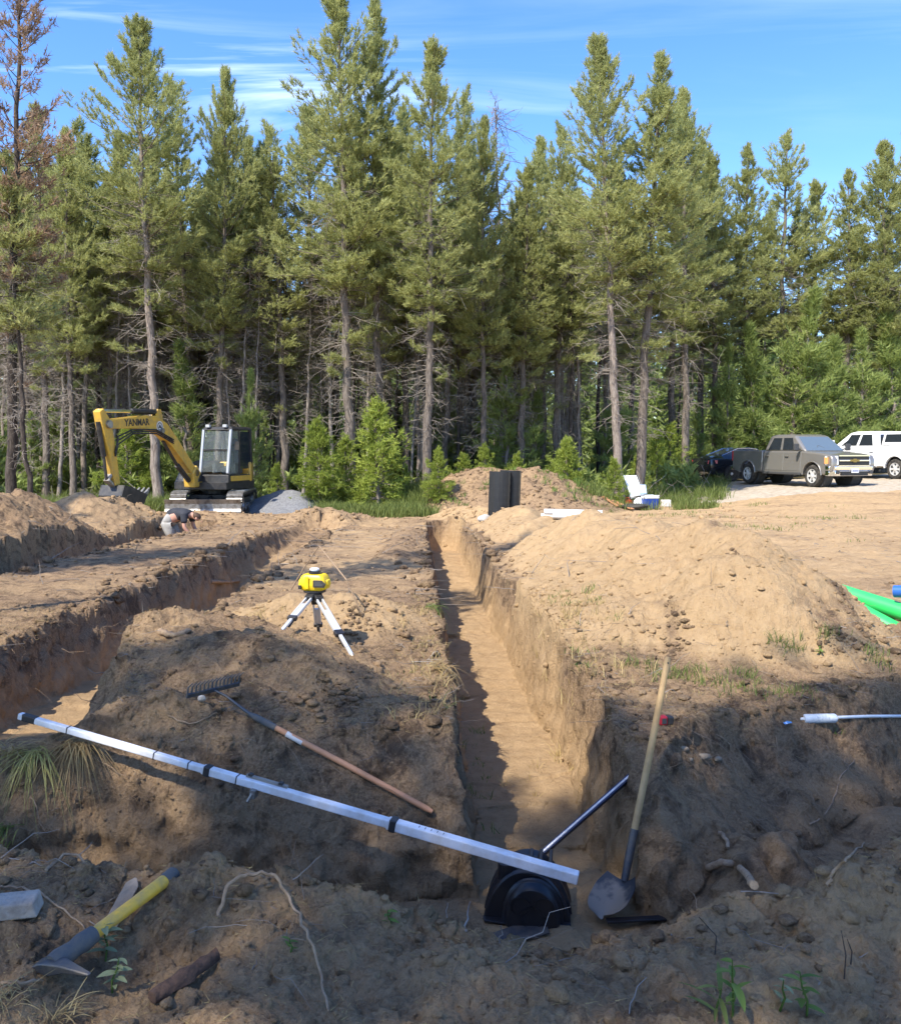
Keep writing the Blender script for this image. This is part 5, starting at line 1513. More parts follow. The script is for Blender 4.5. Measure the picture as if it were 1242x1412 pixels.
skin_mesh('t_shirt', J2, [(0,1),(1,2),(2,3),(2,4),(4,5),(2,6),(6,7)], SHIRT, per)
J3 = [((0.14,0,0.985),(0.15,0.185)), ((0.0,0,0.91),(0.175,0.21)), ((-0.01,0.115,0.80),0.135), ((0.14,0.13,0.50),0.105), ((-0.01,-0.115,0.80),0.135), ((0.12,-0.13,0.50),0.105)]
skin_mesh('shorts', J3, [(0,1),(1,2),(2,3),(1,4),(4,5)], SHORTS, per)
hm = MB(); hm.ell((0.655,0,0.975),(0.105,0.088,0.075),14,10, Matrix.Rotation(radians(35),3,'Y')); hm.build('hair', HAIR, per, smooth=60)
for s, xo in ((1, 0), (-1, -0.02)):
    bm_ = MB(); bm_.tube([(-0.02+xo,0.14*s,0.16),(-0.02+xo,0.14*s,0.07)],[0.055,0.062],10); bm_.ell((0.07+xo,0.147*s,0.045),(0.15,0.055,0.05),12,8); bm_.build('boot', BOOT, per, smooth=50)
# ================================================================== TOOLS AND SMALL THINGS
def hit(px, py, y0=1.8, y1=40.0):
    """first point of the terrain seen through photo pixel (px,py)"""
    ys = np.concatenate([np.arange(y0, 9, 0.01), np.arange(9, y1, 0.05)])
    p1 = P(px, py, 1.0); k = (p1.z-CAM_Z)
    xs = p1.x*ys; zs = CAM_Z + k*ys
    s = surface(xs, ys)
    i = np.argmax(zs <= s)
    if not (zs <= s).any(): i = len(ys)-1
    return Vector((xs[i], ys[i], s[i]))
def lay(a, b, clear):
    """lift the line a-b until it clears the terrain by clear"""
    a = Vector(a); b = Vector(b)
    t = np.linspace(0, 1, 40)
    xs = a.x+(b.x-a.x)*t; ys = a.y+(b.y-a.y)*t; zs = a.z+(b.z-a.z)*t
    g = surface(xs, ys)
    d = g + clear - zs
    # raise ends so that the whole line is free (least lift at the two ends)
    la = max(0, (d*(1-t)).max()); lb = max(0, (d*t).max())
    for _ in range(30):
        ov = d - (la*(1-t)+lb*t)
        if ov.max() <= 0.001: break
        i = int(np.argmax(ov)); la += ov[i]*(1-t[i]); lb += ov[i]*t[i]
    return a + Vector((0,0,la)), b + Vector((0,0,lb))
WOODH = mat('ash_handle', (0.50,0.315,0.135), 0.5, noise=(7, (0.36,0.215,0.085), 0.8), bump=0.15, bscale=40)
WOODR = mat('red_ash_handle', (0.50,0.245,0.125), 0.5, noise=(7, (0.38,0.18,0.085), 0.8))
WHITEP = mat('white_rod', (0.76,0.76,0.77), 0.38, noise=(9, (0.50,0.44,0.37), 0.6))
YFIB = mat('yellow_fibreglass', (0.70,0.42,0.045), 0.42, noise=(16, (0.36,0.25,0.10), 0.75), bump=0.15, bscale=70)
DSTEEL = mat('dark_steel', (0.075,0.085,0.10), 0.45, metal=0.55, noise=(12, (0.19,0.155,0.115), 0.8))
GREYR = mat('grey_rubber', (0.075,0.08,0.085), 0.75, noise=(20, (0.15,0.125,0.095), 0.7))
DUSTY = mat('dusty_steel', (0.30,0.255,0.20), 0.8, noise=(14, (0.12,0.115,0.11), 0.9))
STAKE = mat('weathered_wood', (0.33,0.26,0.19), 0.85, noise=(10, (0.21,0.165,0.12), 0.9), bump=0.4, bscale=50)

# white telescopic rod ---------------------------------------------
A = P(27, 987, 4.62); B = P(797, 1211, 3.96)
rod = thing('grade_rod', 'long white telescopic rod with black joints lying across the trench', 'measuring rod', A)
MR = frame(None, (0,0,0), B-A); L = (B-A).length
segs = [(0.0, 0.37*L, 0.037), (0.36*L, 0.70*L, 0.045), (0.69*L, L, 0.054)]
for a, b, w in segs:
    m = MB(); m.box(((a+b)/2, 0, 0), (b-a, w, w*0.9)); m.build('rod_section', WHITEP, rod, bevel=0.006, M=MR)
for x, w, nm in ((0.022*L, 0.038, 'end_grip'), (0.37*L, 0.052, 'joint_collar'), (0.70*L, 0.060, 'joint_collar')):
    m = MB(); m.box((x, 0, 0), (0.085 if nm == 'end_grip' else 0.035, w, w)); m.build(nm, BLK, rod, bevel=0.006, M=MR)
for x, w_ in ((0.10*L, 0.0385), (0.27*L, 0.0385), (0.335*L, 0.0385), (0.425*L, 0.0465)):
    m = MB(); m.box((x, 0, 0), (0.006, w_, w_*0.92)); m.build('rod_ring', BLK, rod, M=MR)
m = MB(); m.box((0.46*L, -0.02, -0.035), (0.03, 0.05, 0.045)); m.tube([(0.46*L,-0.04,-0.03),(0.455*L,-0.05,-0.075)], 0.009, 8); m.build('clamp', STEEL, rod, bevel=0.005, M=MR)
m = MB(); m.box((0.475*L, 0.012, 0.027), (0.22, 0.02, 0.012)); m.build('bubble_rail', DUSTY, rod, M=MR)
for x in (0.445*L, 0.50*L):
    m = MB(); m.box((x, 0.012, 0.035), (0.02, 0.024, 0.012)); m.build('rail_clip', BLK, rod, M=MR)
for k_ in range(5):
    m = MB(); m.box((0.742*L+0.03*k_, -0.0, 0.0247), (0.003, 0.02, 0.001)); m.build('scale_tick', BLK, rod, M=MR)

# bow rake ----------------------------------------------------------
A = hit(352, 1000); B = hit(596, 1136)
A, B = lay(A + Vector((0,0,0.02)), B + Vector((0,0,0.03)), 0.022)
rk = thing('bow_rake', 'bow rake with a reddish wooden handle and its tines up on the shaded mound', 'rake', A)
MR = frame(None, (0,0,0), B-A); L = (B-A).length
m = MB(); m.tube([(0.06,0,0),(L*0.5,0,0.004),(L-0.03,0,0),(L,0,0)], [0.0150,0.0165,0.0160,0.011], 12); m.build('handle', WOODR, rk, smooth=50, M=MR)
m = MB(); m.tube([(-0.03,0,0),(0.0,0,0),(0.13,0,0)], [0.011,0.018,0.0185], 12); m.build('ferrule', GREYR, rk, smooth=50, M=MR)
m = MB(); m.tube([(0.20,0,0),(0.30,0,0)], 0.0168, 12); m.build('label_band', mat('paper_label', (0.55,0.53,0.50), 0.7), rk, smooth=50, M=MR)
m = MB(); m.tube([(-0.03,0,0),(-0.11,0,0.012),(-0.20,-0.005,0.03),(-0.275,-0.01,0.03)], [0.010,0.008,0.007,0.007], 8); m.build('neck', DSTEEL, rk, smooth=50, M=MR)
# head bar across, teeth upward
hc = Vector((-0.275, -0.01, 0.03)); hdv = Vector((0.33, 0.94, 0.10)).normalized()
m = MB(); m.beam(hc - hdv*0.185, hc + hdv*0.185, 0.012, 0.022); rh = m.build('rake_head', DSTEEL, rk, M=MR)
for i in range(14):
    p0 = hc + hdv*(-0.18+0.36*i/13)
    m = MB(); m.tube([p0, p0+Vector((-0.012,0,0.045)), p0+Vector((0.004,0,0.078))], [0.006,0.005,0.0025], 6); m.build('tine', DSTEEL, rh, M=MR)

# shovel ------------------------------------------------------------
T = P(921, 906, 4.60); Bq = P(873, 1152, 4.36); Tip = P(829, 1268, 4.13)
Tip.z = max(Tip.z, H(Tip.x, Tip.y)+0.02)
sh = thing('shovel', 'round point shovel with a wooden handle leaning in the trench corner', 'shovel', Tip)
o_ = Tip
m = MB(); m.tube([T-o_, T-o_+(Bq-T)*0.02, T-o_+(Bq-T)*0.5+Vector((0.003,0,0)), Bq-o_], [0.013,0.0165,0.0175,0.018], 14); m.build('handle', WOODH, sh, smooth=50)
m = MB(); m.lathe([(0.004,-0.02),(0.004,0.02)], 8, Matrix.Translation(T-o_+(Bq-T)*0.03) @ Matrix.Rotation(pi/2, 4, 'X')); m.build('hang_hole', BLK, sh)
dS = (Bq-T).normalized(); blade_top = Bq + dS*0.22
m = MB(); m.tube([Bq-o_-dS*0.03, Bq-o_+dS*0.10, blade_top-o_], [0.020,0.021,0.018], 12); m.build('socket', DSTEEL, sh, smooth=50)
# blade surface: dished pointed plate, x across, along from top to tip
ax_ = (Tip - blade_top); Lb = ax_.length; ax_ = ax_/Lb
sidev = Vector((0.80, -0.55, 0.22)); sidev = (sidev - ax_*sidev.dot(ax_)).normalized(); nv = sidev.cross(ax_).normalized()
if nv.y > 0: nv = -nv
NU, NV_ = 12, 12; grid = []
for i in range(NV_+1):
    t_ = i/NV_
    wdt = 0.112*(min(1, 0.72+t_*1.0) if t_ < 0.55 else max(0.03, sqrt(max(0, 1-((t_-0.55)/0.46)**2))))
    row = []
    for j in range(NU+1):
        u_ = -1+2*j/NU
        dish = 0.030*(u_*u_) + 0.018*(1-t_)**2 - 0.02*(1-abs(u_))*(1-t_)**2
        row.append(blade_top - o_ + ax_*(Lb*t_) + sidev*(wdt*u_) + nv*dish)
    grid.append(row)
m = MB(); vs = [p for r in grid for p in r] + [p - nv*0.004 for r in grid for p in r]; n_ = (NV_+1)*(NU+1); fs = []
for i in range(NV_):
    for j in range(NU):
        a = i*(NU+1)+j; b = a+1; c = b+NU+1; d = a+NU+1
        fs += [(a,b,c,d), (n_+d, n_+c, n_+b, n_+a)]
for i in range(NV_):
    for j in (0, NU):
        a = i*(NU+1)+j; d = a+NU+1; fs.append((a, d, n_+d, n_+a))
for j in range(NU):
    for i in (0, NV_):
        a = i*(NU+1)+j; fs.append((a, a+1, n_+a+1, n_+a))
m.add(vs, fs)
BLMAT = bpy.data.materials.new('shovel_steel'); BLMAT.use_nodes = True
nt = BLMAT.node_tree; bs = nt.nodes['Principled BSDF']; tcn = nt.nodes.new('ShaderNodeTexCoord'); nn_ = nt.nodes.new('ShaderNodeTexNoise'); nn_.inputs['Scale'].default_value = 14; nn_.inputs['Detail'].default_value = 5
nt.links.new(tcn.outputs['Object'], nn_.inputs['Vector']); sz = nt.nodes.new('ShaderNodeSeparateXYZ'); nt.links.new(tcn.outputs['Object'], sz.inputs[0])
m1 = nt.nodes.new('ShaderNodeMath'); m1.operation = 'MULTIPLY_ADD'; nt.links.new(nn_.outputs[0], m1.inputs[0]); m1.inputs[1].default_value = 0.16; nt.links.new(sz.outputs[2], m1.inputs[2])
rr_ = nt.nodes.new('ShaderNodeMapRange'); nt.links.new(m1.outputs[0], rr_.inputs[0]); rr_.inputs[1].default_value = 0.145; rr_.inputs[2].default_value = 0.175
mm_ = nt.nodes.new('ShaderNodeMixRGB'); nt.links.new(rr_.outputs[0], mm_.inputs[0]); mm_.inputs[1].default_value = (0.21,0.17,0.13,1); mm_.inputs[2].default_value = (0.04,0.042,0.048,1); nt.links.new(mm_.outputs[0], bs.inputs['Base Color']); bs.inputs['Roughness'].default_value = 0.55; bs.inputs['Metallic'].default_value = 0.3
m.build('blade', BLMAT, sh, smooth=50)

# long dark blue bar ---------------------------------------------------
A = P(733, 1190, 4.46); B = P(911, 1034, 4.72)
br = thing('spirit_level', 'long dark blue box level with a pale highlighted top edge leaning on the trench corner', 'level', A)
MR = frame(None, (0,0,0), B-A, (0.1,-0.6,0.8)); L = (B-A).length
BLU = mat('blue_aluminium', (0.020,0.035,0.085), 0.32, metal=0.5, noise=(10, (0.10,0.085,0.07), 0.45))
PALEHL = mat('silver_highlight', (0.52,0.53,0.55), 0.35, metal=0.6, noise=(12, (0.30,0.26,0.21), 0.7))
m = MB(); m.box((L/2, 0, 0), (L, 0.026, 0.042)); m.build('beam', BLU, br, bevel=0.003, M=MR)
m = MB(); m.box((L/2, 0, 0.0235), (L*0.985, 0.009, 0.004)); m.build('top_edge', PALEHL, br, M=MR)  # thin silver strip; its pale colour draws the white highlight along the edge
m = MB(); m.box((L-0.005, 0, 0), (0.03, 0.030, 0.048)); m.build('end_cap', mat('blue_cap', (0.02,0.10,0.28), 0.5), br, bevel=0.004, M=MR)

# black chamber end cap in the trench ------------------------------------
ECY = 4.15; ecx = P(726, 1280, ECY).x
ecz = min(H(ecx-0.12, ECY), H(ecx+0.12, ECY), H(ecx, ECY)) + 0.005
cp = thing('chamber_end_cap', 'black moulded chamber end cap standing at the near end of the main trench', 'end cap', (ecx, ECY, ecz), (0, 0, radians(-8)))
cp.scale = (0.80, 0.80, 0.76)
def chrom_ring(y, w, h, sq=2.15, n=26):
    """half-superellipse outline in xz at depth y"""
    return [Vector((w*(1 if cos(a) >= 0 else -1)*abs(cos(a))**(2/sq), y, h*abs(sin(a))**(2/sq))) for a in [pi*i/n for i in range(n+1)]]
m = MB(); rings = []
for y, w, h in ((0.0,0.205,0.315),(0.02,0.215,0.33),(0.05,0.205,0.32),(0.10,0.205,0.325),(0.12,0.220,0.335),(0.15,0.220,0.335),(0.17,0.205,0.325),(0.24,0.205,0.325),(0.26,0.215,0.335),(0.29,0.215,0.335)):
    rings.append(chrom_ring(y, w*1.0, h))
m.loft(rings); m.v = [(x*(1.0+0.22*(1-z/0.33)), y, z) for x, y, z in m.v]
m.build('shell', PLASTIC, cp, smooth=35, bevel=0.004)
# front: round dome with scored circles
m = MB(); rings = []
for y, w, h in ((0.01,0.178,0.285),(-0.012,0.186,0.292),(-0.022,0.178,0.284),(-0.030,0.166,0.272),(-0.060,0.160,0.262),(-0.078,0.145,0.245),(-0.086,0.11,0.20)):
    rings.append([v_ + Vector((0.035, 0, 0)) for v_ in chrom_ring(y, w, h, 2.2, 26)])
m.loft(rings); dm_ = m.build('front_plate', PLASTIC, cp, smooth=35, bevel=0.003)
for (cx_, cz_, r_) in ((-0.035,0.17,0.058),(0.105,0.17,0.058),(0.035,0.105,0.066)):
    m = MB(); m.lathe([(r_-0.005,0.0),(r_-0.005,0.006),(r_+0.005,0.006),(r_+0.005,0.0)], 28, Matrix.Translation((cx_, -0.084, cz_-0.03)) @ Matrix.Rotation(pi/2, 4, 'X'), cap=False); m.build('knockout_ring', PLASTIC, dm_, smooth=40)
m = MB(); m.lathe([(0.058,0.0),(0.058,0.10),(0.050,0.105),(0.050,0.07),(0.001,0.07)], 22, Matrix.Translation((-0.125,0.10,0.23))); m.build('inlet_port', PLASTIC, cp, smooth=40)
for x in (0.015, 0.075, 0.135):
    m = MB(); m.box((x, 0.14, 0.325), (0.022, 0.26, 0.05)); m.build('top_rib', PLASTIC, cp, bevel=0.006)
m = MB(); fl = [(-0.25,-0.045),(-0.02,-0.075),(0.21,-0.05),(0.262,-0.02),(0.25,0.30),(-0.25,0.30),(-0.262,-0.01)]
m.prism(fl, 0.0, 0.014, ax='z'); m.build('foot_flange', PLASTIC, cp, bevel=0.004)
A = hit(806, 1284); B = hit(905, 1279)
A = P(836, 1284, 4.10); B = P(925, 1279, 4.13); A.z = B.z = max(H(A.x, A.y), min(H(B.x, B.y), H(A.x, A.y)+0.03))+0.015
pb = MB(); pb.beam(Vector((0,0,0)), B-A, 0.04, 0.012); o = pb.build('plastic_strip', PLASTIC, None, bevel=0.003); o.location = A
tag(o, 'thin black plastic strip lying at the foot of the shovel', 'plastic strip')
c = P(712, 1281, 4.02)
o = MB().prism([(-0.10,-0.02),(0.02,-0.05),(0.15,-0.03),(0.16,0.05),(0.0,0.07),(-0.11,0.04)], 0, 0.006, ax='z').build('plastic_flap', mat('dusty_plastic', (0.035,0.036,0.042), 0.5, noise=(12,(0.12,0.095,0.07),0.8)), None)
o.location = (c.x, c.y, H(c.x, c.y)+0.02); o.rotation_euler = (0.05, -0.06, 0.2)
tag(o, 'flat dusty black flap of plastic in front of the end cap', 'plastic flap')

# mattock ----------------------------------------------------------------
A = hit(62, 1362); Bm = hit(118, 1315) + Vector((0,0,0.03))
G = P(242, 1204, 2.98)
Hd = hit(72, 1358) + Vector((0,0,0.05))
mt_ = thing('mattock', 'mattock with a yellow fibreglass handle and grey grips on the near bank', 'mattock', Hd)
MR = frame(None, (0,0,0), G-Hd); L = (G-Hd).length
m = MB(); m.tube([(0.30*L,0,0),(0.36*L,0,0),(0.6*L,0,0),(0.90*L,0,0)], [0.0175,0.021,0.0205,0.0225], 14); m.build('handle', YFIB, mt_, smooth=50, M=MR)
m = MB(); m.tube([(0.895*L,0,0),(0.91*L,0,0),(0.985*L,0,0),(L,0,0)], [0.0235,0.025,0.026,0.020], 14); m.build('end_grip', GREYR, mt_, smooth=50, M=MR)
m = MB(); m.tube([(0.0,0,0),(0.03,0,0),(0.16*L,0,0),(0.22*L,0,0),(0.305*L,0,0)], [0.030,0.034,0.027,0.031,0.027], 14); m.build('neck_grip', GREYR, mt_, smooth=50, M=MR)
m = MB(); rings = []
for t_, y_, z_, w_, h_ in ((0,0.15,-0.035,0.045,0.006),(0.2,0.11,-0.012,0.04,0.012),(0.45,0.05,0.0,0.028,0.024),(0.6,0.0,0.0,0.036,0.034),(0.8,-0.07,-0.008,0.022,0.020),(1,-0.19,-0.045,0.008,0.006)):
    rings.append([Vector((-w_+0.005, y_, z_-h_)), Vector((w_+0.005, y_, z_-h_)), Vector((w_+0.005, y_, z_+h_)), Vector((-w_+0.005, y_, z_+h_))])
m.loft(rings); m.build('head', DSTEEL, mt_, smooth=45, bevel=0.004, M=MR @ Matrix.Rotation(radians(-15), 4, 'X') @ Matrix.Diagonal((0.8,0.80,0.6,1)))

# stake, block, bark, roots ------------------------------------------------
A = hit(150, 1290); B = P(187, 1213, A.y+0.20)
A, B = lay(A, B, 0.0)
st_ = MB(); MR = frame(None, (0,0,0), B-A, (0.2,-0.8,0.6)); L = (B-A).length
st_.prism([(0,-0.022),(L*0.86,-0.022),(L,-0.004),(L,0.004),(L*0.86,0.022),(0,0.022)], -0.006, 0.006, ax='z')
o = st_.build('wooden_stake', STAKE, None, bevel=0.002, M=MR); o.location = A
tag(o, 'flat pointed wooden stake lying behind the yellow mattock handle', 'stake')
c = hit(22, 1262)
o = MB().hexa([(-0.16,-0.05,-0.04),(0.085,-0.05,-0.04),(0.08,0.05,-0.04),(-0.16,0.05,-0.04),(-0.16,-0.045,0.035),(0.075,-0.045,0.03),(0.07,0.05,0.035),(-0.16,0.045,0.04)]).xf(Matrix.Diagonal((0.9,0.9,0.68,1))).build('concrete_block', mat('grey_concrete', (0.30,0.28,0.25), 0.9, noise=(12,(0.19,0.165,0.14),0.9), bump=0.6, bscale=60), None, bevel=0.006)
o.location = c + Vector((0,0,0.025)); o.rotation_euler = (0.03, -0.05, 0.12)
tag(o, 'broken grey concrete block at the near bank behind the mattock head', 'concrete block')
A = hit(210, 1392); B = hit(300, 1328); A, B = lay(A + Vector((0,0,0.012)), B + Vector((0,0,0.012)), 0.008)
MR = frame(None, (0,0,0), B-A); L = (B-A).length
m = MB(); rings = []
for t_ in np.linspace(0, 1, 9):
    w = 0.030*(0.55+0.45*sin(pi*min(1, t_*1.1+0.05)))*(1+0.2*sin(t_*17)); 
    rings.append([Vector((L*t_, w*cos(a), 0.028*sin(a)*(1 if sin(a) > 0 else 0.3)*(1+0.2*sin(t_*23+a*3)))) for a in [2*pi*i/10 for i in range(10)]])
m.loft(rings); o = m.build('bark_piece', mat('rotten_bark', (0.105,0.058,0.035), 0.9, noise=(30,(0.05,0.03,0.02),0.9), bump=0.9, bscale=60), None, smooth=60, M=MR); o.location = A
tag(o, 'dark reddish slab of rotten bark lying on the near bank', 'bark')

def root(pxs, r0, r1, label, mt=M['root'], name='root', hover=0.01, n=6, cat='root', wig=0.012, seed=1):
    """root along photo pixels, following the terrain; a pixel entry may carry its own lift"""
    rr = np.random.RandomState(seed)
    pts = [hit(q[0], q[1]) + Vector((0, 0, hover + (q[2] if len(q) > 2 else 0))) for q in pxs]
    # smooth
    dense = []
    for i in range(len(pts)-1):
        p0 = pts[max(i-1,0)]; p1 = pts[i]; p2 = pts[i+1]; p3 = pts[min(i+2, len(pts)-1)]
        for s in (np.linspace(0, 1, 6)[:-1] if i < len(pts)-2 else np.linspace(0, 1, 6)):
            dense.append(0.5*((2*p1)+(p2-p0)*s+(2*p0-5*p1+4*p2-p3)*s*s+(3*p1-p0-3*p2+p3)*s*s*s) + Vector(rr.randn(3)*wig*0.3))
    o_ = dense[0].copy(); k = len(dense)
    m = MB(); m.tube([p-o_ for p in dense], [r0+(r1-r0)*i/(k-1) for i in range(k)], n)
    o = m.build(name, mt, None, smooth=60); o.location = o_
    return tag(o, label, cat)
root([(975,1205,0.02),(1000,1210,0.06),(1022,1222,0.07),(1040,1246,0.03)], 0.019, 0.015, 'thick broken tan root lying in the cross trench', M['rootpale'], n=9)
root([(990,1160,0.03),(998,1170,0.035),(1004,1182,0.03)], 0.011, 0.009, 'pale cut root stub poking out of the right bank', M['rootpale'], n=8)
root([(1115,1140),(1135,1130),(1152,1100),(1160,1075),(1178,1052)], 0.006, 0.004, 'long thin root hanging down the dark wall of the right bank', M['root'])
root([(1140,1225),(1152,1205),(1172,1185),(1192,1168)], 0.006, 0.004, 'thin pale root on the sandy slope of the cross trench', M['rootpale'])
root([(300,1272),(318,1240,0.03),(350,1232,0.05),(380,1236,0.04),(402,1262,0.02),(428,1310,0.02),(442,1360,0.01),(452,1405,0.01)], 0.007, 0.0035, 'long grey root arching over the lump on the near bank', M['root'], 'root', 0.012)
root([(62,1205),(95,1190,0.02),(120,1198,0.0)], 0.006, 0.004, 'short grey root bowed over the edge of the near bank', M['root'], 'root', 0.012)
root([(0,1228),(40,1232),(75,1250),(110,1280),(125,1292)], 0.0045, 0.0025, 'thin grey stem running from the concrete block to the mattock', M['root'], 'twig', 0.012)
root([(0,1365),(30,1368),(60,1362)], 0.006, 0.005, 'orange-brown root beside the mattock head', M['root'], 'root', 0.02)
root([(225,985),(262,1002),(300,985)], 0.004, 0.003, 'little curved root on the crest of the shaded mound', M['root'])
root([(640,1290),(648,1255,0.02),(660,1225,0.03)], 0.004, 0.002, 'thin root hanging left of the black end cap', M['twig'])
root([(290,805),(315,808),(330,806)], 0.03, 0.02, 'pale stub of root sticking out of the graded bank', M['rootpale'], n=8, hover=0.03)
root([(220,872),(240,878),(262,872)], 0.022, 0.015, 'pale root end lying on the floor of the left trench', M['rootpale'], n=8)

# bent stalk behind the tripod
a = hit(398, 815); t_ = P(440, 753, a.y-0.1); b = hit(500, 850); t2 = P(478, 800, b.y)
m = MB(); o_ = a
m.tube([Vector((0,0,-0.03)), P(418,785,a.y)-o_, t_-o_], [0.010,0.008,0.006], 6); m.tube([t_-o_, t2-o_, b-o_], [0.007,0.006,0.005], 6)
o = m.build('broken_branch', M['root'], None, smooth=60); o.location = o_
tag(o, 'thin broken branch bent into a peak behind the survey tripod', 'branch')

# laser level on tripod ------------------------------------------------------
TY = 6.75; hub = P(434, 816, TY)
tr = thing('survey_tripod', 'low aluminium survey tripod with black fittings on the sandy strip', 'tripod', (hub.x, TY, H(hub.x, TY)))
o_ = Vector(tr.location)
ALU = mat('tripod_aluminium', (0.66,0.67,0.68), 0.32, metal=0.45, noise=(6,(0.5,0.46,0.4),0.5))
m = MB(); m.lathe([(0.001,-0.045),(0.035,-0.045),(0.052,-0.03),(0.058,-0.01),(0.085,0.0),(0.085,0.016),(0.001,0.016)], 20, Matrix.Translation(hub-o_)); m.build('tripod_head', BLK, tr, smooth=35)
feet = [hit(385, 868), P(441, 890, 7.05), hit(488, 904)]
for i, f in enumerate(feet):
    f.z = H(f.x, f.y) - 0.03
    a = hub - o_ + (f-hub).normalized()*0.06; b = f - o_
    d = (b-a); s = d.normalized()
    sd_v = s.cross(Vector((0,0,1))).normalized()
    m = MB()
    for k in (-1, 1): m.beam(a + sd_v*0.020*k, a + d*0.62 + sd_v*0.020*k, 0.014, 0.024)
    lg = m.build('leg', ALU, tr, bevel=0.003)
    m = MB(); m.beam(a + d*0.25, a + d*0.97, 0.026, 0.018); m.build('leg_slide', ALU, lg, bevel=0.003)
    m = MB(); m.beam(a + d*0.58, a + d*0.65, 0.068, 0.034); m.build('leg_clamp', BLK, lg, bevel=0.006)
    m = MB(); m.beam(a + d*0.60 + s.cross(sd_v)*0.022, a + d*0.75 + s.cross(sd_v)*0.030, 0.02, 0.012); m.build('clamp_lever', BLK, lg, bevel=0.004)
    m = MB(); m.beam(a - s*0.02, a + s*0.06, 0.066, 0.045); m.build('leg_hinge', BLK, lg, bevel=0.008)
    m = MB(); m.tube([a + d*0.95, a + d*1.0], [0.018, 0.004], 8); m.build('foot_spike', STEEL, lg)
lz = thing('laser_level', 'yellow rotating laser level with a white top on the tripod', 'laser level', hub + Vector((0,0,0.0165)), (0,0,radians(-12)))
YPL = mat('yellow_plastic', (0.80,0.53,0.010), 0.35, noise=(8,(0.68,0.44,0.02),0.5))
m = MB(); rings = []
for z, w, d in ((0.0,0.085,0.075),(0.012,0.115,0.085),(0.05,0.125,0.09),(0.085,0.116,0.085),(0.118,0.10,0.075),(0.130,0.085,0.065)):
    rings.append([Vector((w*(1 if cos(a)>=0 else -1)*abs(cos(a))**0.30*0.88, d*(1 if sin(a)>=0 else -1)*abs(sin(a))**0.30*0.9, z*0.92)) for a in [2*pi*i/28 for i in range(28)]])
m.loft(rings); hs_ = m.build('housing', YPL, lz, smooth=40, bevel=0.003)
m = MB(); m.lathe([(0.045,0.125),(0.045,0.142),(0.001,0.142)], 20); m.build('rotor_base', BLK, lz, smooth=35)
m = MB(); m.lathe([(0.026,0.138),(0.026,0.148),(0.036,0.150),(0.036,0.159),(0.028,0.165),(0.001,0.167)], 20); m.build('rotor_cap', WHITEP, lz, smooth=35)
m = MB(); m.prism([(0.02,0.030),(0.105,0.030),(0.118,0.055),(0.085,0.085),(0.02,0.085)], -0.098, -0.078); m.build('control_panel', BLK, lz, bevel=0.004)
m = MB(); m.prism([(0.035,0.042),(0.095,0.042),(0.100,0.055),(0.075,0.075),(0.035,0.075)], -0.1005, -0.0985); m.build('panel_face', TRIM, lz)
m = MB(); m.prism([(-0.045,0.015),(-0.015,0.015),(-0.015,0.112),(-0.045,0.112)], -0.093, -0.080); m.build('side_ridge', YPL, lz, bevel=0.006)
m = MB(); m.box((-0.085,-0.086,0.028),(0.022,0.02,0.03)); m.build('latch', BLK, lz, bevel=0.003)
for s in (-1, 1):
    m = MB(); m.box((s*0.102, 0, 0.055), (0.03, 0.07, 0.05)); m.build('side_cap', YPL, lz, bevel=0.01)

# standing black chambers ------------------------------------------------------
cc = P(698, 690, 20.9); zb_ = H(cc.x, cc.y+0.1)-0.05
top_z = P(698, 650, 20.9).z
for k_, (dx_, dy_, lab, hh_) in enumerate(((-0.13,-0.10,'black plastic leaching chamber standing on end, front one of the nested two',0.0),(0.13,0.12,'black plastic leaching chamber standing on end, rear one of the nested two',0.02))):
    ch = thing('leach_chamber', lab, 'chamber', (cc.x+dx_, cc.y+dy_, zb_), (0, radians(2), radians(22)), 'nested black chambers')
    m = MB(); Hh = top_z - zb_ + hh_
    out = [(-0.31,0.20),(-0.285,0.19),(-0.245,0.0),(-0.18,-0.13),(-0.09,-0.19),(0.0,-0.205),(0.09,-0.19),(0.18,-0.13),(0.245,0.0),(0.285,0.19),(0.31,0.20)]
    prof = out + [(x*0.93, y+0.025) for x, y in reversed(out)]
    prof = [(x*0.80, y*0.95) for x, y in prof]; out = [(x*0.80, y*0.95) for x, y in out]
    m.prism(prof, 0, Hh, ax='z'); m.build('shell', PLASTIC, ch)
    for i in range(int(Hh/0.16)):
        z = 0.08+0.16*i
        rp = [(x*1.012, y-0.006) for x, y in out[1:-1]] + [(x*0.99, y+0.004) for x, y in reversed(out[1:-1])]
        m = MB(); m.prism(rp, z-0.035, z+0.035, ax='z'); m.build('rib', PLASTIC, ch)
# pipes, bucket and junk in the grass ------------------------------------------------
PVC = mat('grey_pvc', (0.50,0.52,0.53), 0.45, noise=(4,(0.40,0.40,0.38),0.6))
WPVC = mat('white_pvc', (0.74,0.74,0.72), 0.4, noise=(4,(0.60,0.57,0.52),0.5))
def pipe(pa, pb, r, mt, name, label, cat, group=None, wall=0.012, bell=False):
    A = Vector(pa); B = Vector(pb); m = MB(); L = (B-A).length
    prof = [(r-wall,0),(r,0),(r,L),(r-wall,L),(r-wall,0)]
    if bell: prof = [(r-wall,0),(r*1.12,0),(r*1.12,0.16),(r,0.2),(r,L),(r-wall,L),(r-wall,0)]
    z = (B-A).normalized(); x = z.orthogonal().normalized(); y = z.cross(x)
    Mx = Matrix((x,y,z)).transposed().to_4x4()
    m.lathe(prof, 20, Mx, cap=False); o = m.build(name, mt, None, smooth=40); o.location = A
    return tag(o, label, cat, group)
def gp(px, py, Y, dz=0):
    p = P(px, py, Y); p.z = H(p.x, p.y)+dz; return p
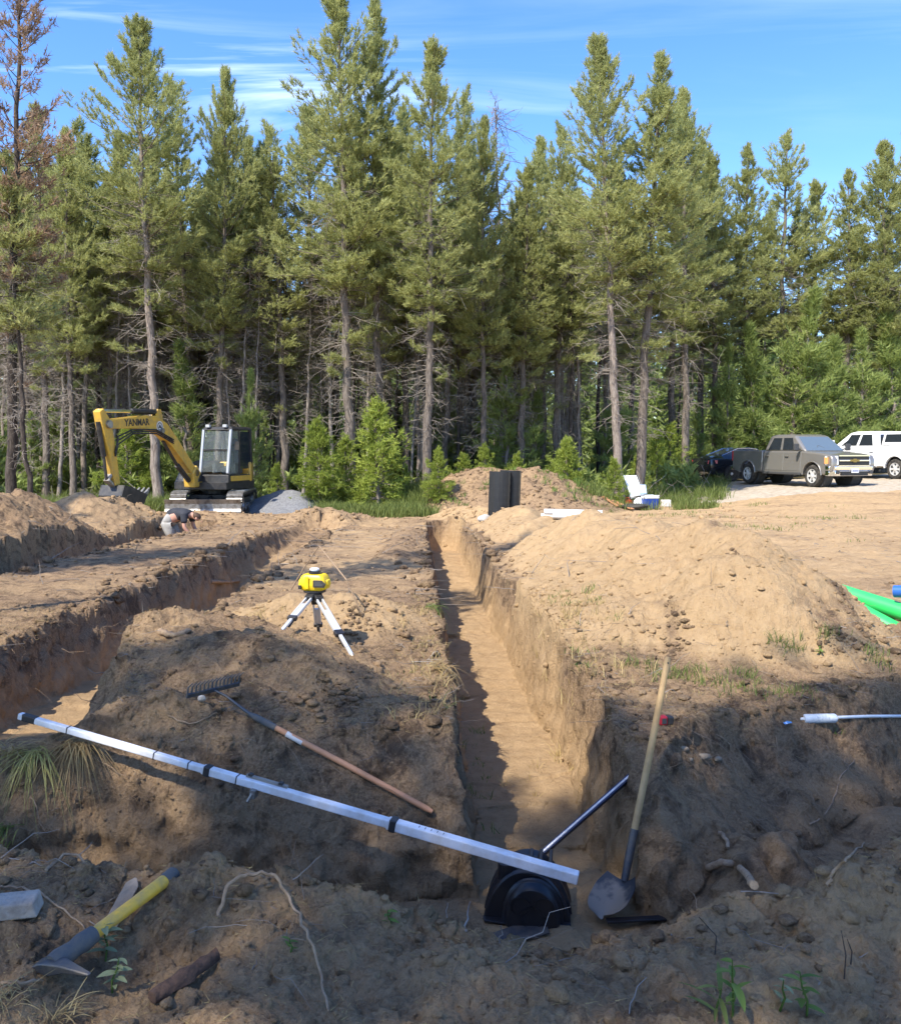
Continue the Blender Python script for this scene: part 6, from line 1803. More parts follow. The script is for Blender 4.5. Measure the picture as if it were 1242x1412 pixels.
A = P(826,708,16.4); B = P(872,704,16.6); A.z = B.z = max(H(A.x,A.y), H(B.x,B.y), H((A.x+B.x)/2,(A.y+B.y)/2))+0.085
pipe(A, B, 0.085, PVC, 'drain_pipe', 'short fat grey pipe lying at the end of the white pipes', 'pipe', bell=True)
for i, (a, b) in enumerate((((746,702,17.0),(822,702,16.9)),((750,705,16.8),(830,706,16.7)),((762,708,16.6),(818,710,16.5)))):
    A = P(*a); B = P(*b); g_ = max(H(A.x, A.y), H(B.x, B.y), H((A.x+B.x)/2, (A.y+B.y)/2)); A.z = g_+0.07; B.z = g_+0.05
    pipe(A, B, 0.055, WPVC, 'drain_pipe', ['white pipe lying at the back of the bundle over the sand heap','white pipe in the middle of the bundle over the sand heap','white pipe at the front of the bundle over the sand heap'][i], 'pipe', 'white pipes behind the sand heap')
c = gp(850, 700, 17.9); bt = thing('bucket', 'small white bucket standing behind the grey pipe', 'bucket', c)
m = MB(); m.lathe([(0.001,0),(0.12,0),(0.15,0.26),(0.158,0.26),(0.158,0.285),(0.145,0.285),(0.115,0.02),(0.001,0.02)], 20); m.build('pail', WPVC, bt, smooth=35)
m = MB(); m.tube([Vector((0.155*cos(a), -0.05-0.12*sin(a), 0.27-0.05*sin(a))) for a in [pi*i/10 for i in range(11)]], 0.004, 5); m.build('bail_handle', STEEL, bt)
JY = 29.0
c = gp(884, 686, JY); chs = thing('camp_chair', 'pale folding camp chair leaning back in the grass', 'chair', c, (0,0,radians(15)))
FAB = mat('pale_canvas', (0.66,0.69,0.70), 0.8, noise=(4,(0.55,0.57,0.56),0.5))
m = MB(); m.hexa([(-0.36,0.0,0.32),(0.14,-0.02,0.32),(0.14,0.0,0.32),(-0.36,0.02,0.32),(-0.52,0.26,1.06),(-0.06,0.24,1.06),(-0.06,0.26,1.06),(-0.52,0.28,1.06)]); m.build('backrest', FAB, chs, bevel=0.01)
m = MB(); m.hexa([(-0.36,0.0,0.36),(0.14,0.0,0.36),(0.22,-0.42,0.44),(-0.28,-0.42,0.44),(-0.36,0.0,0.38),(0.14,0.0,0.38),(0.22,-0.42,0.46),(-0.28,-0.42,0.46)]); m.build('seat', FAB, chs, bevel=0.01)
for a, b in (((-0.36,0.05,0.3),(-0.27,-0.42,0.0)),((0.14,0.05,0.3),(0.22,-0.42,0.0)),((-0.3,-0.4,0.44),(-0.4,0.2,0.0)),((0.22,-0.4,0.44),(0.12,0.2,0.0))):
    m = MB(); m.tube([a, b], 0.013, 6); m.build('leg', STEEL, chs)
for x, y in ((-0.40, 0.03), (0.17, 0.01)):
    m = MB(); m.tube([(x,y,0.3),(x-0.17,y+0.26,1.08)], 0.013, 6); m.build('back_frame', STEEL, chs)
m = MB(); m.box((0.0,-0.05,0.62),(0.3,0.02,0.3),Matrix.Rotation(-0.3,3,'X')); m.build('towel', mat('blue_towel',(0.42,0.52,0.62),0.9), chs, bevel=0.01)
c = gp(896, 690, 28.4); cb_ = thing('cooler', 'blue cooler box with a white lid beside the camp chair', 'cooler', c, (0,0,0.3))
m = MB(); m.hexa([(-0.2,-0.14,0),(0.2,-0.14,0),(0.2,0.14,0),(-0.2,0.14,0),(-0.23,-0.16,0.32),(0.23,-0.16,0.32),(0.23,0.16,0.32),(-0.23,0.16,0.32)]); m.build('cooler_body', mat('blue_plastic',(0.018,0.06,0.30),0.4), cb_, bevel=0.02)
m = MB(); m.box((0,0,0.355),(0.48,0.34,0.07)); m.build('lid', WPVC, cb_, bevel=0.02)
m = MB(); m.tube([(-0.24,0,0.30),(-0.26,-0.12,0.42),(0.26,-0.12,0.42),(0.24,0,0.30)],0.012,6); m.build('carry_handle', WPVC, cb_)
c = gp(882, 689, 28.6)
bg = rock('plastic_bag', 'crumpled white plastic bag between the camp chair and the cooler', (c.x, c.y, c.z+0.14), (0.20,0.16,0.19), 9, mat('white_plastic_bag',(0.75,0.76,0.78),0.35), 'bag', amp=0.5)
c = gp(866, 683, 28.9)
jug = thing('fuel_can', 'orange fuel can standing left of the camp chair', 'fuel can', c, (0,0,0.4))
m = MB(); m.hexa([(-0.14,-0.1,0),(0.14,-0.1,0),(0.14,0.1,0),(-0.14,0.1,0),(-0.13,-0.09,0.27),(0.10,-0.09,0.27),(0.10,0.09,0.27),(-0.13,0.09,0.27)]); m.build('can_body', mat('orange_plastic',(0.60,0.10,0.03),0.4), jug, bevel=0.03)
m = MB(); m.tube([(0.06,0,0.26),(0.09,0,0.33),(0.15,0,0.37)],[0.03,0.025,0.014],8); m.build('spout', BLK, jug)
m = MB(); m.tube([(-0.11,0,0.26),(-0.10,0,0.33),(0.02,0,0.33),(0.04,0,0.26)],0.015,6); m.build('can_handle', mat('orange_plastic',(0.60,0.10,0.03),0.4), jug)
c = gp(918, 672, 29.5)
o = MB().box((0,0,0.11),(0.3,0.22,0.22)).build('cardboard_box', mat('pale_card',(0.62,0.58,0.52),0.8), None, bevel=0.012); o.location = c; tag(o, 'small pale box in the grass right of the cooler', 'box')
for i, (a, b, lab) in enumerate((((828,684,27.6),(852,689,27.2),'reddish board lying in the grass, left of the pair'),((842,682,28.2),(872,692,27.2),'reddish board lying in the grass, right of the pair'))):
    A = gp(*a, 0.05); B = gp(*b, 0.05); m = MB(); m.beam(Vector((0,0,0)), B-A, 0.14, 0.025); o = m.build('board', mat('raw_cedar',(0.46,0.22,0.10),0.7), None); o.location = A; tag(o, lab, 'board', 'boards in the grass')
c = gp(874, 696, 27.5)
rock('tarp', 'crumpled dark tarp in the grass below the cooler', (c.x, c.y, c.z+0.06), (0.45,0.25,0.12), 17, mat('dark_tarp',(0.05,0.045,0.035),0.7), 'tarp', amp=0.5)
c = gp(668, 712, 20.2)
rock('stone', 'pale stone at the foot of the standing black chambers', (c.x, c.y, c.z+0.06), (0.16,0.12,0.10), 21, STONE)

# green pipes on the right ------------------------------------------------------
GRN = mat('green_pvc', (0.035,0.50,0.11), 0.35, noise=(3,(0.06,0.44,0.13),0.5))
A = Vector((3.66, 8.45, 0)); B = Vector((4.79, 7.0, 0)); A.z = H(A.x, A.y)+0.19; B.z = H(B.x, B.y)+0.11
pipe(A, B, 0.078, GRN, 'sewer_pipe', 'green sewer pipe, rear one of the two', 'pipe', 'green pipes beside the sand heap', 0.006)
A = Vector((3.60, 8.22, 0)); B = Vector((4.70, 6.75, 0)); A.z = H(A.x, A.y)+0.15; B.z = H(B.x, B.y)+0.11
pipe(A, B, 0.078, GRN, 'sewer_pipe', 'green sewer pipe, front one of the two', 'pipe', 'green pipes beside the sand heap', 0.006)
A = Vector((3.97, 7.98, 0)); A.z = H(A.x, A.y)+0.26
pipe(A, A+Vector((0.16,-0.14,0.02)), 0.055, mat('blue_pvc',(0.03,0.12,0.42),0.35), 'pipe_coupling', 'blue pipe coupling at the edge over the green pipes', 'coupling', None, 0.008)

# small things on the right bank -----------------------------------------------
c = hit(916, 1000); tm_ = thing('tape_measure', 'red and black tape measure on the shaded bank behind the shovel', 'tape measure', c, (0,0,0.2))
m = MB(); m.box((-0.012,0,0.026),(0.045,0.045,0.052)); m.build('tape_case', mat('red_plastic',(0.45,0.02,0.03),0.4), tm_, bevel=0.01)
m = MB(); m.box((0.028,0,0.024),(0.036,0.047,0.048)); m.build('case_end', BLK, tm_, bevel=0.008)
m = MB(); m.box((-0.012,-0.0235,0.026),(0.026,0.002,0.03)); m.build('tape_label', TRIM, tm_)
c = hit(1130, 1000); bo = thing('caulk_tube', 'clear and white sealant tube lying on the right bank', 'sealant tube', c + Vector((0,0,0.03)), (0,0,radians(4)))
CLR = mat('cloudy_plastic', (0.52,0.55,0.57), 0.25, noise=(25,(0.72,0.73,0.75),0.7))
m = MB(); m.lathe([(0.001,-0.10),(0.026,-0.10),(0.028,-0.09),(0.028,0.09),(0.022,0.10),(0.008,0.105)], 18, Matrix.Rotation(pi/2,4,'Y')); m.build('tube_body', CLR, bo, smooth=40)
m = MB(); m.lathe([(0.0285,-0.03),(0.0285,0.05)], 18, Matrix.Rotation(pi/2,4,'Y'), cap=False); m.build('tube_label', mat('pale_label',(0.60,0.62,0.60),0.5,noise=(60,(0.25,0.3,0.4),0.7)), bo, smooth=40)
m = MB(); m.lathe([(0.010,0.10),(0.007,0.13),(0.005,0.19)], 10, Matrix.Rotation(-pi/2,4,'Y')); m.build('nozzle', WPVC, bo, smooth=40)
c = hit(1084, 1003); fz = thing('brass_fitting', 'small chrome pipe fitting left of the sealant tube', 'fitting', c + Vector((0,0,0.016)), (0,0,0.5))
m = MB(); m.lathe([(0.012,-0.03),(0.016,-0.03),(0.016,-0.01),(0.020,-0.01),(0.020,0.012),(0.014,0.012),(0.014,0.035),(0.010,0.035)], 6, Matrix.Rotation(pi/2,4,'Y')); m.build('fitting_body', CHROME, fz)
m = MB(); m.tube([(0,0,0.0),(0.01,0.03,0.004),(0.03,0.05,0)],0.010,8); m.build('fitting_branch', CHROME, fz, smooth=40)
A = hit(1154, 998) + Vector((0,0,0.018)); B = hit(1236, 996) + Vector((0,0,0.02)); A, B = lay(A, B, 0.012)
m = MB(); m.tube([Vector((0,0,0)), (B-A)*0.5+Vector((0,0,0.004)), (B-A)*1.35], 0.010, 10); o = m.build('plastic_rod', WPVC, None, smooth=40); o.location = A; tag(o, 'thin white plastic rod lying right of the sealant tube', 'rod')
TANST = mat('tan_stone', (0.30,0.24,0.17), 0.9, spec=0.2, noise=(30, (0.19,0.145,0.10), 0.9), bump=0.5, bscale=60)
for i, (px, py, r, lab) in enumerate(((940,1036,(0.035,0.022,0.018),'pale flat stone behind the others by the blue level'),(968,1047,(0.055,0.022,0.018),'long pale stone in the stone group by the blue level'),(948,1050,(0.03,0.02,0.014),'small pale stone in front of the stone group'),(990,1050,(0.028,0.018,0.014),'right-hand small stone of the stone group by the blue level'))):
    c = hit(px, py); rock('stone', lab, (c.x, c.y, c.z+0.004), r, 30+i, TANST, 'stone', 'pale stones by the blue level', rot=0.2*i)
c = hit(278, 967); rock('stone', 'single round pale stone beside the rake tines', (c.x, c.y, c.z+0.01), (0.022,0.02,0.018), 41, STONE)
# ================================================================== SCATTER AND PLANTS
rs = np.random.RandomState(77)
AREA = np.abs(np.gradient(GX, axis=1)*np.gradient(GY, axis=0)).ravel()
INV = (np.abs(GX) < 0.54*np.maximum(GY, 1.6)+0.5).ravel()
fy_, fx_ = GY.ravel(), GX.ravel()
LIP = np.clip(INF['lip'], 0, 1).ravel(); FRAC = INF['frac'].ravel(); TOT = INF['tot'].ravel(); CARV = INF['carve'].ravel()
sandf = SCF[:, 0]
def pick(weight, n):
    w = (AREA*weight*INV).astype(np.float64); w = np.cumsum(w)
    i = np.searchsorted(w, rs.rand(n)*w[-1])
    return np.clip(i, 0, len(w)-1)
def ico(sub):
    bm = bmesh.new(); bmesh.ops.create_icosphere(bm, subdivisions=sub, radius=1.0)
    bm.verts.ensure_lookup_table()
    v = np.array([q.co[:] for q in bm.verts]); f = np.array([[q.index for q in p.verts] for p in bm.faces]); bm.free()
    return v, f
def lumps(ids, r, sub, jit=0.18, sink=0.25, flat=0.75, rough=0.0):
    v, f = ico(sub); n = len(ids)
    sc = r[:, None]*rs.uniform(0.65, 1.35, (n, 3)); sc[:, 2] *= flat
    a = rs.rand(n)*6.283; ca, sa = np.cos(a), np.sin(a)
    k_ = 1+jit*rs.randn(n, len(v), 1)
    if rough:
        of = rs.rand(n, 1, 3)*50; q_ = v[None]*1.7+of
        k_ = k_ + rough*pn3(q_[..., 0], q_[..., 1], q_[..., 2], 5)[..., None]
    V = v[None]*k_*sc[:, None, :]
    X = V[..., 0]*ca[:, None]-V[..., 1]*sa[:, None]; Y = V[..., 0]*sa[:, None]+V[..., 1]*ca[:, None]
    c = PV[ids]
    V = np.stack([X+c[:, None, 0], Y+c[:, None, 1], V[..., 2]+c[:, None, 2]+(r*(1-sink)*0.3)[:, None]], axis=-1)
    F = f[None]+(np.arange(n)*len(v))[:, None, None]
    S = np.repeat(SCF[ids], len(v), axis=0)
    return V.reshape(-1, 3), F.reshape(-1, 3), S
parts_ = []
w = np.where(fy_ < 9, 0.30+1.6*LIP*(CARV < 0.05)+0.5*np.clip(pn(fx_*1.3, fy_*1.3, 201), 0, 1)+0.9*((FRAC > 0.88)*(FRAC < 0.9995)*3.0+(TOT > 0.03)*(TOT < 0.18)*1.0), 0)*(fy_ > 1.6)*(FRAC < 0.9995)
ids = pick(w, 15000); parts_.append(lumps(ids, 0.003+0.008*rs.rand(15000)**2.5, 1, jit=0.22, flat=0.65))
ids = pick(w*np.where(FRAC > 0.1, 0.4, 1), 1300); parts_.append(lumps(ids, 0.010+0.026*rs.rand(1300)**3, 2, jit=0.09, flat=0.6, rough=0.35))
w2 = np.where((fy_ >= 6.5) & (fy_ < 25), 0.25+1.5*LIP+1.2*(TOT > 0.03)*(TOT < 0.2)+0.5*(TOT >= 0.2)*np.clip(pn(fx_*1.1, fy_*1.1, 203)+0.2, 0, 1), 0)*(FRAC < 0.95)*(fx_ < 9)
ids = pick(w2, 5000); parts_.append(lumps(ids, 0.008+0.028*rs.rand(5000)**3, 1, jit=0.25, flat=0.6))
w3 = (INF['heaps'][3].ravel() < 0.02)*np.where((fy_ > 20) & (fy_ < 30.5), 0.2+1.5*(TOT > 0.1), 0)*(np.abs(fx_) < 9)
ids = pick(w3, 1500); parts_.append(lumps(ids, 0.02+0.06*rs.rand(1500)**2.5, 1, jit=0.25))
V_ = []; F_ = []; S_ = []; o = 0
for v, f, s in parts_:
    V_.append(v); F_.append(f+o); S_.append(s); o += len(v)
S_ = np.concatenate(S_); S_[:, 2] *= 0.2
ob = tri_mesh('soil_clods', np.concatenate(V_), np.concatenate(F_), SOIL, tint=S_, smooth=False, attr='soil')
tag(ob, 'loose clods and crumbs of earth strewn over the plot', 'clods', kind='stuff')

# dark rooty sods on the trench lips
w = np.where(fy_ < 20, LIP*(CARV < 0.12)*(TOT < 0.05), 0)
ids = pick(w, 700); r = 0.012+0.035*rs.rand(700)**2*np.clip(fy_[ids]/6, 0.6, 2)
def near_ids(px, py, n, sx, sy):
    c = hit(px, py); q = np.exp(-((fx_-c.x)/sx)**2-((fy_-c.y)/sy)**2); q[q < 0.02] = 0
    return pick(q, n)
ex = [near_ids(935, 845, 40, 0.05, 0.22), near_ids(925, 900, 22, 0.10, 0.12), near_ids(1150, 880, 80, 0.13, 0.10), near_ids(1185, 862, 60, 0.07, 0.25), near_ids(1012, 762, 10, 0.05, 0.1), near_ids(490, 850, 110, 0.12, 0.3), near_ids(465, 960, 130, 0.14, 0.10), near_ids(870, 705, 12, 0.1, 0.2)]
ids = np.concatenate([ids]+ex); r = np.concatenate([r, 0.005+0.024*rs.rand(len(ids)-700)**2.5])
v, f, s = lumps(ids, r, 2, jit=0.10, flat=0.65, rough=0.45); s[:, 0] *= 0.25; s[:, 1] *= 0.1; s[:, 2] = 0.35
ob = tri_mesh('turf_sods', v, f, SOIL, tint=s, attr='soil'); tag(ob, 'dark rooty sods along the lips of the trenches', 'sods', kind='stuff')

# fine roots out of the walls and lips
def root_paths(ids, ln, down, k=6, rough=0.10):
    n = len(ids); d = rs.randn(n, 3); d[:, 2] = d[:, 2]*0.4+down; d = unit(d)
    s = np.linspace(0, 1, k)
    p = PV[ids][:, None, :] + d[:, None, :]*(ln[:, None]*s[None])[..., None]
    p[..., 2] -= (ln*rs.uniform(0, 0.5, n))[:, None]*s[None]**2
    p += np.cumsum(rs.randn(n, k, 3)*rough, axis=1)*ln[:, None, None]*s[None, :, None]
    return p
w = np.where(fy_ < 9, ((CARV > 0.01)*(CARV < 0.5)*(FRAC < 0.85)*1.0+LIP*0.4), 0)*(fy_ > 2.6)
ids = pick(w, 1300); ln = 0.05+0.28*rs.rand(1300)**2
P_ = root_paths(ids, ln, -0.25); R_ = (0.0008+0.0022*rs.rand(1300)**3)[:, None]*(1.1-0.7*np.linspace(0, 1, 6))[None]
V, F = tubes_np(P_, R_, 3); ob = tri_mesh('fine_roots', V, F, M['root']); tag(ob, 'fine roots hanging out of the cut soil', 'roots', kind='stuff')
w = np.where((fy_ > 1.6) & (fy_ < 22), (0.25+1.6*LIP)*(FRAC < 0.3), 0)
ids = pick(w*np.where(fy_ < 7, 4, 1), 1500); ln = (0.05+0.35*rs.rand(1500)**2.5)*np.clip(fy_[ids]/7, 0.7, 1.8)
P_ = root_paths(ids, ln, 0.12); P_[..., 2] = np.maximum(P_[..., 2], PV[ids][:, None, 2]+0.003)
R_ = (0.0012+0.003*rs.rand(1500)**3)[:, None]*np.clip(fy_[ids]/6, 0.7, 2.0)[:, None]*(1.1-0.7*np.linspace(0, 1, 6))[None]
V, F = tubes_np(P_, R_, 3); ob = tri_mesh('twig_litter', V, F, M['twig']); tag(ob, 'small dead twigs strewn over the bare soil', 'twigs', kind='stuff')
# root and dry-grass mat hanging off the right bank
def fibre(box, n, ln0, ln1, down, r0, name, label, mt):
    x0, x1, y0, y1 = box
    w = ((fx_ > x0) & (fx_ < x1) & (fy_ > y0) & (fy_ < y1)).astype(float)*np.where(FRAC < 0.85, 1, 0.15)
    ids = pick(w, n); ln = ln0+(ln1-ln0)*rs.rand(n)
    P_ = root_paths(ids, ln, down, rough=0.07); R_ = (r0*(0.5+rs.rand(n)))[:, None]*(1.1-0.8*np.linspace(0, 1, 6))[None]
    V, F = tubes_np(P_, R_, 3); ob = tri_mesh(name, V, F, mt); return tag(ob, label, 'roots', kind='stuff')
fibre((1.25,2.0,4.0,5.0), 420, 0.10, 0.32, -0.7, 0.0013, 'root_mat', 'mat of roots and dead grass hanging off the right bank', M['root'])
fibre((0.75,1.6,4.3,5.2), 260, 0.06, 0.22, -0.6, 0.0012, 'root_mat', 'tangle of roots at the corner of the right bank', M['root'])
# straw and needle litter
w = np.where((fy_ > 1.6) & (fy_ < 9), (0.6+1.2*LIP)*(FRAC < 0.5)*np.clip(1.1-sandf, 0.12, 1), 0)
n = 20000; ids = pick(w, n); ln = 0.015+0.05*rs.rand(n)**2
d = rs.randn(n, 3); d[:, 2] *= 0.25; d = unit(d); sdv = unit(np.cross(d, rs.randn(n, 3)))*0.0012
c = PV[ids] + np.array([0, 0, 0.006])
V = np.stack([c-sdv, c+sdv, c+d*ln[:, None]], axis=1).reshape(-1, 3)
ob = tri_mesh('straw_litter', V, np.arange(3*n).reshape(-1, 3), M['straw'], tint=np.repeat(rs.rand(n)*0.8, 3)); tag(ob, 'straw and pine needles scattered on the soil', 'straw', kind='stuff')

# grass ---------------------------------------------------------------------
def gz(x, y):
    r = np.clip(np.searchsorted(RY, y), 0, len(RY)-1)
    uu = x/W[r]; c = np.clip(np.searchsorted(U, uu), 0, len(U)-1)
    return GZ[r, c]
def grass(name, label, x, y, hgt, wd, per, mt, lean=0.5, rad=0.06):
    n = len(x); z = gz(x, y)
    X = np.repeat(x, per)+rs.randn(n*per)*rad; Y = np.repeat(y, per)+rs.randn(n*per)*rad; Z = np.repeat(z, per)-0.01
    hh = np.repeat(hgt, per)*rs.uniform(0.5, 1.2, n*per)
    a = rs.rand(n*per)*6.283; l = lean*rs.rand(n*per)
    d = np.stack([np.cos(a)*l, np.sin(a)*l, np.ones(n*per)], axis=1)
    d2 = np.stack([np.cos(a)*l*2.4, np.sin(a)*l*2.4, 0.75+0*l], axis=1)
    b = rs.rand(n*per)*6.283; s = np.stack([np.cos(b), np.sin(b), 0*b], axis=1)*wd*0.5
    p0 = np.stack([X, Y, Z], axis=1); p1 = p0+d*(hh*0.5)[:, None]; p2 = p1+d2*(hh*0.5)[:, None]
    V = np.stack([p0-s, p0+s, p1-s*0.8, p1+s*0.8, p2], axis=1).reshape(-1, 3)
    k = np.arange(n*per)*5
    F = np.concatenate([np.stack([k, k+1, k+3], 1), np.stack([k, k+3, k+2], 1), np.stack([k+2, k+3, k+4], 1)])
    t = np.repeat(np.clip(0.5+0.3*rs.randn(n*per), 0, 1), 5)
    ob = tri_mesh(name, V, F, mt, tint=t); return tag(ob, label, 'grass', kind='stuff')
def patch(n, fn):
    xs, ys = [], []
    while len(xs) < n:
        px, Y = fn(); X = (px-621)/FPX*Y
        xs.append(X); ys.append(Y)
    return np.array(xs), np.array(ys)
x, y = patch(1500, lambda: (rs.uniform(395, 600), rs.uniform(24.5, 30.5)))
k = ((x-0)/y*FPX+621 > 438+30*(y-26)/4*0) & (pn(x*0.5, y*0.5, 301) > -0.25) & (y > 24.6+1.2*pn(x*0.9, 0*x, 302)); x, y = x[k], y[k]
grass('grass', 'bright green grass at the foot of the fir saplings', x, y, 0.28+0.22*rs.rand(len(x)), 0.022, 11, M['grass'], rad=0.12)
x, y = patch(1700, lambda: (rs.uniform(-30, 345), rs.uniform(28.5, 34)))
k = (pn(x*0.5, y*0.5, 303) > -0.3); x, y = x[k], y[k]
grass('grass', 'bright green grass behind the digger', x, y, 0.35+0.25*rs.rand(len(x)), 0.025, 10, M['grass'], rad=0.14)
x, y = patch(900, lambda: (rs.uniform(800, 985), rs.uniform(27.2, 36)))
k = (pn(x*0.6, y*0.6, 305) > -0.1) & ~((x > 8.4) & (y > 30.0)); x, y = x[k], y[k]
grass('grass', 'green grass round the camp chair and the cooler', x, y, 0.22+0.2*rs.rand(len(x)), 0.022, 10, M['grass'], rad=0.12)
x, y = patch(1500, lambda: (rs.uniform(590, 1000), rs.uniform(31, 40)))
grass('grass', 'rank grass in the shade under the trees', x, y, 0.3+0.3*rs.rand(len(x)), 0.028, 8, M['grass'], rad=0.15)
x = rs.uniform(-1.2, 4.6, 260); y = rs.uniform(26.4, 29.6, 260); k = pn(x*1.2, y*1.2, 306) > 0.15
grass('grass', 'sparse weeds growing on the back earth heap', x[k], y[k], 0.12+0.15*rs.rand(k.sum()), 0.022, 9, M['weed'], rad=0.08)
x = rs.uniform(4, 11, 500); y = rs.uniform(16, 29, 500); k = pn(x*0.5, y*0.5, 307) > 0.32
grass('grass', 'thin green grass on the sandy yard', x[k], y[k], 0.06+0.08*rs.rand(k.sum()), 0.014, 10, M['grass'], rad=0.12)
# near grass at the foot of the sand heap
x = rs.uniform(1.3, 4.4, 240); y = rs.uniform(5.3, 6.35, 240); k = (pn(x*1.5, y*1.5, 308) > 0.02-0.12*(x > 2.6))
grass('grass', 'short green grass along the foot of the near sand heap', x[k], y[k], 0.05+0.07*rs.rand(k.sum()), 0.0055, 14, M['grass'], rad=0.035)
x = np.concatenate([rs.uniform(0.75, 1.3, 40), rs.uniform(-0.4, 0.05, 60), rs.normal(-1.62, 0.07, 14), rs.normal(0.95, 0.3, 26)])
y = np.concatenate([rs.uniform(6.2, 8.2, 40), rs.uniform(4.9, 9.5, 60), rs.normal(7.4, 0.10, 14), rs.normal(5.9, 0.3, 26)])
grass('grass', 'thin pale grass on the lips of the main trench', x, y, 0.05+0.09*rs.rand(len(x)), 0.005, 10, M['straw'], lean=0.9, rad=0.03)
x = np.concatenate([rs.uniform(0.9, 1.3, 22), rs.normal(0.1, 0.15, 16), rs.normal(-2.9, 0.15, 10)]); y = np.concatenate([rs.uniform(6.0, 8.2, 22), rs.uniform(4.8, 7, 16), rs.uniform(18.5, 20.5, 10)])
grass('grass', 'small green shoots along the lips of the main trench', x, y, 0.04+0.05*rs.rand(len(x)), 0.006, 9, M['weed'], lean=0.9, rad=0.03)
# shrubs under the trees: one mass of leaves
n = 2600; px = rs.uniform(-60, 960, n); Y = rs.uniform(31.5, 46, n); X = (px-621)/FPX*Y
k = pn(X*0.35, Y*0.35, 309) > -0.05; X, Y = X[k], Y[k]
C = np.stack([X, Y, gz(X, Y)+0.15+0.9*rs.rand(len(X))**1.5], axis=1)
V, F = blades_np(C, unit(rs.randn(len(C), 3)*0.5+np.array([0, 0, 1.0])), 16, 0.34, 0.12, 0.9, rs, 0.3)
ob = tri_mesh('undergrowth', V, F, M['young'], tint=np.repeat(rs.rand(len(C)), 48)); tag(ob, 'leafy undergrowth between the trunks of the wood', 'undergrowth', kind='stuff')
n = 1500; px = rs.uniform(-60, 1000, n); Y = rs.uniform(31, 44, n); X = (px-621)/FPX*Y
c = np.stack([X, Y, gz(X, Y)+0.05], axis=1); d = rs.randn(n, 3); d[:, 2] = np.abs(d[:, 2])*0.5; d = unit(d); ln = 0.4+1.6*rs.rand(n)**2
s5 = np.linspace(0, 1, 5); p = c[:, None, :]+d[:, None, :]*(ln[:, None]*s5)[..., None]+np.cumsum(rs.randn(n, 5, 3)*0.06, axis=1)*ln[:, None, None]
V, F = tubes_np(p, (0.008+0.012*rs.rand(n))[:, None]*(1.1-0.8*s5)[None], 3); ob = tri_mesh('brushwood', V, F, M['twig']); tag(ob, 'grey dead brushwood on the floor of the wood', 'brushwood', kind='stuff')

# dry grass clumps on the left ------------------------------------------------
def clump(name, label, c, n, l0, l1, dirs, mt, wd=0.005, drop=0.6):
    ang = np.radians(rs.uniform(dirs[0], dirs[1], n)); up = rs.uniform(0.2, 1.0, n)
    d = unit(np.stack([np.cos(ang), np.sin(ang), up*dirs[2]], axis=1)); ln = rs.uniform(l0, l1, n)
    s = np.linspace(0, 1, 6)
    base = np.array(c)[None]+rs.randn(n, 3)*np.array([0.03, 0.02, 0.015])
    p = base[:, None, :]+d[:, None, :]*(ln[:, None]*s)[..., None]
    p[..., 2] -= (ln*rs.uniform(0.3, 1.0, n)*drop*1.8)[:, None]*s[None]**2
    sd = unit(np.cross(d, np.array([0, 0, 1.0])+rs.randn(n, 3)*0.3))*wd*0.5
    wv = (1.0-0.85*s**2)[None, :, None]*sd[:, None, :]
    V = np.stack([p-wv, p+wv], axis=2).reshape(-1, 3)
    b = (np.arange(n)[:, None]*12+np.arange(5)[None]*2).reshape(-1)
    F = np.concatenate([np.stack([b, b+1, b+3], 1), np.stack([b, b+3, b+2], 1)])
    loc = np.array(c)
    ob = tri_mesh(name, V-loc[None], F, mt, tint=np.repeat(np.clip(0.45+0.3*rs.randn(n), 0, 1), 12)); ob.location = c
    return tag(ob, label, 'grass clump')
c0 = hit(110, 1030); clump('dry_grass_clump', 'brown clump of dead grass flopping down the bank under the rod', c0+Vector((0,-0.02,0.03)), 110, 0.12, 0.30, (200, 350, 0.35), M['straw'], drop=0.75)
c0 = hit(50, 1048); clump('dry_grass_clump', 'greenish yellow clump of long grass at the left bank', c0+Vector((0,-0.01,0.03)), 80, 0.14, 0.32, (190, 330, 0.4), M['yellowgrass'], drop=0.75)
c0 = hit(10, 1040); clump('dry_grass_clump', 'tuft of dry stalks at the edge behind the rod end', c0+Vector((0,0,0.02)), 60, 0.12, 0.3, (160, 380, 1.0), M['straw'], drop=0.4)
c0 = hit(15, 1150); clump('dry_grass_clump', 'green blades of bent grass in the hollow below the left bank', c0+Vector((0,0,0.02)), 40, 0.12, 0.26, (120, 300, 0.8), M['grass'], drop=0.5, wd=0.007)
c0 = hit(75, 1405); clump('dry_grass_clump', 'pale straw tuft beside the mattock head', c0, 60, 0.06, 0.18, (0, 360, 1.0), M['straw'], drop=0.4, wd=0.003)
c0 = hit(8, 1385); clump('dry_grass_clump', 'straw tuft at the corner below the orange-brown root', c0, 50, 0.06, 0.2, (0, 360, 1.2), M['straw'], drop=0.4, wd=0.003)
for i, (px, py, lab) in enumerate(((640,880,'pale grass tuft hanging over the left lip of the main trench'),(622,925,'long grass tuft drooping into the main trench nearer the mound'),(655,965,'dry grass tuft at the shaded left lip of the main trench'),(612,840,'green grass tuft on the left lip of the main trench by the sunny strip'))):
    c0 = hit(px-22, py); clump('dry_grass_clump', lab, c0+Vector((0,0,0.02)), 45, 0.12, 0.30, (-60, 60, 0.6), M['straw'] if i != 3 else M['weed'], drop=0.7, wd=0.006)

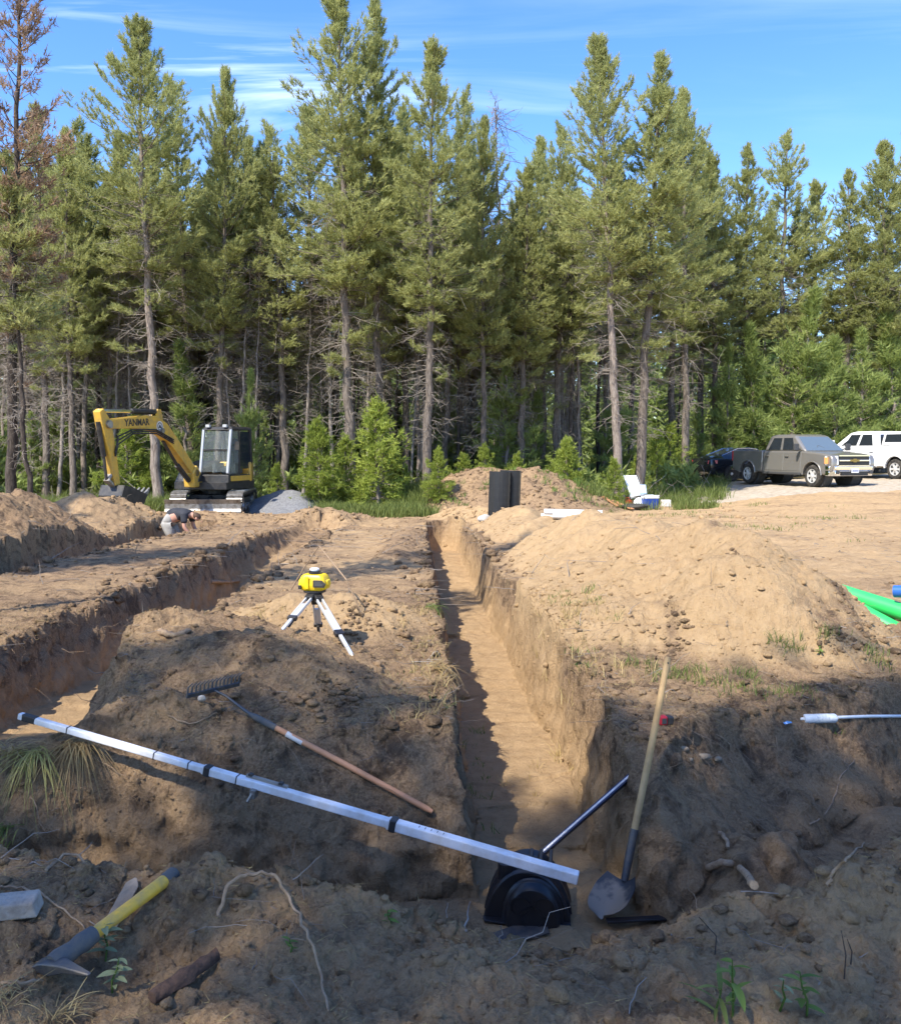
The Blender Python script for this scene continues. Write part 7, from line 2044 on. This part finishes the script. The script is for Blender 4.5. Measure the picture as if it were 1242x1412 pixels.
# leafy weeds near the viewer ----------------------------------------------------
def leaf_mesh(l, w, mt):
    m = MB(); n = 6; top = []; bot = []
    for i in range(n+1):
        t = i/n; ww = w*sin(pi*min(1, t*0.92+0.08))**0.8*(1-0.25*t)*0.5; z = -0.25*l*t*t
        top.append(Vector((l*t, ww, z+abs(ww)*0.35))); bot.append(Vector((l*t, -ww, z+abs(ww)*0.35)))
    mid = [Vector((l*i/n, 0, -0.25*l*(i/n)**2)) for i in range(n+1)]
    vs = top+mid+bot; k = n+1; fs = []
    for i in range(n): fs += [(i, k+i, k+i+1, i+1), (k+i, 2*k+i, 2*k+i+1, k+i+1)]
    m.add(vs, fs); o = m.build('leaf', mt, None, smooth=60); me = o.data; bpy.data.objects.remove(o)
    at = me.attributes.new('tint', 'FLOAT', 'POINT'); at.data.foreach_set('value', [0.5]*len(me.vertices)); return me
def weed(px, py, hgt, label, lm, nl, mt_stem=None, arch=0.2, spread=1.0):
    c = hit(px, py); t = thing('weed', label, 'weed', c - Vector((0,0,0.01)), (0,0,rs.rand()*6))
    top = Vector((arch*hgt*rs.uniform(-1,1), arch*hgt*rs.uniform(-1,1), hgt))
    pts = [Vector((0,0,0)), top*0.35+Vector((0.01,0,0.01)), top*0.7, top]
    m = MB(); m.tube(pts, [0.0035,0.003,0.0025,0.0012], 6); m.build('stem', mt_stem or M['weed'], t, smooth=60)
    for i in range(nl):
        s = 0.25+0.75*(i+0.5)/nl; p = top*s
        o = bpy.data.objects.new('leaf', lm); COL.objects.link(o); o.parent = t; o.location = p
        o.rotation_euler = (rs.uniform(-0.3,0.3), rs.uniform(-0.7,0.2), i*2.4+rs.rand()); k = rs.uniform(0.6,1.1)*spread; o.scale = (k,k,k)
    return t
LW = leaf_mesh(0.075, 0.030, M['weed']); LS = leaf_mesh(0.050, 0.024, M['sage']); LG = leaf_mesh(0.13, 0.016, M['grass'])
weed(1010, 1404, 0.17, 'leafy green weed with broad leaves on the near bank', LW, 9)
weed(985, 1408, 0.09, 'low pale weed with long narrow leaves on the near bank', LG, 7)
weed(1112, 1404, 0.12, 'green weed on the sandy part of the near bank', LW, 10, spread=0.75)
weed(1075, 1395, 0.10, 'small upright sprig left of the green weed on the sand', LS, 7, spread=0.7)
weed(145, 1330, 0.13, 'grey-green bushy sprig growing by the mattock neck', LS, 14)
weed(155, 1372, 0.11, 'grey-green sprig below the mattock neck', LS, 12)
weed(535, 1283, 0.07, 'tiny green seedling on the rim of the near bank', LW, 6, spread=0.5)
weed(400, 1315, 0.05, 'tiny seedling on the slope of the near bank', LW, 5, spread=0.45)
for i, (px, py, h_, lab) in enumerate(((1163,1352,0.15,'bare upright twig standing in the sandy bank, taller one'),(1172,1330,0.08,'bare upright twig standing in the sandy bank, shorter one'),(985,1322,0.12,'leaning bare twig on the near bank'))):
    c = hit(px, py); m = MB(); m.tube([(0,0,-0.02),(0.004,0,h_*0.5),(-0.012 if i < 2 else -0.05,0,h_)],[0.0025,0.002,0.0012],5); o = m.build('dead_stalk', M['bark_dark'], None, smooth=60); o.location = c; tag(o, lab, 'twig')
# two green plants where photo shows them at the heap foot
weed(1130, 905, 0.07, 'small green weed at the dark hollow of the near sand heap', LW, 6, spread=0.7)
